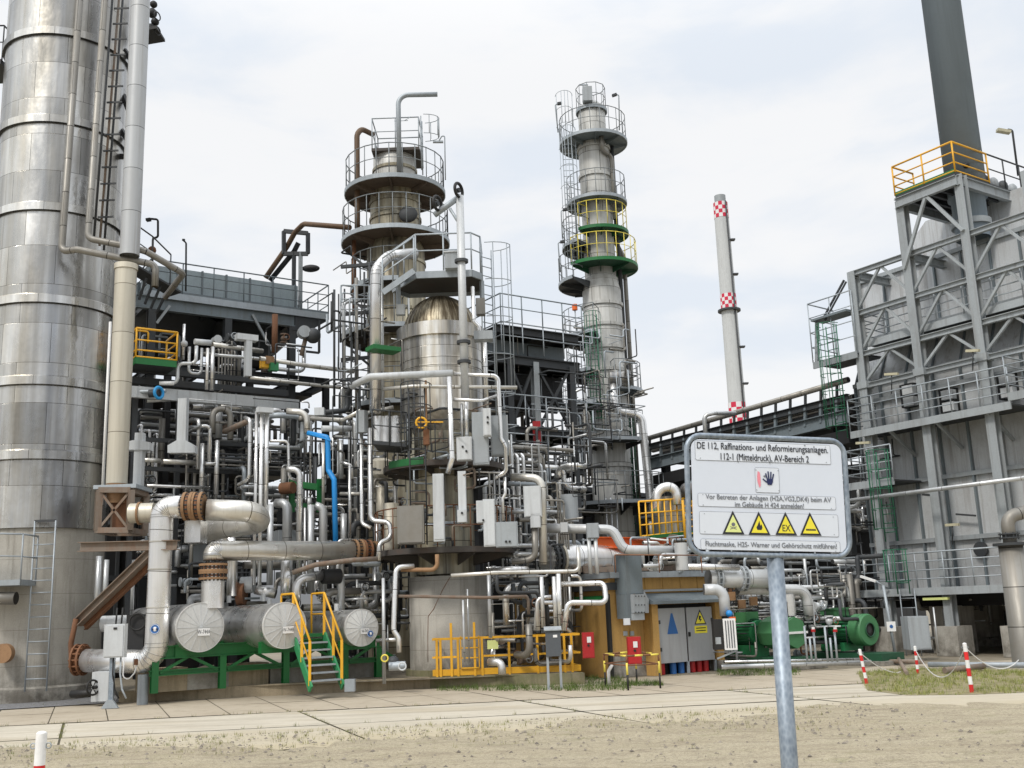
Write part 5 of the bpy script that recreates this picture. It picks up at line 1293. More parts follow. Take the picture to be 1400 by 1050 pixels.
gf = thing('green_steelwork', 'green steel frame standing behind the silver risers', 'steel structure', at(418, 700, 30.2))
for x in (399, 437): MB().bar(at(x, 700, 30.2), at(x, 655, 30.2), .14, .12).build('post', M['green'], gf)
MB().bar(at(396, 661, 30.1), at(440, 667, 30.3), .2, .18).build('beam', M['green'], gf)
MB().bar(at(399, 690, 30.2), at(440, 693, 30.4), .14, .12).build('beam', M['green'], gf)
one(MB().cyl(at(385, 668, 29.9), X_ - Y_ * .4, .4, .17), 'dish_end', 'dark red dished drum end among the risers', 'vessel', M['rust'])
# --- bracket cluster between rack and stained tower
Q('beige elbow leading down onto the blue pipe head', (392, 562, 30), [('p', 420, 564, 30), ('z', 592)], 9, CRM)
t = thing('junction_box', 'white square junction box on a pipe left of the stained tower', 'box', at(437, 563, 29.6)); MB().box(at(437, 563, 29.6), (.14, .1, .11)).build('cabinet', M['box_white'], t)
Q('dark grey pipe right of the white junction box', (444, 564, 29.9), [('p', 475, 561, 30.4), ('z', 540), ('p', 482, 524, 30)], 7.5, M['steel_dark'], fillet=.2)
Q('pale pipe sloping up to the hexagonal insulation box', (425, 572, 29.6), [('p', 470, 574, 29.2), ('p', 494, 561, 28.8)], 5.5, CRM)
Q('white insulated slab-like duct left of the hexagonal box', [at(440, 586, 29.4), at(480, 586, 29.8)], [], 10, M['box_white'], r=.09)
t = thing('insulation_box', 'grey hexagonal insulation box on two white pipes', 'box', at(495, 592, 28.6)); MB().cyl(mv(at(495, 592, 28.6), 'z', 592), Z, .62, .17, 6, smooth=False).build('casing', M['box_grey'], t)
Q('white pipe coming down from the hexagonal box', (494, 590, 28.7), [('z', 716), ('p', 508, 722, 28.6)], 5.4, WH)
Q('white pipe with an S-bend running down behind the rusty flange', (506, 585, 28.5), [('z', 712), ('p', 533, 714, 28.3), ('p', 535, 736, 28.2), ('p', 519, 742, 28.1), ('p', 517, 767, 28.0)], 7, WH)
Q('stubby pale pipe right of the hexagonal box with a rusty end', (502, 565, 28.9), [('p', 538, 557, 29)], 6, CRM)
Q('fat beige pipe behind the small deck left of the vessel', (522, 640, 30.6), [('z', 770)], 17, M['pipe_beige'])
one(MB().lathe(mv(at(521, 655, 30.6), 'z', 655), Z, [(0, .2), (.1, .36), (.5, .36), (.6, .2)], 24, smooth=False), 'pipe_collar', 'beige stepped collar at the head of the fat beige pipe', 'collar', M['pipe_beige'])
Q('white thin riser left of the hexagonal box', (478, 636, 29), [('z', 745)], 4, WH)
Q('white hooked pipe among the small pipes left of the hexagonal box', (466, 632, 29.1), [('p', 481, 636, 29.1), ('z', 655)], 4.5, WH)
Q('grey short standing pipe below the hooked pipe', (470, 702, 29.6), [('z', 760)], 9, G)
Q('cream joint pipe between the risers', [at(465, 675, 29.4), at(493, 675, 29.2)], [], 5, CRM, r=.05)
for (x, y0, y1, w_) in ((457, 396, 556, 3.5), (453, 412, 452, 2.5), (463, 402, 520, 2.2), (487, 380, 560, 5), (498, 372, 470, 3), (505, 360, 560, 3), (471, 395, 560, 2.6), (480, 440, 590, 2.6)):
    Q('thin dark steel riser beside the stained tower', (x, y0, 31.5), [('z', y1)], w_, M['steel_dark'] if w_ < 5 else DU, group='thin dark risers by the stained tower')
Q('grey pipe with a square head left of the stained tower', (494, 411, 31.6), [('p', 470, 413, 31.4), ('z', 560)], 5, G)
t = thing('guard_rail', 'pale open handrail panel left of the stained tower', 'railing', at(470, 450, 31)); m = MB(); rail(m, [at(466, 437, 31), at(505, 437, 31)], 1.1, .5, .02, (1, .6, .3)); m.build('railing', M['galv'], t)
for y in (365, 430, 492, 520):
    one(MB().bar(at(466, y, 32), at(512, y - 4, 32), .1, .1), 'steel_beam', 'short dark beam bridging the risers beside the stained tower', 'beam', M['steel_dark'], 'short dark beams by the stained tower')
for y in (350, 410, 480): one(MB().bar(at(482, y, 32.2), at(513, y + 26, 32.2), .07, .07), 'steel_brace', 'slanting dark brace beside the stained tower', 'brace', M['steel_dark'], 'slanting braces by the stained tower')
# --- overhead pipe and headers on the vessel
t = Q('bright thick pipe arching over beside the brown dome and straight down', (568, 346, 28.9), [('p', 531, 350, 28.3), ('p', 514, 368, 28.1), ('p', 513, 565, 28.2)], 15, WH, name='overhead_pipe', bands=True, fillet=.5)
Q('grey duct-like pipe running at its back, thinner', (522, 372, 28.6), [('z', 560)], 4, G)
one(MB().gbox(at(524, 478, 27.9), (.42, .25, .06)), 'green_bracket', 'green bracket plate on the thick pipe beside the vessel', 'bracket', M['green'])
Q('wide flat pale pipe wrapping the vessel front in a bent line', (481, 528, 28.2), [('p', 506, 515, 27.6), ('p', 619, 510, 27.6)], 9.5, M['box_white'], fillet=.15)
Q('pale pipe loop from the flat pipe, right and down past the cabinets', (620, 511, 27.6), [('p', 681, 514, 27.6), ('p', 685, 600, 27.6), ('p', 691, 610, 27.6), ('p', 692, 645, 27.7), ('p', 676, 654, 27.7)], 6, WH)
Q('second pale horizontal pipe below the flat pipe on the vessel', (524, 532, 27.8), [('p', 565, 528, 27.5), ('p', 707, 530, 27.8)], 5.2, CRM)
Q('bright vertical pipe in front of the vessel, hooked at the foot', (614, 515, 27.2), [('p', 618, 628, 27.2), ('p', 612, 647, 27.3)], 7.5, WH)
Q('short pale riser behind the lifting pole foot', (637, 545, 27.5), [('z', 600)], 6, WH)
Q('pale riser left of the lifting pole foot', (631, 552, 27.6), [('z', 600)], 4, WH)
Q('pale pipe sloping to the cabinets on the vessel', (620, 546, 27.3), [('p', 658, 548, 27.4), ('p', 684, 540, 27.9)], 5, WH)
Q('white pipe stepping down on the right flank of the dome', (646, 392, 28.4), [('p', 648, 440, 28.3), ('p', 655, 447, 28.3), ('p', 656, 462, 28.3)], 5.5, WH)
one(MB().box(at(661, 460, 28.2), (.26, .2, .12)), 'valve_block', 'grey block on the right shoulder band of the vessel', 'block', M['box_grey'])
one(MB().box(at(657, 420, 28.6), (.13, .12, .24)), 'pilot_box', 'slim grey box beside the white pipe on the dome', 'box', M['pipe_dull'])
one(MB().box(at(548, 424, 28.8), (.12, .1, .15)), 'pilot_box', 'pale flat box left of the brown dome', 'box', M['box_white'])
Q('silver pipe close along the right flank of the vessel', (662, 455, 28.9), [('z', 560)], 7, WH)
Q('orange-brown hanging pipe in front of the vessel shell', (582, 520, 27.9), [('z', 610)], 3.2, M['rust_orange'])
t = thing('hand_crank', 'yellow crank gear on the orange-brown pipe in front of the vessel', 'valve', at(576, 582, 27.4)); MB().ring(at(576, 578, 27.3), V((.2, -1, 0)), .14, .03, 12, 6).build('wheel', M['yellow'], t); MB().bar(at(570, 577, 27.3), at(606, 577, 27.3), .03, .03).build('shaft', M['yellow'], t); MB().box(at(583, 598, 27.5), (.08, .08, .2)).build('gear_body', M['rust'], t)
# ladder in front
ld = thing('access_ladder', 'dark caged ladder in front of the vessel below its shell', 'ladder', at(560, 640, 27.3)); a = at(573, 745, 27.6); b = mv(a, 'z', 528)
ladder(MB(), a, b, X_, .42).build('ladder', M['steel_dark'], ld); cage(MB(), mv(a, 'z', 620), b, -Y_, X_, .42, .6).build('ladder_cage', M['steel_dark'], ld)
# small deck left of the vessel
sd2 = thing('access_platform', 'dark small deck with rail left of the vessel and its pale gear behind', 'platform', at(535, 607, 28))
a = at(509, 607, 27.9); b = at(556, 611, 28.1); MB().prism([a, b, b + Y_ * 1.3, a + Y_ * 1.3], Z * .1).build('deck', M['steel_dark'], sd2)
rail(MB(), [a + Y_ * 1.2, a, b, b + Y_ * 1.2], .95, .5, .02).build('railing', M['steel_dark'], sd2)
for (x, r_) in ((517, .14), (528, .13), (541, .14)): one(MB().cyl(mv(at(x, 606, 28.6), 'z', 606), Z, .75, r_), 'gas_canister', 'pale upright cylinder standing on the small dark deck', 'cylinder', M['pipe_clad'], 'upright cylinders on the small deck')
# --- boxes on the vessel platforms
def cab(px, py, Y, wpx, hpx, label, mat, knobs=(), d=.14, name='cabinet'):
    c = at(px, py, Y); s = m_per_px(c); t = thing(name, label, 'cabinet', c - Z * hpx / 2 * s)
    MB().box(c, (wpx / 2 * s, d, hpx / 2 * s)).build('body', mat, t)
    MB().box(c - Y_ * (d + .008), (wpx / 2 * s * .88, .008, hpx / 2 * s * .94)).build('door', mat, t)
    for (kx, ky, m2) in knobs: MB().cyl(at(kx, ky, Y) - Y_ * (d + .05), Y_, .04, .03, 10).build('knob', m2, t)
    return t
BW, BG, BK = M['box_white'], M['box_grey'], M['black']
cab(635, 614, 27.4, 21, 32, 'white cabinet with two black knobs on the upper vessel platform', BW, ((633, 612, BK), (638, 618, BK)))
cab(657, 600, 27.5, 22, 72, 'tall pale grey cabinet on the upper vessel platform', BG)
cab(666, 578, 27.2, 11, 38, 'narrow light cabinet with two black knobs right of the lifting pole', BW, ((667, 572, BK), (667, 579, BK)))
cab(683, 596, 27.9, 24, 55, 'wide grey cabinet behind the stepping white pipe', BG)
cab(600, 694, 27.2, 15, 92, 'very tall narrow white cabinet on the lower vessel platform', BW, d=.11)
cab(632, 672, 27.2, 11, 55, 'narrow white duct box between the vessel platforms', BW, d=.1)
cab(632, 706, 27.0, 13, 17, 'small white box with a black dial under the narrow duct box', BW, ((632, 702, BK),), d=.1)
cab(660, 700, 27.1, 17, 30, 'pale grey-topped box, upper part of a white cabinet stack', BW)
cab(669, 715, 27.0, 16, 64, 'tall white cabinet with a blue label beside the lower platform rail', BW, ((661, 712, BK),))
cab(693, 731, 27.0, 30, 34, 'wide mid-grey cabinet at the right of the lower vessel platform', BG, ((692, 741, BK), (697, 741, BK)))
cab(562, 718, 27.3, 36, 52, 'weathered grey cabinet at the left of the lower vessel platform', M['pipe_dull'])
cab(728, 686, 28, 24, 42, 'light grey box hanging on the elbowed pipe right of the vessel', BW)
cab(732, 712, 28, 14, 20, 'small pale box beneath the hanging light grey box', BW)
Q('thick pipe with an elbow right of the vessel, passing down through the boxes', (700, 652, 28.4), [('p', 741, 654, 28.2), ('p', 743, 772, 28.1)], 11, CRM, fillet=.3)
Q('pale pipe parallel to the elbowed pipe, ending in a bend left', (731, 722, 28.0), [('p', 732, 765, 28), ('p', 700, 768, 28)], 9, M['pipe_dull'])
Q('thin white pipe with a kink right of the cabinets', (690, 652, 27.8), [('z', 675), ('p', 687, 682, 27.8), ('z', 712)], 4.5, WH)
Q('brown pipe stub under the lower vessel platform', (548, 779, 27.2), [('p', 598, 779, 27.2), ('z', 758)], 6, M['rust_orange'])
Q('dark sloping pipe below the long horizontal pipe', (400, 783, 27.2), [('p', 432, 772, 27.2), ('p', 480, 766, 27.3), ('p', 516, 764, 27.6)], 7, M['rust_grey'], fillet=.5)
Q('silver elbow pipe above the middle drum', (405, 822, 27.8), [('p', 405, 792, 27.8), ('p', 444, 787, 28.4)], 12, WH, fillet=.3)
one(MB().cyl(at(441, 788, 28.3), W, .5, .2), 'black_coupling', 'black coupling on the silver elbow pipe above the drums', 'coupling', M['steel_black'])
Q('dull silver elbow right of the black coupling', (456, 788, 28.6), [('p', 466, 790, 28.7), ('z', 850)], 11, G, fillet=.3)
Q('fat silver pipe dropping from the long horizontal pipe to the middle drum', (392, 762, 27.9), [('z', 818)], 16, WH)
Q('silver pipe with a wide top elbow between the left and middle drums', (296, 733, 28.6), [('p', 316, 735, 28.6), ('p', 318, 752, 28.4), ('z', 815)], 14, WH, fillet=.3)
Q('short fat silver pipe behind the left drum', [at(350, 806, 28.6), at(377, 812, 28.6)], [], 12, WH, r=.13)
t = thing('pump_casing', 'pale hooded pump casing behind the left and middle drums', 'pump', at(338, 800, 28.8)); MB().cyl(at(330, 800, 28.8), X_, .34, .22).build('hood', BW, t); MB().cyl(at(325, 812, 28.7), X_, .2, .3, 20).build('flange', M['rust'], t)
for k, (x, y) in enumerate(((291, 818), (313, 818), (368, 822), (360, 816), (460, 829))): one(MB().cyl(mv(at(x, y + 6, 27.6), 'z', y + 6), Z, .18, .06), 'drum_nozzle', ['capped small nozzle near the left drum head', 'capped small nozzle right of the left drum nozzle pipe', 'capped small nozzle on the middle drum', 'second capped nozzle on the middle drum', 'capped small nozzle on the right drum'][k], 'nozzle', M['galv_bright'])
# --- pipes right of the drums
Q('white pipe dropping down at the right end of the drums', (566, 774, 27.2), [('p', 541, 775, 27.0), ('p', 538, 862, 26.8), ('p', 545, 872, 26.8), ('z', 892)], 7, WH)
Q('thin white pipe entering the right drum from the side', [at(515, 876, 27.2), at(547, 874, 26.9)], [], 5, WH, r=.05)
Q('long thin stained pipe across the concrete vessel base', (541, 815, 27.0), [('p', 668, 817, 26.8), ('p', 722, 815, 27.4), ('z', 840)], 4.5, M['rust_grey'])
Q('cream pipe leading right from the vessel base to the yellow hut roof', (616, 787, 26.7), [('p', 676, 783, 26.8), ('p', 792, 781, 27.2), ('z', 748)], 5.5, CRM)
Q('slim pipe standing against the concrete vessel base, left', (633, 820, 27.3), [('z', 905)], 3.5, G)
Q('slim pipe standing against the concrete vessel base, right', (639, 805, 27.5), [('z', 905)], 2.5, G)
Q('grey riser at the right edge of the concrete vessel base', (668, 785, 27.2), [('z', 872)], 5.5, G)
Q('silver riser down to the dark switch box, left', (740, 788, 26.6), [('z', 858)], 6, WH)
Q('silver riser down to the dark switch box, middle', (757, 788, 26.4), [('z', 860)], 6, WH)
Q('silver riser down to the dark switch box, right', (763, 784, 26.4), [('z', 860)], 7, WH)
Q('silver pipe in an S-bend ending in front of the yellow hut', (760, 799, 26.8), [('p', 826, 797, 26.6), ('p', 829, 824, 26.4), ('p', 776, 824, 26.3), ('p', 771, 862, 26.3)], 7.5, WH, fillet=.15)
Q('dark curved pipe left of the silver risers', (735, 822, 27), [('p', 732, 862, 27)], 6, G)
Q('silver hooked pipe behind the silver risers', (754, 816, 26.9), [('p', 734, 818, 26.9), ('z', 862)], 6, WH)
Q('thin white pipe with a drop right of the vessel base', (668, 817, 27.5), [('p', 722, 816, 27.5), ('z', 840)], 4, CRM)
Q('fat silver elbow on the floor behind the yellow fence', (668, 905, 27.4), [('p', 686, 905, 27.2), ('z', 922)], 11, WH)
t = thing('floor_valve', 'small valve group with pale handwheel at the foot right of the drums', 'valve', at(548, 905, 26.5)); MB().sphere(at(538, 905, 26.5), .15, 12).build('body', M['steel_dark'], t); MB().cyl(at(532, 911, 26.4), X_, .4, .11).build('stub', M['galv'], t); MB().ring(at(550, 911, 26.2), -Y_, .09, .02, 14, 6).build('handwheel', BW, t); MB().ring(at(526, 900, 26.2), -Y_, .08, .02, 14, 6).build('yellow_handwheel', M['yellow_pale'], t)
Q('grey conduit standing at the right end of the green frame', (524, 790, 26.9), [('z', 935)], 5, G)
# --- heat exchanger and big pipes right of the vessel
ex = thing('heat_exchanger', 'large horizontal silver exchanger with a dark bolted flange behind the yellow hut', 'heat exchanger', at(800, 785, 30))
a = at(748, 765, 29.6); b = mv(a, 'v', 862)
MB().cyl(a, W, (b - a).length, .42, 40).build('shell', M['pipe_clad'], ex)
m = MB(); flange(m, a + W * .15, W, .43, .16, 20, .52); m.build('flange', M['steel_dark'], ex)
MB().lathe(a + W * .32, W, [(0, .43), (0, .5), (.07, .5), (.07, .43)], 40, smooth=False).build('cream_ring', M['pipe_beige'], ex)
MB().box(a + W * 1.5 + Z * .55, (.2, .1, .02)).build('saddle_top', M['galv'], ex)
Q('light painted thick pipe stepping down above the hut roof', (742, 722, 28.6), [('p', 838, 724, 28.4), ('p', 853, 752, 28.3), ('p', 930, 753, 28.3)], 13, M['pipe_down'], fillet=.3)
cab(810, 726, 28.2, 16, 20, 'grey square box on the thick light pipe above the exchanger', BG, d=.2)
cab(771, 722, 28.4, 10, 14, 'light sleeve on the thick light pipe', M['pipe_down'], d=.2)
for i, x in enumerate((805, 814)): Q(['left leg pipe under the grey square box', 'right leg pipe under the grey square box'][i], (x, 735, 28.1), [('z', 785)], 5.5, M['pipe_down'])
Q('grey slim standing pipe above the exchanger', (790, 745, 28.2), [('z', 785)], 4, G)
ob = thing('orange_girder', 'bright orange steel girder behind the thick light pipe', 'beam', at(870, 747, 30)); a = at(812, 742, 30.5); b = at(926, 743, 31); MB().ibeam(a, b, .3, .32).build('beam', M['orange'], ob)
yr = thing('yellow_platform', 'yellow railed platform beside the silver duct behind the hut', 'platform', at(905, 738, 31)); a, b = at(876, 734, 30), at(944, 727, 31.5)
MB().bar(a + Y_ * .6, b + Y_ * .6, 1.3, .1).build('deck', M['green'], yr); rail(MB(), [a, b], 1.0, .3, .025, (1, .66, .33, .02)).build('railing', M['yellow'], yr)
m = MB(); q = at(937, 739, 30.8); m.tube([q, mv(q, 'z', 684)], .04, 6); m.tube([q + X_ * .3, mv(q + X_ * .3, 'z', 684)], .04, 6)
for k in range(6): m.tube([q + Z * .2 * k, q + Z * .2 * k + X_ * .3], .02, 5)
m.build('ladder', M['yellow'], yr)
Q('silver pipe bent over in a tight hook beside the yellow railing', (898, 700, 31), [('p', 897, 668, 31), ('p', 924, 664, 31), ('z', 690)], 13, WH, fillet=.35)
one(MB().sphere(at(941, 672, 31.5), .28, 16), 'round_drum', 'round silver cap left of the sign frame', 'cap', WH)
one(MB().cyl(mv(at(915, 735, 31.8), 'z', 735), Z, 1.2, .5), 'silver_drum', 'silver upright drum behind the yellow railing', 'vessel', M['vessel_clad'])
one(MB().cyl(mv(at(933, 780, 28), 'z', 780), Z, .72, .17), 'vent_drum', 'pale upright round vent drum on the hut roof', 'vent', M['pipe_down'])
Q('thin white lamp tube on a pole above the hut roof', [at(889, 736, 28), at(914, 739, 28)], [], 3, M['white'], r=.025)
Q('thin dark pole with the lamp tube above the hut', (888, 778, 28), [('z', 735)], 1.8, M['steel_dark'])
# ------------------------------------------------------------------ random runs of the tangle behind
POOL = []
def tangle(n, box, Ys, rs, mats, label, group, seed, seg=(2, 4), step=(14, 60), valves=0, vlabel='', bias=.5, shown=1.0):
    rnd = random.Random(seed); x0, x1, y0, y1 = box; made = 0
    while made < n:
        px, py, Y = rnd.uniform(x0, x1), rnd.uniform(y0, y1), rnd.uniform(*Ys)
        pts = [at(px, py, Y)]; last = None
        for _ in range(rnd.randint(*seg)):
            axes = [a for a in (('z', 'z', 'v', 'u') if rnd.random() < bias else ('v', 'v', 'z')) if a != last]
            a = rnd.choice(axes); last = a
            X0, Y0 = proj(pts[-1])
            if a == 'u': q = pts[-1] + U * rnd.choice((-1, 1)) * rnd.uniform(.4, 1.1)
            elif a == 'z': q = mv(pts[-1], 'z', min(y1, max(y0, Y0 + rnd.choice((-1, 1)) * rnd.uniform(*step))))
            else: q = mv(pts[-1], 'v', min(x1, max(x0, X0 + rnd.choice((-1, 1)) * rnd.uniform(*step))))
            if (q - pts[-1]).length > .12: pts.append(q)
        if len(pts) < 2 or min(p.z for p in pts) < .3: continue
        r = rnd.choice(rs); made += 1
        m_ = rnd.choice(mats); mb_ = MB().tube(pts, r); ln = sum((pts[i + 1] - pts[i]).length for i in range(len(pts) - 1))
        POOL.append((ln * r / dep(pts[0]) ** 2 * shown, mb_, m_, label, group))
    for i in range(valves):
        p = at(rnd.uniform(x0, x1), rnd.uniform(y0, y1), rnd.uniform(*Ys)); d = rnd.choice((W, Z, U))
        t = thing('valve', vlabel, 'valve', p, group + ', valves')
        m = MB(); m.sphere(p, .11, 12); m.cyl(p - d * .16, d, .04, .13); m.cyl(p + d * .12, d, .04, .13); m.build('body', M[rnd.choice(('steel_dark', 'box_grey', 'rust_grey', 'galv_bright'))], t)
        ax_ = -U if d != U else W
        MB().tube([p, p + ax_ * .24], .02, 6).build('stem', M['galv'], t); MB().ring(p + ax_ * .24, ax_, .1, .014, 14, 5).build('handwheel', M[rnd.choice(('black', 'galv', 'rust'))], t)
mt = ('pipe_clad', 'pipe_grey', 'pipe_grey', 'pipe_dull', 'pipe_dull', 'steel_dark', 'steel_dark', 'galv')
R1 = (.03, .035, .045, .055, .07, .09)
tangle(50, (188, 350, 560, 800), (30.6, 34), R1, mt, 'one of many small pipes in the dark rack left of the tall silver risers', 'small pipes in the dark rack, left part', 101, valves=16, vlabel='small valve with a handwheel in the dark rack, left part')
tangle(44, (345, 480, 570, 810), (30.2, 34), R1, mt, 'one of many small pipes in the dark rack around the blue pipe', 'small pipes in the dark rack, right part', 102, valves=12, vlabel='small valve with a handwheel near the blue pipe')
tangle(14, (195, 420, 455, 530), (31.0, 35), (.03, .04, .055, .07), mt, 'one of the small pipes between the fans and the light girder', 'small pipes under the fans', 103, valves=6, vlabel='small valve under the fans')
tangle(40, (462, 560, 600, 900), (29.4, 32), R1, mt, 'one of the small pipes packed between the drums and the vessel', 'small pipes left of the vessel', 104, valves=8, vlabel='small valve left of the concrete vessel base')
tangle(44, (664, 800, 640, 800), (29.5, 35), R1, ('pipe_grey', 'pipe_dull', 'steel_dark', 'pipe_clad', 'galv'), 'one of the small pipes in the shade right of the vessel', 'small pipes right of the vessel', 105, valves=10, vlabel='small valve in the shade right of the vessel')
tangle(36, (672, 780, 780, 905), (27.6, 30), (.03, .045, .06, .09), ('pipe_clad', 'pipe_grey', 'steel_dark', 'pipe_dull'), 'one of the pipes behind the yellow fence', 'pipes behind the yellow fence', 106, valves=7, vlabel='valve behind the yellow fence')
tangle(28, (466, 508, 350, 600), (32.5, 34.5), (.02, .03, .045), ('steel_dark', 'pipe_dull', 'galv'), 'one of the thin pipes on the left flank of the stained tower', 'thin pipes on the stained tower', 107)
tangle(30, (700, 800, 560, 660), (37, 42), (.03, .05, .07), ('steel_dark', 'pipe_dull', 'steel_dark', 'pipe_grey'), 'one of the dark pipes inside the lattice structure', 'dark pipes in the lattice structure', 108)
tangle(34, (200, 530, 770, 830), (28.8, 31), (.035, .05, .07, .1), mt, 'one of the pipes just above and behind the drums', 'pipes behind the drums', 109, valves=8, vlabel='small valve just behind the drums', bias=.3)
tangle(26, (625, 700, 560, 650), (29.6, 31), (.02, .03, .04), mt, 'one of the thin pipes behind the vessel cabinets', 'thin pipes behind the vessel cabinets', 110)
tangle(30, (770, 870, 440, 720), (44.3, 45.2), (.02, .03, .04), ('steel_dark', 'galv', 'pipe_dull'), 'one of the thin lines clinging to the slender column', 'thin lines on the slender column', 111, step=(10, 40), bias=1)
tangle(30, (560, 660, 560, 760), (28.0, 28.5), (.018, .025, .035), ('steel_dark', 'galv', 'rust_grey'), 'one of the thin lines in front of the vessel foot', 'thin lines on the vessel foot', 112, step=(10, 36), bias=1)
# equipment behind the pipes
rnd = random.Random(7)
for k in range(9):
    p = at(rnd.uniform(210, 520), rnd.uniform(700, 800), rnd.uniform(31, 32.5)); s = rnd.uniform(.18, .4)
    one(MB().gbox(p, (s, .3, s * rnd.uniform(.7, 1.4))), 'equipment_box', 'grey equipment box half hidden behind the rack pipes', 'box', M[rnd.choice(('box_grey', 'steel_grey', 'steel_dark'))], 'equipment boxes in the rack')
for k in range(6):
    p = at(rnd.uniform(680, 780), rnd.uniform(690, 890), rnd.uniform(29.5, 31)); s = rnd.uniform(.2, .4)
    one(MB().cyl(p, Z, s * 2.2, s * .8), 'small_vessel', 'small upright drum half hidden behind the yellow fence pipes', 'vessel', M[rnd.choice(('box_grey', 'pipe_clad', 'steel_grey'))], 'small drums right of the vessel')
# ------------------------------------------------------------------ YELLOW FENCE
yf_ = thing('yellow_fence', 'yellow steel fence with a small gate on the kerb in front of the vessel', 'fence', ground(690, 930))
fa = ground(626, 940) + N * .15; fb = mv(fa, 'x', 795); fl0 = mv(fa, 'x', 592) + N * .0
Zk = Z * kz
def fz(row, p): return mv(V((p.x, p.y, 0)), 'z', row).z
fa.z = fb.z = fl0.z = kz
top = fz(873, fa) - kz; mid = fz(898, fa) - kz
m = MB()
for (p, q, h, s) in ((fl0, fb, top, .032), ): MB().bar(p + Z * h, q + Z * h, .05, .06).build('top_rail', M['yellow'], yf_)
MB().bar(fl0 + Z * mid, fa + Z * mid, .05, .05).build('middle_rail', M['yellow'], yf_)
MB().bar(mv(fa, 'x', 660) + Z * mid, fb + Z * mid, .05, .05).build('middle_rail', M['yellow'], yf_)
MB().bar(fl0 + Z * .1, fb + Z * .1, .03, .16).build('toe_rail', M['yellow'], yf_)
for x, hh in ((598, top), (603, top), (618, top * 1.42), (627, top), (650, top * 1.42), (660, top), (697, top), (736, top), (773, top), (783, top)):
    p = mv(fa, 'x', x); MB().bar(p, p + Z * hh, .095, .06, X_).build('post', M['yellow'], yf_)
gt_ = MB(); a, b = mv(fa, 'x', 631) - Y_ * .05, mv(fa, 'x', 656) - Y_ * .05
for z in (.2, .45, .7, .95): gt_.bar(a + Z * z, b + Z * z, .03, .03)
gt_.bar(a + Z * .2, a + Z * 1.0, .03, .03, X_); gt_.bar(b + Z * .2, b + Z * 1.0, .03, .03, X_); gt_.build('gate', M['yellow'], yf_)
for x in (598, 794): p = mv(fa, 'x', x); MB().bar(p + Z * top, p + Z * top + N * 1.3, .045, .05).build('side_rail', M['yellow'], yf_); MB().bar(p + Z * mid, p + Z * mid + N * 1.3, .04, .04).build('side_rail', M['yellow'], yf_); MB().bar(p + Z * .1, p + Z * .1 + N * 1.3, .03, .14).build('side_toe', M['yellow'], yf_)
one(MB().box(mv(fa, 'x', 675) + Z * (fz(883, fa) - kz) - Y_ * .06, (.14, .01, .11)), 'notice_plate', 'small pale yellow notice plate hanging on the yellow fence', 'sign', M['sign_lime'])
# dark switch box
p = ground(759, 943); sb = thing('switch_box', 'dark grey switch box with a sloped lid on two posts before the yellow fence', 'box', p)
z0, z1 = mv(V((p.x, p.y, 0)), 'z', 897).z, mv(V((p.x, p.y, 0)), 'z', 862).z
MB().box(V((p.x, p.y, (z0 + z1) / 2)), (.18, .12, (z1 - z0) / 2)).build('body', M['box_dark'], sb)
MB().prism([V((p.x - .21, p.y - .17, z1)), V((p.x + .21, p.y - .17, z1)), V((p.x + .21, p.y + .14, z1 + .07)), V((p.x - .21, p.y + .14, z1 + .07))], Z * .025).build('lid', M['box_grey'], sb)
MB().box(V((p.x + .05, p.y - .125, z1 - .13)), (.05, .006, .03)).build('label', M['white'], sb)
for s in (-.15, .15): MB().box(V((p.x + s, p.y, z0 / 2)), (.028, .028, z0 / 2)).build('post', M['galv'], sb)
# ------------------------------------------------------------------ OCHRE HUT
B0 = ground(838, 927.5)
def bp(px, py, off=0.0): return onpl(px, py, B0 - U * off, U)
hut = thing('ochre_hut', 'weathered ochre utility hut with grey double doors and a canopy', 'building', B0)
xr = bp(985, 927); Lf = (xr - B0).length; zr_ = bp(925, 789).z; Dp = 4.6
def hb_(a, b, z): return B0 * 1 + W * a + U * b + Z * z
MB().gbox(hb_(Lf / 2, Dp / 2, zr_ / 2), (Lf / 2, Dp / 2, zr_ / 2)).build('wall', M['ochre'], hut)
MB().gbox(hb_(Lf / 2, -.012, .28), (Lf / 2 - .01, .012, .28)).build('plinth', M['concrete'], hut)
MB().gbox(hb_(Lf / 2 + .02, Dp / 2 - .1, zr_ + .08), (Lf / 2 + .1, Dp / 2 + .12, .08)).build('roof', M['galv'], hut)
MB().gbox(hb_(Lf * .62, -.05, zr_ - .36), (Lf * .36, .03, .03)).build('cornice_strip', M['box_grey'], hut)
ag = B0; q1 = mv(B0, 'u', 776); La = (q1 - B0).length
zw = mv(B0, 'z', 812).z
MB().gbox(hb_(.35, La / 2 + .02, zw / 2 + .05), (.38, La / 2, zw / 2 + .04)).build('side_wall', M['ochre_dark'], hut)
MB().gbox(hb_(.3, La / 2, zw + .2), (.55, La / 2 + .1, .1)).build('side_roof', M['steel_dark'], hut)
MB().gbox(hb_(-.04, .0, zw / 2), (.05, .05, zw / 2)).build('downpipe', M['black'], hut)
one(MB().gbox(hb_(-.06, 1.2, zw - .12), (.05, 1.0, .08)), 'green_lintel', 'green beam under the hut side roof', 'beam', M['green'])
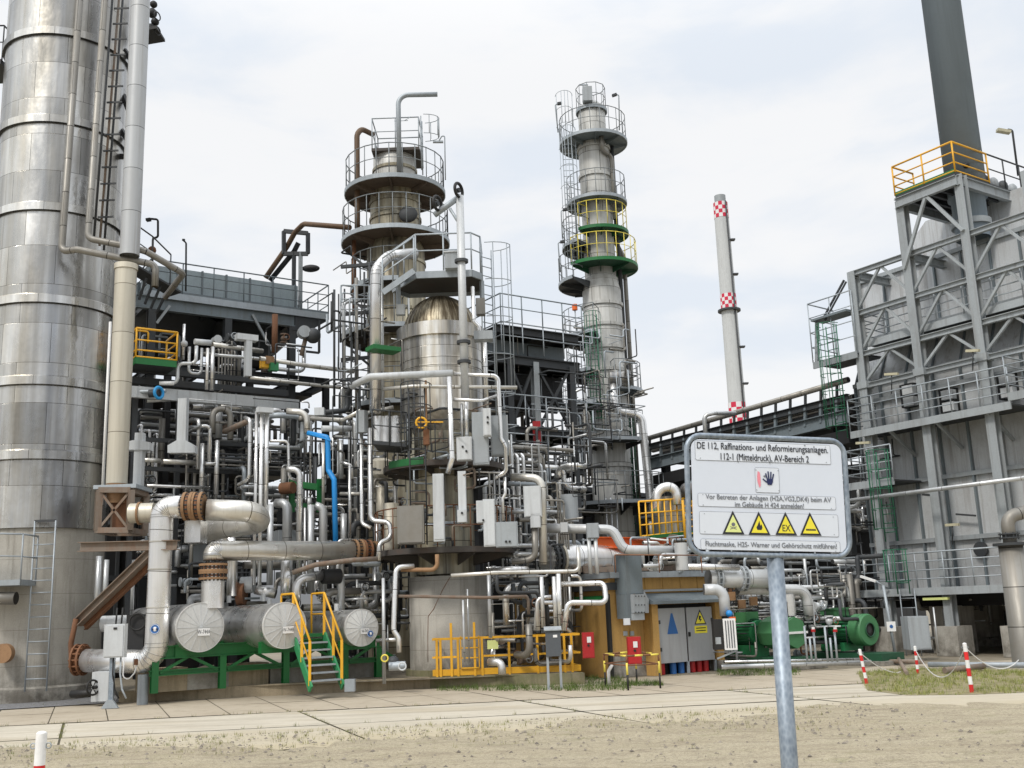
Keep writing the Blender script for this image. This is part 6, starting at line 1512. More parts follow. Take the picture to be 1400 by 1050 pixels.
# doors
for k in range(1, 6): MB().gbox(hb_(Lf * k / 6, -.006, zr_ * .62 + .2), (.006, .006, zr_ * .36)).build('wall_seam', M['ochre_dark'], hut)
dx0, dx1 = (bp(891, 900) - B0).dot(W), (bp(968, 900) - B0).dot(W); dz0, dz1 = bp(905, 906).z, bp(900, 832).z
MB().gbox(hb_((dx0 + dx1) / 2, -.03, (dz1 + .1) / 2), ((dx1 - dx0) / 2, .025, (dz1 + .1) / 2)).build('door_recess', M['black'], hut)
hd_ = lambda a, b, z: hb_(a, b - .22, z)
for s in (0, 1):
    a = dx0 + (dx1 - dx0) * (.02 + .5 * s); b = dx0 + (dx1 - dx0) * (.49 + .49 * s)
    d = MB().gbox(hd_((a + b) / 2, -.085, (dz0 + dz1) / 2), ((b - a) / 2, .02, (dz1 - dz0) / 2)).build('door', M['door_grey'], hut)
    for hz in (.25, .75): MB().gbox(hd_(b - .02 if s else a + .02, -.115, dz0 + (dz1 - dz0) * hz), (.035, .012, .05)).build('hinge', M['steel_dark'], d)
    if s: MB().gbox(hd_(a + .05, -.12, (dz0 + dz1) / 2), (.03, .02, .06)).build('handle', M['black'], d)
    sgn = MB()
    if s == 0:
        x, z = (a + b) / 2, dz1 - .42
        sgn.poly([hd_(x - .2, -.11, z - .28), hd_(x + .2, -.11, z - .28), hd_(x + .03, -.11, z + .28), hd_(x - .03, -.11, z + .28)]); sgn.build('blue_sign', M['blue_dark'], d)
    else:
        x, z = (a + b) / 2 + .02, dz1 - .36
        sgn.poly([hd_(x - .23, -.110, z - .12), hd_(x + .23, -.110, z - .12), hd_(x, -.110, z + .3)]); sgn.build('sign_border', M['ink'], d)
        s2 = MB(); s2.poly([hd_(x - .18, -.114, z - .09), hd_(x + .18, -.114, z - .09), hd_(x, -.114, z + .23)]); s2.build('yellow_sign', M['sign_yellow'], d)
        s3 = MB(); s3.poly([hd_(x - .05, -.118, z + .13), hd_(x + .04, -.118, z + .1), hd_(x, -.118, z + .03), hd_(x + .06, -.118, z + .02), hd_(x - .04, -.118, z - .07), hd_(x - .01, -.118, z + .0), hd_(x - .07, -.118, z + .01)]); s3.build('flash_symbol', M['ink'], d)
        s4 = MB(); s4.gbox(hd_(x, -.11, z - .26), (.24, .004, .1)); s4.build('yellow_plate', M['sign_yellow'], d)
        for r_ in (0, 1): MB().gbox(hd_(x, -.118, z - .22 - .07 * r_), (.18, .003, .012)).build('plate_text_line', M['ink'], d)
for x in ((bp(899, 900) - B0).dot(W) - .1 - .32, dx1 + .16): MB().gbox(hb_(x if x > dx1 else dx0 - .12, -.2, (dz1 + .15) / 2), (.11, .19, (dz1 + .15) / 2)).build('pillar', M['ochre'], hut)
MB().gbox(hb_(dx1 + .16, -.25, .14), (.12, .25, .14)).build('pillar_base', M['concrete'], hut)
cz = bp(930, 822).z
MB().prism([hb_(dx0 - .35, 0, cz + .25), hb_(dx0 - .35, -.62, cz + .02), hb_(dx0 - .35, -.62, cz - .06), hb_(dx0 - .35, 0, cz - .02)], W * (dx1 - dx0 + .65)).build('canopy', M['steel_blue'], hut)
for k, (x, m_) in enumerate(((.06, 'red'), (.26, 'blue_dark'), (.4, 'blue_dark'), (.60, 'red'), (.72, 'red'), (.84, 'red'))):
    q = hb_(dx0 + (dx1 - dx0) * (x + .03), -.16, 0)
    t = thing('gas_cylinder', ['red gas cylinder at the far left under the hut doors', 'left of two blue gas cylinders under the hut doors', 'right of two blue gas cylinders under the hut doors', 'red gas cylinder nearest the middle post under the right door', 'middle one of the three red gas cylinders under the right door', 'rightmost red gas cylinder under the right hut door'][k], 'gas cylinder', q)
    MB().cyl(q, Z, .9, .095, 20).build('body', M[m_], t); MB().lathe(q + Z * .9, Z, [(0, .095), (.06, .06), (.1, .03), (.12, .01)], 20).build('shoulder', M[m_], t)
for x in (dx0 + (dx1 - dx0) * .5, dx1 - .02): MB().gbox(hb_(x, -.30, dz0 / 2), (.03, .03, dz0 / 2)).build('door_post', M['galv'], hut)
# box duct on the hut front
du = thing('ventilation_duct', 'tall blue-grey square ventilation duct on the hut front', 'duct', bp(868, 848, .35))
def db(px0, px1, py0, py1, off, d, name, mat):
    a, b = bp(px0, py1, off), bp(px1, py0, off); c = (a + b) / 2; w_ = abs((b - a).dot(W)) / 2; h = abs(b.z - a.z) / 2
    return MB().gbox(c + U * d, (w_, d, h)).build(name, mat, du)
db(857, 876, 758, 812, .5, .24, 'upper_duct', M['steel_blue']); db(867, 883, 812, 838, .62, .25, 'lower_duct', M['box_grey']); db(857, 865, 812, 846, .5, .2, 'side_panel', M['steel_blue']); db(866, 881, 838, 848, .58, .2, 'outlet', M['box_grey'])
MB().prism([bp(880, 806, .5), bp(887, 820, .5), bp(887, 838, .5), bp(880, 838, .5)], U * .35).build('cowl', M['box_grey'], du)
for y in (815, 827, 837):
    for x in (869, 873, 877, 881): MB().cyl(bp(x, y, .63), -U, .02, .016, 8).build('bolt', M['steel_dark'], du)
one(MB().cyl(bp(889, 845, .2), -U, .12, .09), 'round_vent', 'small black round vent beside the blue-grey duct', 'vent', M['black'])
cab(857, 850, 26.0, 9, 9, 'small white box below the blue-grey duct', BW, d=.06)
for k, x in enumerate((855, 864)): one(MB().gbox(bp(x, 866, .03), (.06, .02, .06)), 'wall_switch', ['left blue-grey switch above the red cabinet', 'right blue-grey switch above the red cabinet'][k], 'switch', M['box_grey'])
def fire(px, py, Y, w_, h_, label):
    t = cab(px, py, Y, w_, h_, label, M['red'], name='fire_cabinet', d=.13); c = at(px, py, Y); s = m_per_px(c)
    MB().box(c + V((.02, -.16, h_ * s * .22)), (.05, .004, .07)).build('white_symbol', M['white'], t); MB().cyl(c + V((.0, -.17, 0)), Y_, .02, .03, 12).build('lock', M['black'], t)
fire(867, 889, 25.6, 18, 36, 'red fire hose cabinet behind the yellow and black barrier')
fire(804, 882, 26.8, 16, 34, 'red fire cabinet on the shaded hut side wall')
# barrier
br_ = thing('barrier', 'low yellow and black tube barrier in front of the red fire cabinet', 'barrier', ground(865, 940)); 
c0, c1, c2_, c3_ = ground(828, 939), ground(859, 944), ground(903, 941), ground(871, 934)
zt_ = mv(V((c1.x, c1.y, 0)), 'z', 897).z
for q in (c0, c1, c2_, c3_):
    MB().tube([q, q + Z * zt_ * .45], .022, 8).build('leg_lower', M['black'], br_); MB().tube([q + Z * zt_ * .45, q + Z * zt_ * .8], .024, 8).build('leg_yellow', M['yellow_pale'], br_); MB().tube([q + Z * zt_ * .8, q + Z * zt_], .022, 8).build('leg_top', M['rust'], br_)
for a, b in ((c0, c1), (c1, c2_), (c2_, c3_), (c3_, c0)):
    for z, m_ in ((zt_, None), (zt_ * .72, M['rust'])):
        if m_: MB().tube([a + Z * z, b + Z * z], .016, 6).build('lower_rail', m_, br_)
        else:
            for j in range(4): MB().tube([a.lerp(b, j / 4) + Z * z, a.lerp(b, (j + 1) / 4) + Z * z], .022, 8).build('top_rail', M['yellow_pale'] if j % 2 else M['rust'], br_)
one(MB().tube([ground(833, 938), ground(833, 938) + Z * .35, ground(833, 938) + Z * .5 + X_ * .1], .04, 8), 'standpipe', 'short pale standpipe inside the barrier', 'pipe', M['white'])
cab(982, 876, 26.3, 7, 9, 'small blue-grey plate on the right hut pillar', M['box_grey'], d=.04)
# AC unit right of the hut
acu = thing('air_conditioner', 'white louvred air conditioner right of the hut', 'air conditioner', ground(996, 905)); c = at(994, 867, 27.6)
MB().box(c + X_ * -.12 + Y_ * .1, (.22, .16, .38)).build('casing', M['black'], acu); MB().box(c + X_ * .06 - Y_ * .08, (.16, .02, .39)).build('grille_frame', M['white'], acu)
for k in range(4): MB().box(c + V((-.04 + .065 * k, -.105, 0)), (.012, .006, .34)).build('louvre', M['box_dark'], acu)
MB().bar(c + V((-.3, 0, -.6)), c + V((.2, 0, -.42)), .04, .04).build('bracket', M['galv'], acu)
# hut roof clutter
for k in range(10):
    p = bp(790 + 15 * k, 782 - (k > 4) * 2, -1.0); one(MB().box(p + Z * .06, (.12 + .04 * (k % 3), .1, .07 + .03 * (k % 2))), 'roof_fitting', 'small rusty fitting on the hut roof edge', 'fitting', M['rust_grey'], 'fittings along the hut roof edge')
rr_ = MB(); rail(rr_, [at(842, 783, 27), at(960, 783, 27.8)], .45, 1.1, .014, (1,)); one(rr_, 'roof_railing', 'low thin rusty railing on the hut roof', 'railing', M['rust'])
tangle(16, (846, 968, 735, 782), (28.5, 30.5), (.02, .03, .05), ('pipe_grey', 'pipe_clad', 'rust_grey', 'galv'), 'one of the small pipes above the hut roof', 'small pipes above the hut roof', 120, step=(10, 40), valves=5, vlabel='small valve above the hut roof')
# ------------------------------------------------------------------ PUMP AREA PIPES
Q('wide light grey horizontal pipe assembly right of the hut roof', (968, 791, 29.5), [('p', 1062, 791, 30)], 25, M['pipe_down'], fl=((0, .12), (0, .5), (0, .92)), flmat=M['box_grey'])
Q('grey-white pipe elbowing down at the hut right corner', (962, 806, 28), [('p', 989, 806, 28), ('z', 842)], 15, M['pipe_down'], fillet=.25)
Q('grey pipe running right behind the sign post, elbowing down to the pump', (1008, 806, 30), [('p', 1103, 806, 30.6), ('z', 842)], 14, M['pipe_down'], fillet=.35)
one(MB().sphere(at(997, 839, 27.8), .09, 12), 'blue_valve', 'bright blue valve top above the air conditioner', 'valve', M['blue'])
one(MB().box(at(1001, 846, 27.8), (.08, .06, .05)), 'red_fitting', 'small orange-red fitting beside the blue valve top', 'fitting', M['orange'])
Q('pale stub pipe behind the sign bottom edge', (930, 775, 29), [('p', 1010, 776, 29.4)], 9, WH)
one(MB().cyl(mv(at(1078, 843, 30.5), 'z', 843), Z, .62, .22), 'filter_pot', 'silver upright filter pot above the near pump', 'filter', M['pipe_clad'])
def pump(px, py, Y, label, kind):
    c = at(px, py, Y); t = thing('pump', label, 'pump', V((c.x, c.y, 0))); gp = M['green_pump']
    s = m_per_px(c); zc = c.z
    if kind == 'ring':   # motor with open ring cover facing the viewer's right
        MB().lathe(c, U, [(0, 9 * s), (0, 20 * s), (.05, 21.5 * s), (.42, 21.5 * s), (.45, 12 * s)], 40, smooth=False).build('fan_cover', gp, t)
        MB().lathe(c + U * .02, U, [(0, 1e-3), (0, 9.5 * s)], 32, smooth=False).build('dark_opening', M['black'], t); MB().ring(c - U * .02, U, 9.3 * s, .02, 28, 6).build('opening_rim', M['green_dark'], t)
        MB().cyl(c + U * .06, -U, .05, .1).build('hub', M['steel_dark'], t)
        m0 = c + U * .45; MB().cyl(m0, U, 1.25, 17 * s, 32).build('motor', M['green_light'], t)
        f_ = MB()
        for k in range(24):
            g = 2 * PI * k / 24; a_, b_ = frame(U); n = a_ * math.cos(g) + b_ * math.sin(g); f_.box(m0 + U * .6 + n * 18 * s, (.55, .035, .008), (U, n, U.cross(n)))
        f_.build('cooling_fins', M['green_dark'], t)
        MB().gbox(m0 + U * .75 + Z * 22 * s, (.3, .28, .14)).build('terminal_box', gp, t); MB().gbox(m0 + U * .75 + Z * 29 * s, (.33, .31, .03)).build('terminal_lid', gp, t)
        MB().sphere(m0 + U * 1.7 + Z * .3, .2, 14).build('casing', M['green_pump'], t)
        for k in (-.35, .35): MB().gbox(V((m0.x, m0.y, zc - 22 * s)) + U * (.6 + k), (.4, .08, .12)).build('foot', M['green_light'], t)
    else:
        MB().lathe(c, U, [(-.5, .01), (-.5, 21 * s), (.45, 22 * s), (.6, 20 * s), (.72, 10 * s), (.74, .01)], 8, smooth=False).build('coupling_guard', gp, t)
        MB().gbox(c - U * .52, (21 * s, .02, .03)).build('guard_rim', M['white'], t)
        m0 = c + U * .85; MB().cyl(m0, U, 1.2, 17 * s, 32).build('motor', M['green_light'], t)
        f_ = MB()
        for k in range(24):
            g = 2 * PI * k / 24; a_, b_ = frame(U); n = a_ * math.cos(g) + b_ * math.sin(g); f_.box(m0 + U * .6 + n * 18 * s, (.5, .035, .008), (U, n, U.cross(n)))
        f_.build('cooling_fins', M['green_dark'], t)
        MB().gbox(m0 + U * .5 + Z * 21 * s, (.26, .24, .16)).build('terminal_box', gp, t); MB().gbox(m0 + U * .5 - Z * .35 - Z * 14 * s, (.3, .5, .3)).build('pedestal', M['green_light'], t)
    b = V((c.x, c.y, 0)) + U * .9
    MB().gbox(b + Z * .22, (.5, 1.6, .1)).build('base_frame', M['green_dark'], t); MB().gbox(b + Z * .06, (.7, 1.8, .06)).build('plinth', M['concrete'], t)
pump(1189, 861, 31.0, 'green motor with a round open ring cover, right of the two pumps', 'ring'); pump(1070, 865, 30.5, 'green motor with an eight-sided guard behind the sign post, left pump', 'guard')
mg = [('handrail_post', 1104, 857, 905), ('x', 1113, 862, 905), ('x', 1131, 868, 905), ('x', 1144, 872, 905)]
for i, (x, y0, y1) in enumerate(((1104, 856, 905), (1110, 872, 905), (1116, 862, 905), (1132, 856, 905), (1138, 872, 905), (1145, 862, 905), (1008, 852, 905))):
    one(MB().tube([mv(at(x, y1, 29), 'z', y1), mv(at(x, y1, 29), 'z', y0)], .03, 8), 'steel_post', 'thin grey instrument post standing between the pumps', 'post', M['galv'], 'thin posts around the pumps')
for i, x in enumerate((1112, 1142)):
    t = thing('emergency_button', ['red and white button head on the left instrument post', 'red and white button head on the right instrument post'][i], 'button', at(x, 862, 28.9)); MB().cyl(mv(at(x, 864, 28.9), 'z', 864), Z, .07, .06).build('red_part', M['red'], t); MB().cyl(mv(at(x, 861, 28.9), 'z', 860.5), Z, .06, .045).build('white_part', M['white'], t)
Q('long low silver pipe on the ground in front of the pumps', (985, 912, 28.2), [('p', 1190, 905, 29.8)], 6, G)
Q('second low pipe on the ground in front of the pumps', (990, 905, 28.6), [('p', 1180, 901, 30)], 4, WH)
tangle(34, (990, 1150, 800, 895), (30.8, 33.5), (.03, .045, .06), ('pipe_grey', 'pipe_dull', 'steel_dark', 'pipe_clad', 'rust'), 'one of the small pipes around the pumps', 'small pipes around the pumps', 130, step=(10, 36), valves=10, vlabel='small valve among the pump pipes')
tangle(36, (925, 1175, 762, 860), (34, 38), (.05, .08, .11), ('pipe_grey', 'pipe_dull', 'steel_dark', 'steel_dark', 'galv'), 'one of the thick dark pipes deep behind the pumps', 'thick pipes behind the pumps', 131, step=(20, 80))
for k, (x, y) in enumerate(((1008, 800), (1014, 826), (1030, 822), (1046, 806), (1000, 815))): one(MB().box(at(x, y, 30.6), (.1, .1, .12)), 'rusty_fitting', 'ochre rusty fitting below the wide light grey pipe', 'fitting', M['rust_orange'], 'ochre fittings below the wide pipe')
# ------------------------------------------------------------------ PIPE BRIDGE
PB0 = at(890, 640, 46); 
def pb(px, py, off=0.0): return onpl(px, py, PB0 - W * off, W)
bd = thing('pipe_bridge', 'long dark steel pipe bridge rising to the right behind the sign', 'bridge', V((PB0.x, PB0.y, 0)))
def bl_(row0, row1, w_, h_, name, mat, off=0.0): MB().ibeam(pb(884, row0, off), pb(1160, row1, off), w_, h_).build(name, mat, bd)
bl_(636, 569, .3, .5, 'lower_chord', M['steel_blue']); bl_(612, 543, .2, .25, 'upper_chord', M['steel_dark'])
a, b = pb(884, 600), pb(1160, 519)
MB().tube([a, b], .11, 10).build('top_pipe', M['pipe_dull'], bd)
for k in range(15):
    f_ = (k + .3) / 15; p = a.lerp(b, f_); q = pb(884, 612).lerp(pb(1160, 543), f_); MB().bar(p, q, .08, .08, W).build('stanchion', M['steel_dark'], bd)
    r_ = pb(884, 636).lerp(pb(1160, 569), f_); MB().bar(q, r_, .1, .1, W).build('web_post', M['steel_blue'], bd)
c_, d_ = pb(884, 628), pb(1160, 559)
MB().bar(c_ + W * 1.7, d_ + W * 1.7, 3.2, .3).build('pipe_tray', M['steel_black'], bd)
MB().bar(pb(884, 660) + W * 1.5, pb(1160, 596) + W * 1.5, 3, .5).build('underside_pipes', M['steel_black'], bd)
for k in range(4): MB().tube([c_ + W * (.4 + .6 * k) + Z * .45, d_ + W * (.4 + .6 * k) + Z * .45], .14, 10).build('bridge_pipe', M['pipe_dull'], bd)
for f_ in (.08, .5, .93):
    q = c_.lerp(d_, f_) + W * .3; MB().ibeam(V((q.x, q.y, 0)), q, .3, .3).build('column', M['steel_dark'], bd)
Q('pale hooked pipe rising over the bridge railing', (965, 600, 38), [('z', 568), ('p', 975, 565, 38), ('p', 1005, 565, 38.5)], 6, G)
q0, q1 = at(905, 700, 50), at(1190, 700, 44); dark_backdrop('pump_backdrop', 'black backdrop block added behind the pumps and under the pipe bridge', V((q0.x, q0.y, 0)), V((q1.x, q1.y, 0)), zrow(q0.x, q0.y, 668), 6, M['steel_black'])  # added black block, keeps the gaps under the bridge dark
tangle(26, (885, 1150, 655, 770), (39, 42), (.05, .08, .12), ('steel_dark', 'pipe_dull', 'steel_blue', 'pipe_grey'), 'one of the dark pipes under the pipe bridge', 'dark pipes under the pipe bridge', 132, step=(20, 80))
# ------------------------------------------------------------------ CHIMNEY
cc_ = at(997, 425, 170); ch = thing('chimney', 'distant slim white chimney with red and white checked bands', 'chimney', V((cc_.x, cc_.y, 0)))
s = m_per_px(cc_); z_ = lambda row: zrow(cc_.x, cc_.y, row)
zt2 = z_(278); zs = None
def cr(z): return 13.0 * s + (9.7 - 13.0) * s * z / zt2
MB().lathe((cc_.x, cc_.y, 0), Z, [(0, cr(0)), (zt2, cr(zt2))], 40).build('shaft', M['chimney_white'], ch)
MB().lathe((cc_.x, cc_.y, 0), Z, [(zt2, cr(zt2) * .8), (z_(268), cr(zt2) * .8), (z_(268), .1)], 32, smooth=False).build('flue_top', M['steel_grey'], ch)
for (ra_, rb_2) in ((299, 278), (423, 403), (580, 551)):
    za, zb_ = z_(ra_), z_(rb_2); n = len; m = MB(); m.lathe((cc_.x, cc_.y, 0), Z, [(za, cr(za) * 1.03), (zb_, cr(zb_) * 1.03)], 40)
    hh = zb_ - za; cell = hh / 4
    per = 2 * PI * cr(za) * 1.03; k = round(per / cell / 2) * 2
    m.uv = [[(u_ / per * k, v_ / cell) for (u_, v_) in q] for q in m.uv]; m.build('checked_band', M['checker'], ch)
for row in (330, 377, 476, 526): z = z_(row); MB().box((cc_.x + cr(z) * 1.1, cc_.y - cr(z) * .5, z), (.45, .45, .12)).build('rest_platform', M['steel_dark'], ch)
z = z_(426); MB().lathe((cc_.x, cc_.y, z), Z, [(0, cr(z)), (0, cr(z) * 1.45), (.3, cr(z) * 1.45), (.3, cr(z))], 32, smooth=False).build('ring_platform', M['steel_dark'], ch)
a = V((cc_.x + cr(0) * .55, cc_.y - cr(0) * .95, 0)); MB().tube([a, V((cc_.x + cr(zt2) * .55, cc_.y - cr(zt2) * .95, zt2))], .14, 6).build('ladder_line', M['steel_dark'], ch)
# ------------------------------------------------------------------ HEATER
H0 = ground(1292, 893)
def hp(px, py, off=0.0): return onpl(px, py, H0 - W * off, W)
def hl(px0, py0, px1, off=0.0): a = hp(px0, py0, off); return a, mv(a, 'u', px1)
ht = thing('furnace', 'large grey panelled process furnace on concrete legs at the right edge', 'furnace', V((hp(1195, 800).x, hp(1195, 800).y, 0)))
e0 = hp(1198, 800); e0.z = 0; e1 = mv(e0, 'u', 1560); LH = (e1 - e0).length; nu = -U
zb1 = hp(1290, 808).z; zs1 = hp(1200, 522).z; zs2 = hp(1200, 462, -.8).z; zs3 = hp(1195, 380, -.8).z
def he(a, b, z): return e0 + nu * a + W * b + V((0, 0, z))      # a along the face toward the viewer, b into the furnace
DH = 7.0; D2 = .85
pr = [he(0, 0, zb1), he(0, 0, zs1), he(0, D2, zs2), he(0, D2, zs3), he(0, D2 + 1.1, zs3 + .5), he(0, DH - D2, zs3 + .5), he(0, DH - D2, zs2), he(0, DH, zs1), he(0, DH, zb1)]
hm = paint('heater_cover', (.55, .57, .58), .48, .3, amt=.5, streak=.65, dirt=(.15, .12, .095), bump=.12, dsc=.7)
MB().prism(pr, nu * LH).build('casing', M['heater_cover'], ht)
k = 0; a = .05
while a < LH:
    w_ = .05
    MB().box(he(a, -.06, (zb1 + zs1) / 2), (.03, .06, (zs1 - zb1) / 2), (nu, W, Z)).build('vertical_rib', M['steel_blue'], ht)
    p, q = he(a, 0, zs1), he(a, D2, zs2); MB().bar(p, q, .06, .14, Z).build('slope_rib', M['steel_blue'], ht)
    MB().box(he(a, D2 - .05, (zs2 + zs3) / 2), (.03, .05, (zs3 - zs2) / 2), (nu, W, Z)).build('upper_rib', M['steel_blue'], ht)
    a += 1.05; k += 1
zw_ = [hp(1200, r, 0).z for r in (548, 665, 745)]
for z in (zs1, *zw_): MB().box(he(LH / 2, -.07, z), (LH / 2, .065, .07), (nu, W, Z)).build('horizontal_rib', M['steel_grey'], ht)
for z in (zs2, zs3, (zs2 + zs3) / 2): MB().box(he(LH / 2, D2 - .07, z), (LH / 2, .065, .07), (nu, W, Z)).build('horizontal_rib', M['steel_grey'], ht)
# steel frame in front
oc = 1.15
cols = [(1160, 372), (1226, 275), (1306, 240)]
ca = []
for (x, y) in cols:
    p = hp(x + 6, y, oc); ca.append((p - he(0, 0, 0)).dot(nu)); 
    MB().ibeam(V((p.x, p.y, .9)), p, .30, .30, W, .03).build('column', M['steel_grey'], ht)
    MB().box(V((p.x, p.y, .45)), (.4, .4, .45), (nu, W, Z)).build('concrete_foot', M['concrete'], ht)
dc_ = ca[2] - ca[1]; ctop = [hp(x, y, oc).z for (x, y) in cols]
for j in (1, 2):
    a = ca[2] + dc_ * j; MB().ibeam(he(a, -oc, .9), he(a, -oc, ctop[0] + 1.2), .34, .34, W, .03).build('column', M['steel_grey'], ht)
    ca.append(a)
for a in ca: MB().box(he(a, -oc + .0, zs1 - .3), (.2, .2, .12), (nu, W, Z)).build('corbel', M['steel_grey'], ht)
zt1 = ctop[0]
lv = [zt1, zt1 - (zt1 - zs1) * .38, zt1 - (zt1 - zs1) * .76, zs1 - .2]
for z in lv: MB().ibeam(he(ca[0], -oc, z - .12), he(LH, -oc, z - .12), .16, .18).build('frame_beam', M['steel_grey'], ht)
for i in range(len(ca) - 1):
    for j in range(len(lv) - 1):
        mid = (ca[i] + ca[i + 1]) / 2
        MB().bar(he(ca[i], -oc + .02, lv[j + 1]), he(mid, -oc + .02, lv[j] - .15), .08, .09, W).build('brace', M['steel_grey'], ht)
        MB().bar(he(ca[i + 1], -oc + .02, lv[j + 1]), he(mid, -oc + .02, lv[j] - .15), .08, .09, W).build('brace', M['steel_grey'], ht)
for a in ca[:2]: MB().ibeam(he(a, -oc, zt1 - .15), he(a, D2 + 3, zt1 - .15), .2, .26).build('roof_beam', M['steel_grey'], ht)
# stack, its platform and the boxes under it
zp_ = hp(1310, 238, oc + .2).z
# platform over columns 2..3 and beyond
pa, pz = ca[1] - .5, ca[2] + .15
sp_ = thing('stack_platform', 'raised steel platform with yellow handrails around the stack foot', 'platform', he(pa, -oc, zp_))
c_l = hp(1224, 268, oc + .2); c_c = V(hp(1306, 235, oc + .2)); zpl = c_c.z
A_ = mv(V((c_c.x, c_c.y, zpl)), 'u', 1224); C_ = mv(V((c_c.x, c_c.y, zpl)), 'v', 1440)
D_ = A_ + (C_ - c_c)
MB().prism([A_, c_c, C_, D_], Z * -.08).build('deck', M['steel_dark'], sp_)
for p, q in ((A_, c_c), (c_c, C_), (A_, D_)): MB().ibeam(p - Z * .28, q - Z * .28, .16, .34).build('edge_beam', M['steel_grey'], sp_)
for k in range(1, 6): p = A_.lerp(c_c, k / 6); MB().ibeam(p - Z * .24, p + (C_ - c_c) - Z * .24, .1, .2).build('joist', M['steel_dark'], sp_)
MB().bar(A_ + Z * .06, c_c + Z * .06, .02, .12).build('green_toe_board', M['green'], sp_)
rail(MB(), [A_ + (C_ - c_c) * .2, A_, c_c, c_c.lerp(C_, .33)], 1.05, 1.3, .03, (1, .66, .33, .05)).build('yellow_railing', M['yellow'], sp_)
rail(MB(), [c_c.lerp(C_, .33), C_], 1.05, 1.1, .026, (1, .5)).build('grey_railing', M['steel_dark'], sp_)
for x in (A_, c_c):
    base = V((x.x, x.y, zt1)); 
MB().bar(A_ - Z * 2.6, A_.lerp(c_c, .5) - Z * .4, .1, .1, W).build('brace', M['steel_grey'], sp_); MB().bar(c_c - Z * 2.0, A_.lerp(c_c, .5) - Z * .4, .1, .1, W).build('brace', M['steel_grey'], sp_)
YS = 36.0
sc0 = onpl(1312, 190, c_c + W * 1.6, W); sr = 25.5 * m_per_px(sc0)
sk = thing('stack', 'thick grey exhaust stack leaving the picture above the furnace', 'chimney', V((sc0.x, sc0.y, zs3)))
MB().lathe((sc0.x, sc0.y, 0), Z, [(zs3, sr * .85), (zpl - .4, sr * .85), (zpl - .4, sr), (zpl + 22, sr * .97)], 64).build('shaft', M['stack_grey'], sk)
MB().lathe((sc0.x, sc0.y, 0), Z, [(zpl - 1.4, sr * .85), (zpl - 1.4, sr * 1.0), (zpl - 1.2, sr * 1.0), (zpl - 1.2, sr * .85)], 48, smooth=False).build('ring', M['steel_grey'], sk)
one(MB().sphere(sc0 + V((-sr * .3, -sr * .98, 0)) + Z * (zpl + .55 - sc0.z), .1, 12), 'sample_port', 'dark small port on the stack just above the platform', 'port', M['steel_black'])
for k in range(5): p = C_.lerp(c_c, .25 + .1 * k) + U * .6 + Z * .45; one(MB().sphere(p, .18, 12, (1, 1, 1.4)), 'damper_drive', 'dark machinery lump on the stack platform right of the stack', 'machinery', M['steel_dark' if k % 2 else 'box_grey'], 'machinery on the stack platform')
for k, (x0, x1, y0, y1, dd_) in enumerate(((1250, 1312, 305, 345, 1.5), (1322, 1440, 262, 330, 1.6))):
    a, b = hp(x0, y1, -dd_), hp(x1, y0 + 20, -dd_); la = abs((b - a).dot(nu)); zc_ = hp(x0, y0 + 10, -dd_).z
    o_ = V((a.x, a.y, 0)); z0_ = zs3 + .1
    MB().prism([o_ + Z * z0_, o_ + Z * (z0_ + 1.1), o_ + nu * .6 + Z * (z0_ + 1.6), o_ + nu * la + Z * (z0_ + 1.6), o_ + nu * la + Z * z0_], W * 2.4).build('flue_box', M['heater_cover'], ht)
t = thing('platform_lamp', 'street-type lamp on a pole at the right of the stack platform', 'lamp', at(1388, 240, 36)); MB().tube([at(1392, 240, 36), at(1384, 178, 36), at(1378, 177, 36)], .04, 8, fillet=.15).build('pole', M['steel_dark'], t); MB().bar(at(1363, 178, 36), at(1381, 181, 36), .2, .11).build('lamp_head', M['lamp_cream'], t)
# walkways along the furnace face
def walkway(px0, row, px1, off_in, off_out, label, name='walkway', post=True, toe=True, mat='galv', h=1.1):
    t = thing(name, label, 'walkway', hp(px0, row, off_out)); a = hp(px0, row, off_out); b = mv(a, 'u', px1); n = W * (off_out - off_in)
    MB().prism([a, b, b + n, a + n], Z * -.05).build('deck', M['steel_dark'], t)
    MB().bar(a - Z * .06, b - Z * .06, .06, .24).build('edge_beam', M['steel_grey'], t)
    rail(MB(), [a + n, a + Z * .06, b + Z * .06], h, 1.05, .024, (1, .75, .5, .25), False).build('railing', M[mat], t)
    return t, a, b
w1, a1, b1_ = walkway(1163, 593, 1382, 0, 1.5, 'long grey walkway with handrail across the middle of the furnace')
w2, a2_, b2_ = walkway(1120, 812, 1420, 0, 1.5, 'lowest grey walkway with handrail above the concrete legs of the furnace')
w3, a3, b3_ = walkway(1378, 540, 1430, 0, 2.4, 'short projecting deck at the right end of the middle furnace walkway')
w4, a4, b4 = walkway(1158, 664, 1222, 0, 1.6, 'short grey balcony low at the left furnace corner')
w5, a5, b5 = walkway(1112, 498, 1172, 0, 1.4, 'high balcony sticking out left of the furnace top', h=2.2)
zup = hp(1200, 470, .8).z
w6, a6, b6 = walkway(1178, 470, 1400, -.6, .9, 'upper grey walkway with handrail just under the furnace shoulder', h=1.1)
for q in (a1.lerp(b1_, .25), a1.lerp(b1_, .55), a1.lerp(b1_, .85)): MB().bar(q + W * .1 - Z * .1, q + W * 1.4 - Z * .9, .08, .1).build('knee_brace', M['steel_grey'], w1)
m = thing('canopy_frame', 'small steel roof frame above the high left balcony of the furnace', 'canopy', a5); p = hp(1117, 440, 1.2); q = mv(p, 'u', 1165)
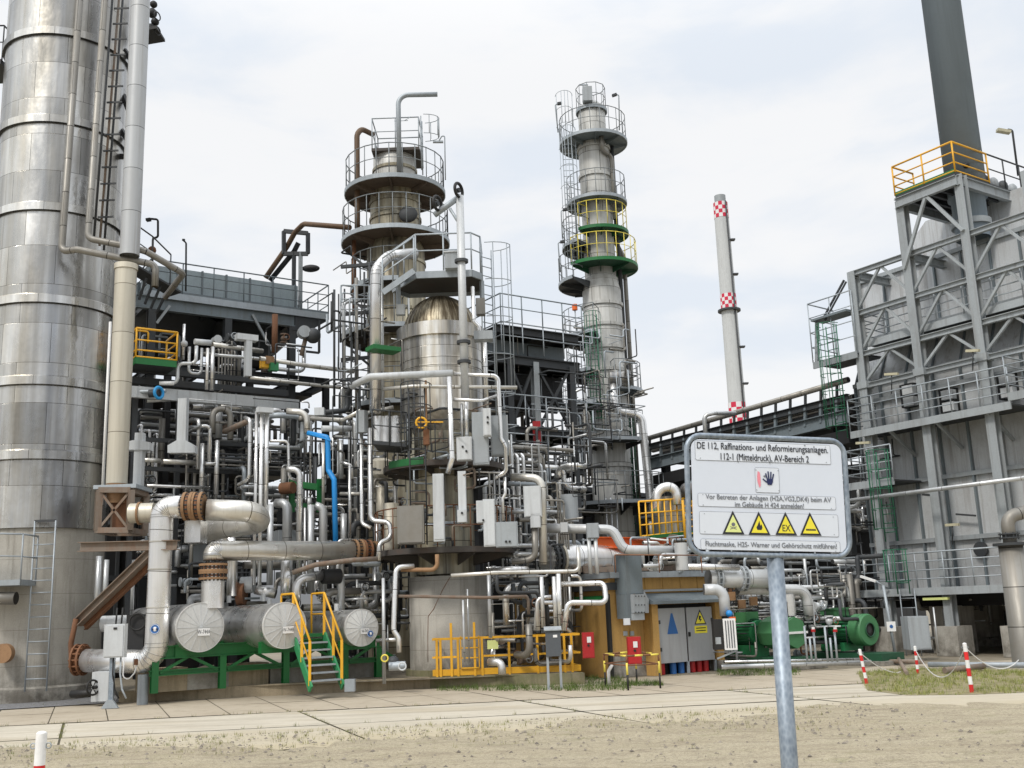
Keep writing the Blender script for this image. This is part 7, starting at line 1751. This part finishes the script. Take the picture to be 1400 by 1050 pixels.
MB().bar(p, q, .7, .08).build('roof', M['steel_blue'], m); MB().bar(hp(1117, 497, 1.2), p, .12, .1, W).build('post', M['steel_grey'], m); MB().bar(hp(1124, 438, 1.2), hp(1154, 383, 1.2), .06, .06, W).build('tie', M['steel_dark'], m); MB().bar(hp(1128, 438, 1.4), hp(1157, 385, 1.4), .05, .05, W).build('tie', M['steel_dark'], m)
# green ladders
def gl_(x, y0, y1, Yoff, label, cg=True, mat='green_ladder', wide=.45):
    t = thing('ladder', label, 'ladder', hp(x, y0, Yoff)); a = hp(x, y0, Yoff); b = mv(a, 'z', y1); ladder(MB(), a, b, U, wide).build('rungs_and_rails', M[mat], t)
    if cg: cage(MB(), a + Z * .4, b, -W, U, .38, .6).build('ladder_cage', M[mat], t)
gl_(1152, 600, 445, 1.6, 'green caged ladder rising to the high left balcony'); gl_(1219, 740, 617, 1.7, 'green caged ladder from the low balcony on the furnace face'); gl_(1236, 812, 752, 1.8, 'lowest green caged ladder above the bottom furnace walkway')
gl_(1250, 897, 805, 1.7, 'plain grey ladder from the ground to the bottom furnace walkway', False, 'galv', .55)
Q('long thin grey pipe slanting across the furnace face behind the sign', [hp(1150, 686, 2.0), hp(1425, 650, 2.0)], [], 5, G, r=.07)
for k, x in enumerate((1262, 1352)): one(MB().bar(hp(x, 676 - 18 * k, 2), hp(x + 18, 678 - 18 * k, .1), .08, .06), 'pipe_bracket', 'short bracket holding the thin pipe on the furnace face', 'bracket', M['steel_dark'], 'brackets on the furnace face')
def burner(x, y, label): 
    t = thing('burner', label, 'burner', hp(x, y, .2))
    MB().box(hp(x, y, .15), (.27, .15, .4), (nu, W, Z)).build('back_plate', M['steel_black'], t)
    for dz in (-.2, .2): MB().box(hp(x, y, .4) + Z * dz, (.2, .12, .15), (nu, W, Z)).build('white_box', BW, t)
burner(1244, 541, 'pale burner box behind the walkway rail, left'); burner(1298, 548, 'pale burner box behind the walkway rail, middle'); burner(1378, 528, 'two-part pale burner box with soot around it at the right')
def flood(x, y, label, off=1.6): t = thing('strip_lamp', label, 'lamp', hp(x, y, off)); MB().bar(hp(x - 9, y, off), hp(x + 9, y - 1, off), .1, .08).build('tube', M['lamp_cream'], t); MB().tube([hp(x, y, off), hp(x, y + 14, off), hp(x, y + 26, off - 1)], .02, 5).build('arm', M['steel_dark'], t)
flood(1219, 512, 'strip lamp over the middle walkway, left'); flood(1330, 480, 'strip lamp over the middle walkway, right'); flood(1302, 718, 'pale strip lamp low on the furnace face'); flood(1180, 606, 'strip lamp under the left end of the middle walkway')
t = thing('strip_lamp', 'white slanting strip lamp in front of the lowest walkway', 'lamp', hp(1190, 792, 2.0)); MB().bar(hp(1177, 788, 2), hp(1198, 795, 2), .1, .07).build('tube', M['white'], t); MB().tube([hp(1198, 795, 2), hp(1214, 805, 1.6)], .03, 5).build('arm', M['galv'], t)
t = thing('strip_lamp', 'pale strip lamp under the lowest walkway beside the grey ladder', 'lamp', hp(1280, 818, 1.4)); MB().bar(hp(1263, 819, 1.4), hp(1297, 818, 1.4), .12, .08).build('tube', M['sign_lime'], t)
one(MB().cyl(hp(1342, 751, .08), -W, .08, .24), 'inspection_port', 'round dark inspection port on the lower furnace wall', 'port', M['steel_dark'])
one(MB().bar(hp(1307, 703, .25), hp(1334, 705, .25), .05, .06), 'lever', 'dark horizontal lever on the lower furnace wall', 'lever', M['steel_dark'])
# rust stained downcomers on the face
for k, (x, y0, y1) in enumerate(((1272, 570, 800), (1362, 560, 700))): one(MB().box(hp(x + 8, (y0 + y1) / 2, .1), (.12, .1, abs(hp(x, y0).z - hp(x, y1).z) / 2), (nu, W, Z)), 'stained_column', ['rust-streaked flat column on the lower furnace wall', 'grey flat column on the lower furnace wall at the right'][k], 'column', M['rust_grey' if k == 0 else 'steel_grey'])
# concrete legs and dark underside
MB().prism([he(0, .3, zb1 - .5), he(0, DH, zb1 - .5), he(0, DH, zb1 - .02), he(0, .3, zb1 - .02)], nu * LH).build('floor_beams', M['steel_black'], ht)
for k, x in enumerate((1195, 1305, 1420)):
    p = hp(x, 870, -.4); MB().box(V((p.x, p.y, .75)), (.48, .5, .75), (nu, W, Z)).build('concrete_leg', M['concrete'], ht); MB().ibeam(V((p.x, p.y, 1.5)), V((p.x, p.y, zb1 - .4)), .3, .3, W).build('short_column', M['steel_grey'], ht)
for k in range(5): p = he(1 + k * 2.6, 4.5, 0); MB().box(V((p.x, p.y, .75)), (.5, .5, .75), (nu, W, Z)).build('concrete_leg', M['concrete'], ht)
p0_, p1_ = he(-.5, DH - .5, 0), he(LH, DH - .5, 0)
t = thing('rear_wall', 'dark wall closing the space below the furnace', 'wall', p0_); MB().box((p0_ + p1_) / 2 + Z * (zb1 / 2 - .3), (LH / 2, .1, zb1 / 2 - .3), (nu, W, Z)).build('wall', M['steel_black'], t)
cab(1252, 865, 32.0, 28, 44, 'grey cabinet under the furnace left of the grey ladder', BG, d=.3)
pst = ground(1226, 905); t = thing('sign_post', 'thin grey post with a small blue and white sign in front of the furnace', 'sign', pst); tp_ = mv(pst, 'z', 800) + X_ * -.15; MB().tube([pst, tp_], .045, 8).build('post', M['galv'], t); q = pst.lerp(tp_, .46); MB().box(q - Y_ * .06, (.13, .01, .14)).build('sign_plate', M['white'], t); MB().cyl(q - Y_ * .08, Y_, .008, .05, 16).build('blue_symbol', M['blue_dark'], t)
Q('thin vertical pipe with a brass valve under the furnace', (1276, 830, 31.5), [('z', 893)], 2.4, G)
tangle(20, (1150, 1390, 818, 885), (35, 38), (.03, .05, .08), ('pipe_grey', 'steel_dark', 'pipe_dull'), 'one of the dim pipes under the furnace', 'dim pipes under the furnace', 140, step=(10, 50))
tangle(16, (1150, 1200, 660, 800), (37.5, 39), (.03, .05, .08), ('pipe_grey', 'steel_dark', 'pipe_clad'), 'one of the small pipes behind the left furnace corner', 'small pipes at the left furnace corner', 141, step=(10, 40))
# large pipe at the right edge
gp0 = ground(1404, 912); bt = thing('vent_silencer', 'big weathered grey upright pipe with a flanged lid at the right edge', 'pipe', gp0)
ztp = mv(gp0, 'z', 746).z; ra_ = 17 * m_per_px(gp0)
MB().lathe((gp0.x, gp0.y, 0), Z, [(0, ra_ * 1.05), (ztp, ra_ * .95), (ztp, .05)], 40).build('shaft', M['pipe_dull'], bt)
MB().cyl(V((gp0.x, gp0.y, ztp)), Z, .07, ra_ * 1.35, 32).build('flange', M['steel_dark'], bt); MB().cyl(V((gp0.x, gp0.y, 0)), Z, .06, ra_ * 1.5, 32).build('base_plate', M['galv'], bt)
MB().tube([V((gp0.x, gp0.y, ztp)), V((gp0.x, gp0.y, ztp + .75)), V((gp0.x + 1.0, gp0.y, ztp + .95))], .17, 16, fillet=.3).build('elbow', M['pipe_dull'], bt)
m = MB(); flange(m, V((gp0.x, gp0.y, ztp + .25)), Z, .17, .1, 8, .26); m.build('upper_flange', M['steel_dark'], bt)
# ------------------------------------------------------------------ THE SIGN
YSG = 5.2; yaw = math.radians(10); tilt = math.radians(2.6)
sc_ = at(1050.5, 678, YSG)
hx = V((math.cos(yaw), math.sin(yaw), 0)); hn = V((math.sin(yaw), -math.cos(yaw), 0)); 
Rm = Matrix.Rotation(tilt, 3, hn * -1); sx_, sz_ = (Matrix.Rotation(-tilt, 3, -hn) @ hx), (Matrix.Rotation(-tilt, 3, -hn) @ Z)
if sx_.z > 0: sx_, sz_ = (Matrix.Rotation(tilt, 3, -hn) @ hx), (Matrix.Rotation(tilt, 3, -hn) @ Z)
ms = m_per_px(sc_); PX = ms / math.cos(yaw - .2) 
HW, HH = 118.5 * ms, 84 * ms
sg = thing('warning_sign', 'white refinery warning sign with four yellow triangles in a grey tube frame', 'sign', V((sc_.x, sc_.y, 0)))
def sp3(x, y, d=0.0): return sc_ + sx_ * x + sz_ * y + hn * d   # x right, y up, in metres
def rr(w_, h_, r, n=6):
    pts = []
    for (cx, cy, a0) in ((w_ - r, h_ - r, 0), (-w_ + r, h_ - r, 90), (-w_ + r, -h_ + r, 180), (w_ - r, -h_ + r, 270)):
        for i in range(n + 1): g = math.radians(a0 + 90 * i / n); pts.append((cx + r * math.cos(g), cy + r * math.sin(g)))
    return pts
tr = .0130
pts = [sp3(x, y, -.0) for (x, y) in rr(HW - tr, HH - tr, .075)]; pts.append(pts[0])
MB().tube(pts + [pts[1]], tr, 12, fillet=.002, caps=False).build('tube_frame', M['galv_post'], sg)
MB().prism([sp3(x, y, .004) for (x, y) in rr(HW - tr * 2.6, HH - tr * 2.6, .045)], hn * .004).build('panel', M['sign_white'], sg)
sgp = 1 * ms   # one photo pixel in metres on the panel
def S(px, py):  # photo pixels -> panel coordinates
    p = onpl(px, py, sc_ + hn * .01, hn) - sc_; return p.dot(sx_), p.dot(sz_)
def plate(x0, y0, x1, y1):
    a = S(x0, y0); b = S(x1, y1); w_, h_ = (b[0] - a[0]) / 2, abs(a[1] - b[1]) / 2; c = ((a[0] + b[0]) / 2, (a[1] + b[1]) / 2)
    MB().prism([sp3(c[0] + x, c[1] + y, .009) for (x, y) in rr(w_, h_, .008, 3)], hn * .0012).build('plate', M['sign_plate'], sg)
    e = MB(); q = [sp3(c[0] + x, c[1] + y, .0102) for (x, y) in rr(w_, h_, .008, 3)]; q.append(q[0]); e.tube(q, .0007, 4, fillet=.001, caps=False); e.build('plate_outline', M['ink_faded'], sg)
    for (u_, v_) in ((-.93, .8), (.93, .8), (-.93, -.8), (.93, -.8)): MB().cyl(sp3(c[0] + w_ * u_, c[1] + h_ * v_, .0095), hn, .003, .0022, 8).build('rivet', M['galv'], sg)
plate(950, 602, 1136, 635); plate(954, 674, 1143, 697); plate(956, 699, 1147, 734); plate(958, 736.5, 1149, 755); plate(1032, 639, 1066, 674)
def stext(body, px, py, size_px, mat, sx2=.8, name='lettering'):
    a = S(px, py); text(body, name, mat, sp3(a[0], a[1], .0125), sx_, sz_, size_px * sgp, sg, sx2)
stext('DE 112, Raffinations- und Reformierungsanlagen.', 1043, 612.5, 13.2, M['ink'], .735); stext('112-1 (Mitteldruck), AV-Bereich 2', 1045, 626.5, 13.2, M['ink'], .71)
stext('Vor Betreten der Anlagen (H2A,VG2,DK4) beim AV', 1051, 681.5, 9.6, M['ink_faded'], .88); stext('im Gebäude H 424 anmelden!', 1052, 691, 9.6, M['ink_faded'], .86)
stext('Fluchtmaske, H2S- Warner und Gehörschutz mitführen!', 1055, 745.5, 9.6, M['ink_faded'], .86)
# hand symbol
a = S(1052, 656); hm_ = MB()
hm_.prism([sp3(a[0] + x * sgp, a[1] + y * sgp, .0125) for (x, y) in ((-4, 1), (-4.6, -3), (-3, -7), (2.5, -7), (4.5, -3), (4.8, 1))], hn * .001)
for (x, y, l, ang) in ((-3.4, .5, 8.5, 14), (-1.2, 1, 10.5, 4), (1.4, 1, 10, -5), (3.8, .5, 8, -16), (-4.4, -3.5, 7, 50)):
    d = V((0, 0, 0)); g = math.radians(90 + ang); hm_.bar(sp3(a[0] + x * sgp, a[1] + y * sgp, .013), sp3(a[0] + (x + math.cos(g) * l) * sgp, a[1] + (y + math.sin(g) * l) * sgp, .013), 1.7 * sgp, .001, hn)
hm_.build('hand_symbol', M['ink_navy'], sg)
a = S(1038, 655); MB().poly([sp3(a[0] + x * sgp, a[1] + y * sgp, .0128) for (x, y) in ((-2, 11), (1, 9), (1.6, 0), (1.6, -9), (-.5, -12), (-3, -3), (-3, 4))]).build('red_bar', M['ink_red'], sg)
a = S(1046, 653); MB().poly([sp3(a[0] + x * sgp, a[1] + y * sgp, .0127) for (x, y) in ((-3, 2), (1, 4), (2, 2), (-1, 0))]).build('faint_figure', M['ink_faded'], sg)
for i, (x, y) in enumerate(((1002, 714.5), (1037.5, 715.5), (1074, 716), (1107.5, 716.5))):
    a = S(x, y)
    def tri(s, d, mat, nm): MB().prism([sp3(a[0] + px_ * s * sgp, a[1] + (py_ * s - (1 - s) * 5.5) * sgp, d) for (px_, py_) in ((-15.5, -15.5), (15.5, -15.5), (0, 16))], hn * .0008).build(nm, mat, sg)
    tri(1.0, .0125, M['ink'], 'triangle_border'); tri(.74, .0136, M['sign_lime'] if i == 0 else M['sign_yellow'], 'triangle_field')
    k_ = MB(); D = .0150
    c = lambda x_, y_: sp3(a[0] + x_ * sgp, a[1] + y_ * sgp, D)
    if i == 0:
        k_.cyl(c(0, -2.5), hn, .0006, 2.6 * sgp, 12); k_.bar(c(-4.5, -5.5), c(4.5, -9), .9 * sgp, .0006, hn); k_.bar(c(-4.5, -9), c(4.5, -5.5), .9 * sgp, .0006, hn); k_.build('skull_symbol', M['ink_faded'], sg)
    elif i == 1:
        k_.poly([c(-3, -9), c(3, -9), c(4.4, -5.5), c(3, -1), c(1.6, -3.4), c(.3, 3.4), c(-1.5, -.4), c(-2.5, -3), c(-4.3, -5.5)]); k_.build('flame_symbol', M['ink'], sg)
    elif i == 2: text('EX', 'ex_lettering', M['ink'], c(0, -6.5), sx_, sz_, 12.5 * sgp, sg, .8)
    else:
        for q in range(5): k_.poly([c(-7 + 2.9 * q, -9), c(-4.1 + 2.9 * q, -9), c(-4.1 + 2.9 * q, -7.6), c(-5.5 + 2.9 * q, -6.2), c(-7 + 2.9 * q, -7.6)])
        k_.build('wave_symbol', M['ink'], sg)
for (x, y) in ((988, 606), (1100, 609), (1000, 753), (1114, 756)): a = S(x, y); MB().cyl(sp3(a[0], a[1], .009), hn, .004, .004, 10).build('bolt', M['galv'], sg)
pt0 = at(1060, 768, YSG + .035); pb0 = at(1080, 1052, YSG + .03); dd_ = (pb0 - pt0).normalized(); pend = pt0 + dd_ * ((pt0.z) / -dd_.z)
MB().tube([pt0 + Z * .02 - dd_ * .5 * 0, pend], .0405, 20).build('post', M['galv_post'], sg)
for yy in (HH - tr * 3, -HH + tr * 3): MB().bar(sp3(-.05, yy, -.02), sp3(.05, yy, -.02), .03, .012).build('clamp', M['galv'], sg)

# ------------------------------------------------------------------ finer runs
R2 = (.014, .018, .024, .03)
fm = ('pipe_clad', 'pipe_grey', 'steel_dark', 'steel_black', 'steel_black', 'steel_dark', 'galv', 'pipe_dull', 'steel_dark')
tangle(60, (185, 480, 550, 815), (30.4, 33), R2, fm, 'one of many small pipes in the dark rack left of the tall silver risers', 'small pipes in the dark rack, left part', 201, seg=(1, 4), step=(10, 70), bias=.6, shown=.5)
tangle(22, (190, 430, 450, 545), (30.8, 34), R2, fm, 'one of the small pipes between the fans and the light girder', 'small pipes under the fans', 203, seg=(1, 4), step=(8, 50), shown=.5)
tangle(60, (455, 560, 400, 900), (28.6, 31.5), R2, fm, 'one of the small pipes packed between the drums and the vessel', 'small pipes left of the vessel', 204, seg=(1, 4), step=(10, 80), bias=.7, shown=.5)
tangle(60, (662, 800, 600, 900), (28.5, 34), R2, fm, 'one of the small pipes in the shade right of the vessel', 'small pipes right of the vessel', 205, seg=(1, 4), step=(10, 60), shown=.5)
tangle(90, (690, 860, 450, 700), (37, 42), R2, ('steel_dark', 'steel_black', 'galv', 'pipe_dull'), 'one of the dark pipes inside the lattice structure', 'dark pipes in the lattice structure', 208, seg=(1, 4), step=(10, 60), shown=.5)
tangle(70, (985, 1160, 780, 900), (30.5, 33), R2, fm, 'one of the small pipes around the pumps', 'small pipes around the pumps', 230, seg=(1, 4), step=(8, 40), shown=.5)
tangle(50, (1130, 1230, 600, 820), (36, 37.5), R2, fm, 'one of the small pipes behind the left furnace corner', 'small pipes at the left furnace corner', 231, seg=(1, 3), step=(8, 60), shown=.3)
# crack line down the concrete vessel base, and a duct box on the left of the yellow fence
cr_ = [V((c3[0] + .12 + rbz * math.sin(a), c3[1] - rbz * math.cos(a) * 1.004, rz(y, c3, rbz))) for (a, y) in ((.05, 790), (-.12, 806), (-.35, 832), (-.5, 842), (-.52, 870), (-.53, 905))]
MB().tube(cr_, .009, 5, fillet=.01).build('crack_line', M['rust'], T3)

def bundle(n, box, Ys, rs, mats, label, group, seed, shown=.7):
    """orderly banks: a few parallel runs side by side, each bank along one axis"""
    rnd = random.Random(seed); x0, x1, y0, y1 = box
    for _ in range(n):
        k = rnd.randint(2, 6); r = rnd.choice(rs); Y = rnd.uniform(*Ys); m_ = rnd.choice(mats); vert = rnd.random() < .5; gap = r * rnd.uniform(2.6, 5)
        px, py = rnd.uniform(x0, x1), rnd.uniform(y0, y1); L = rnd.uniform(1.2, 4.5)
        p = at(px, py, Y)
        for i in range(k):
            l = L * rnd.uniform(.8, 1.15)
            if vert: pts = [p + W * gap * i, p + W * gap * i + Z * l]; tail = U * rnd.uniform(.3, .8)
            else: pts = [p + Z * gap * i, p + Z * gap * i + W * l]; tail = rnd.choice((U, Z, Z * -1)) * rnd.uniform(.3, .9)
            pts.append(pts[-1] + tail)
            if rnd.random() < .5: pts.insert(0, pts[0] + U * .5)
            X, Yy = proj(pts[-2])
            if X > x1 + 12 or Yy < y0 - 12 or min(q.z for q in pts) < .3: continue
            mm = MB().tube(pts, r)
            if rnd.random() < .4: mm.cyl(pts[1].lerp(pts[0], .4), (pts[1] - pts[0]).normalized(), .05, r * 1.7)
            POOL.append((l * r / dep(p) ** 2 * shown, mm, m_ if rnd.random() < .75 else rnd.choice(mats), label, group))
bm_ = ('pipe_clad', 'pipe_grey', 'pipe_grey', 'pipe_dull', 'pipe_dull', 'steel_dark')
bundle(44, (190, 470, 550, 780), (30.3, 33), (.03, .04, .05, .065), bm_, 'one of many small pipes in the dark rack left of the tall silver risers', 'small pipes in the dark rack, left part', 301)
bundle(6, (195, 420, 460, 540), (30.8, 34), (.03, .045, .06), bm_, 'one of the small pipes between the fans and the light girder', 'small pipes under the fans', 302)
bundle(20, (462, 545, 560, 880), (29, 31.5), (.03, .04, .06), bm_, 'one of the small pipes packed between the drums and the vessel', 'small pipes left of the vessel', 303)
bundle(30, (668, 780, 620, 880), (29, 33), (.03, .045, .06), bm_, 'one of the small pipes in the shade right of the vessel', 'small pipes right of the vessel', 304)
bundle(20, (985, 1150, 790, 880), (31, 33), (.03, .05, .07), bm_, 'one of the small pipes around the pumps', 'small pipes around the pumps', 305)
bundle(16, (700, 800, 520, 680), (37.5, 41), (.03, .05, .07), ('steel_dark', 'pipe_dull', 'galv'), 'one of the dark pipes inside the lattice structure', 'dark pipes in the lattice structure', 306)
# ------------------------------------------------------------------ the tangle: the largest runs as objects, the fine rest as one mass
KEEP = max(0, 300 - sum(1 for o in sc.objects if o.get('category') == 'pipe'))
POOL.sort(key=lambda q: -q[0])
for (_, mb_, m_, label, group) in POOL[:KEEP]: one(mb_, 'pipe', label, 'pipe', M[m_], group)
merged([(q[1], q[2]) for q in POOL[KEEP:]], 'pipe_tangle', 'fine tangle of thin lines filling the shade between the larger pipes', 'pipe tangle')
print('NAMED PIPES', 300 - KEEP, 'POOL', len(POOL))
bpy.context.view_layer.update()
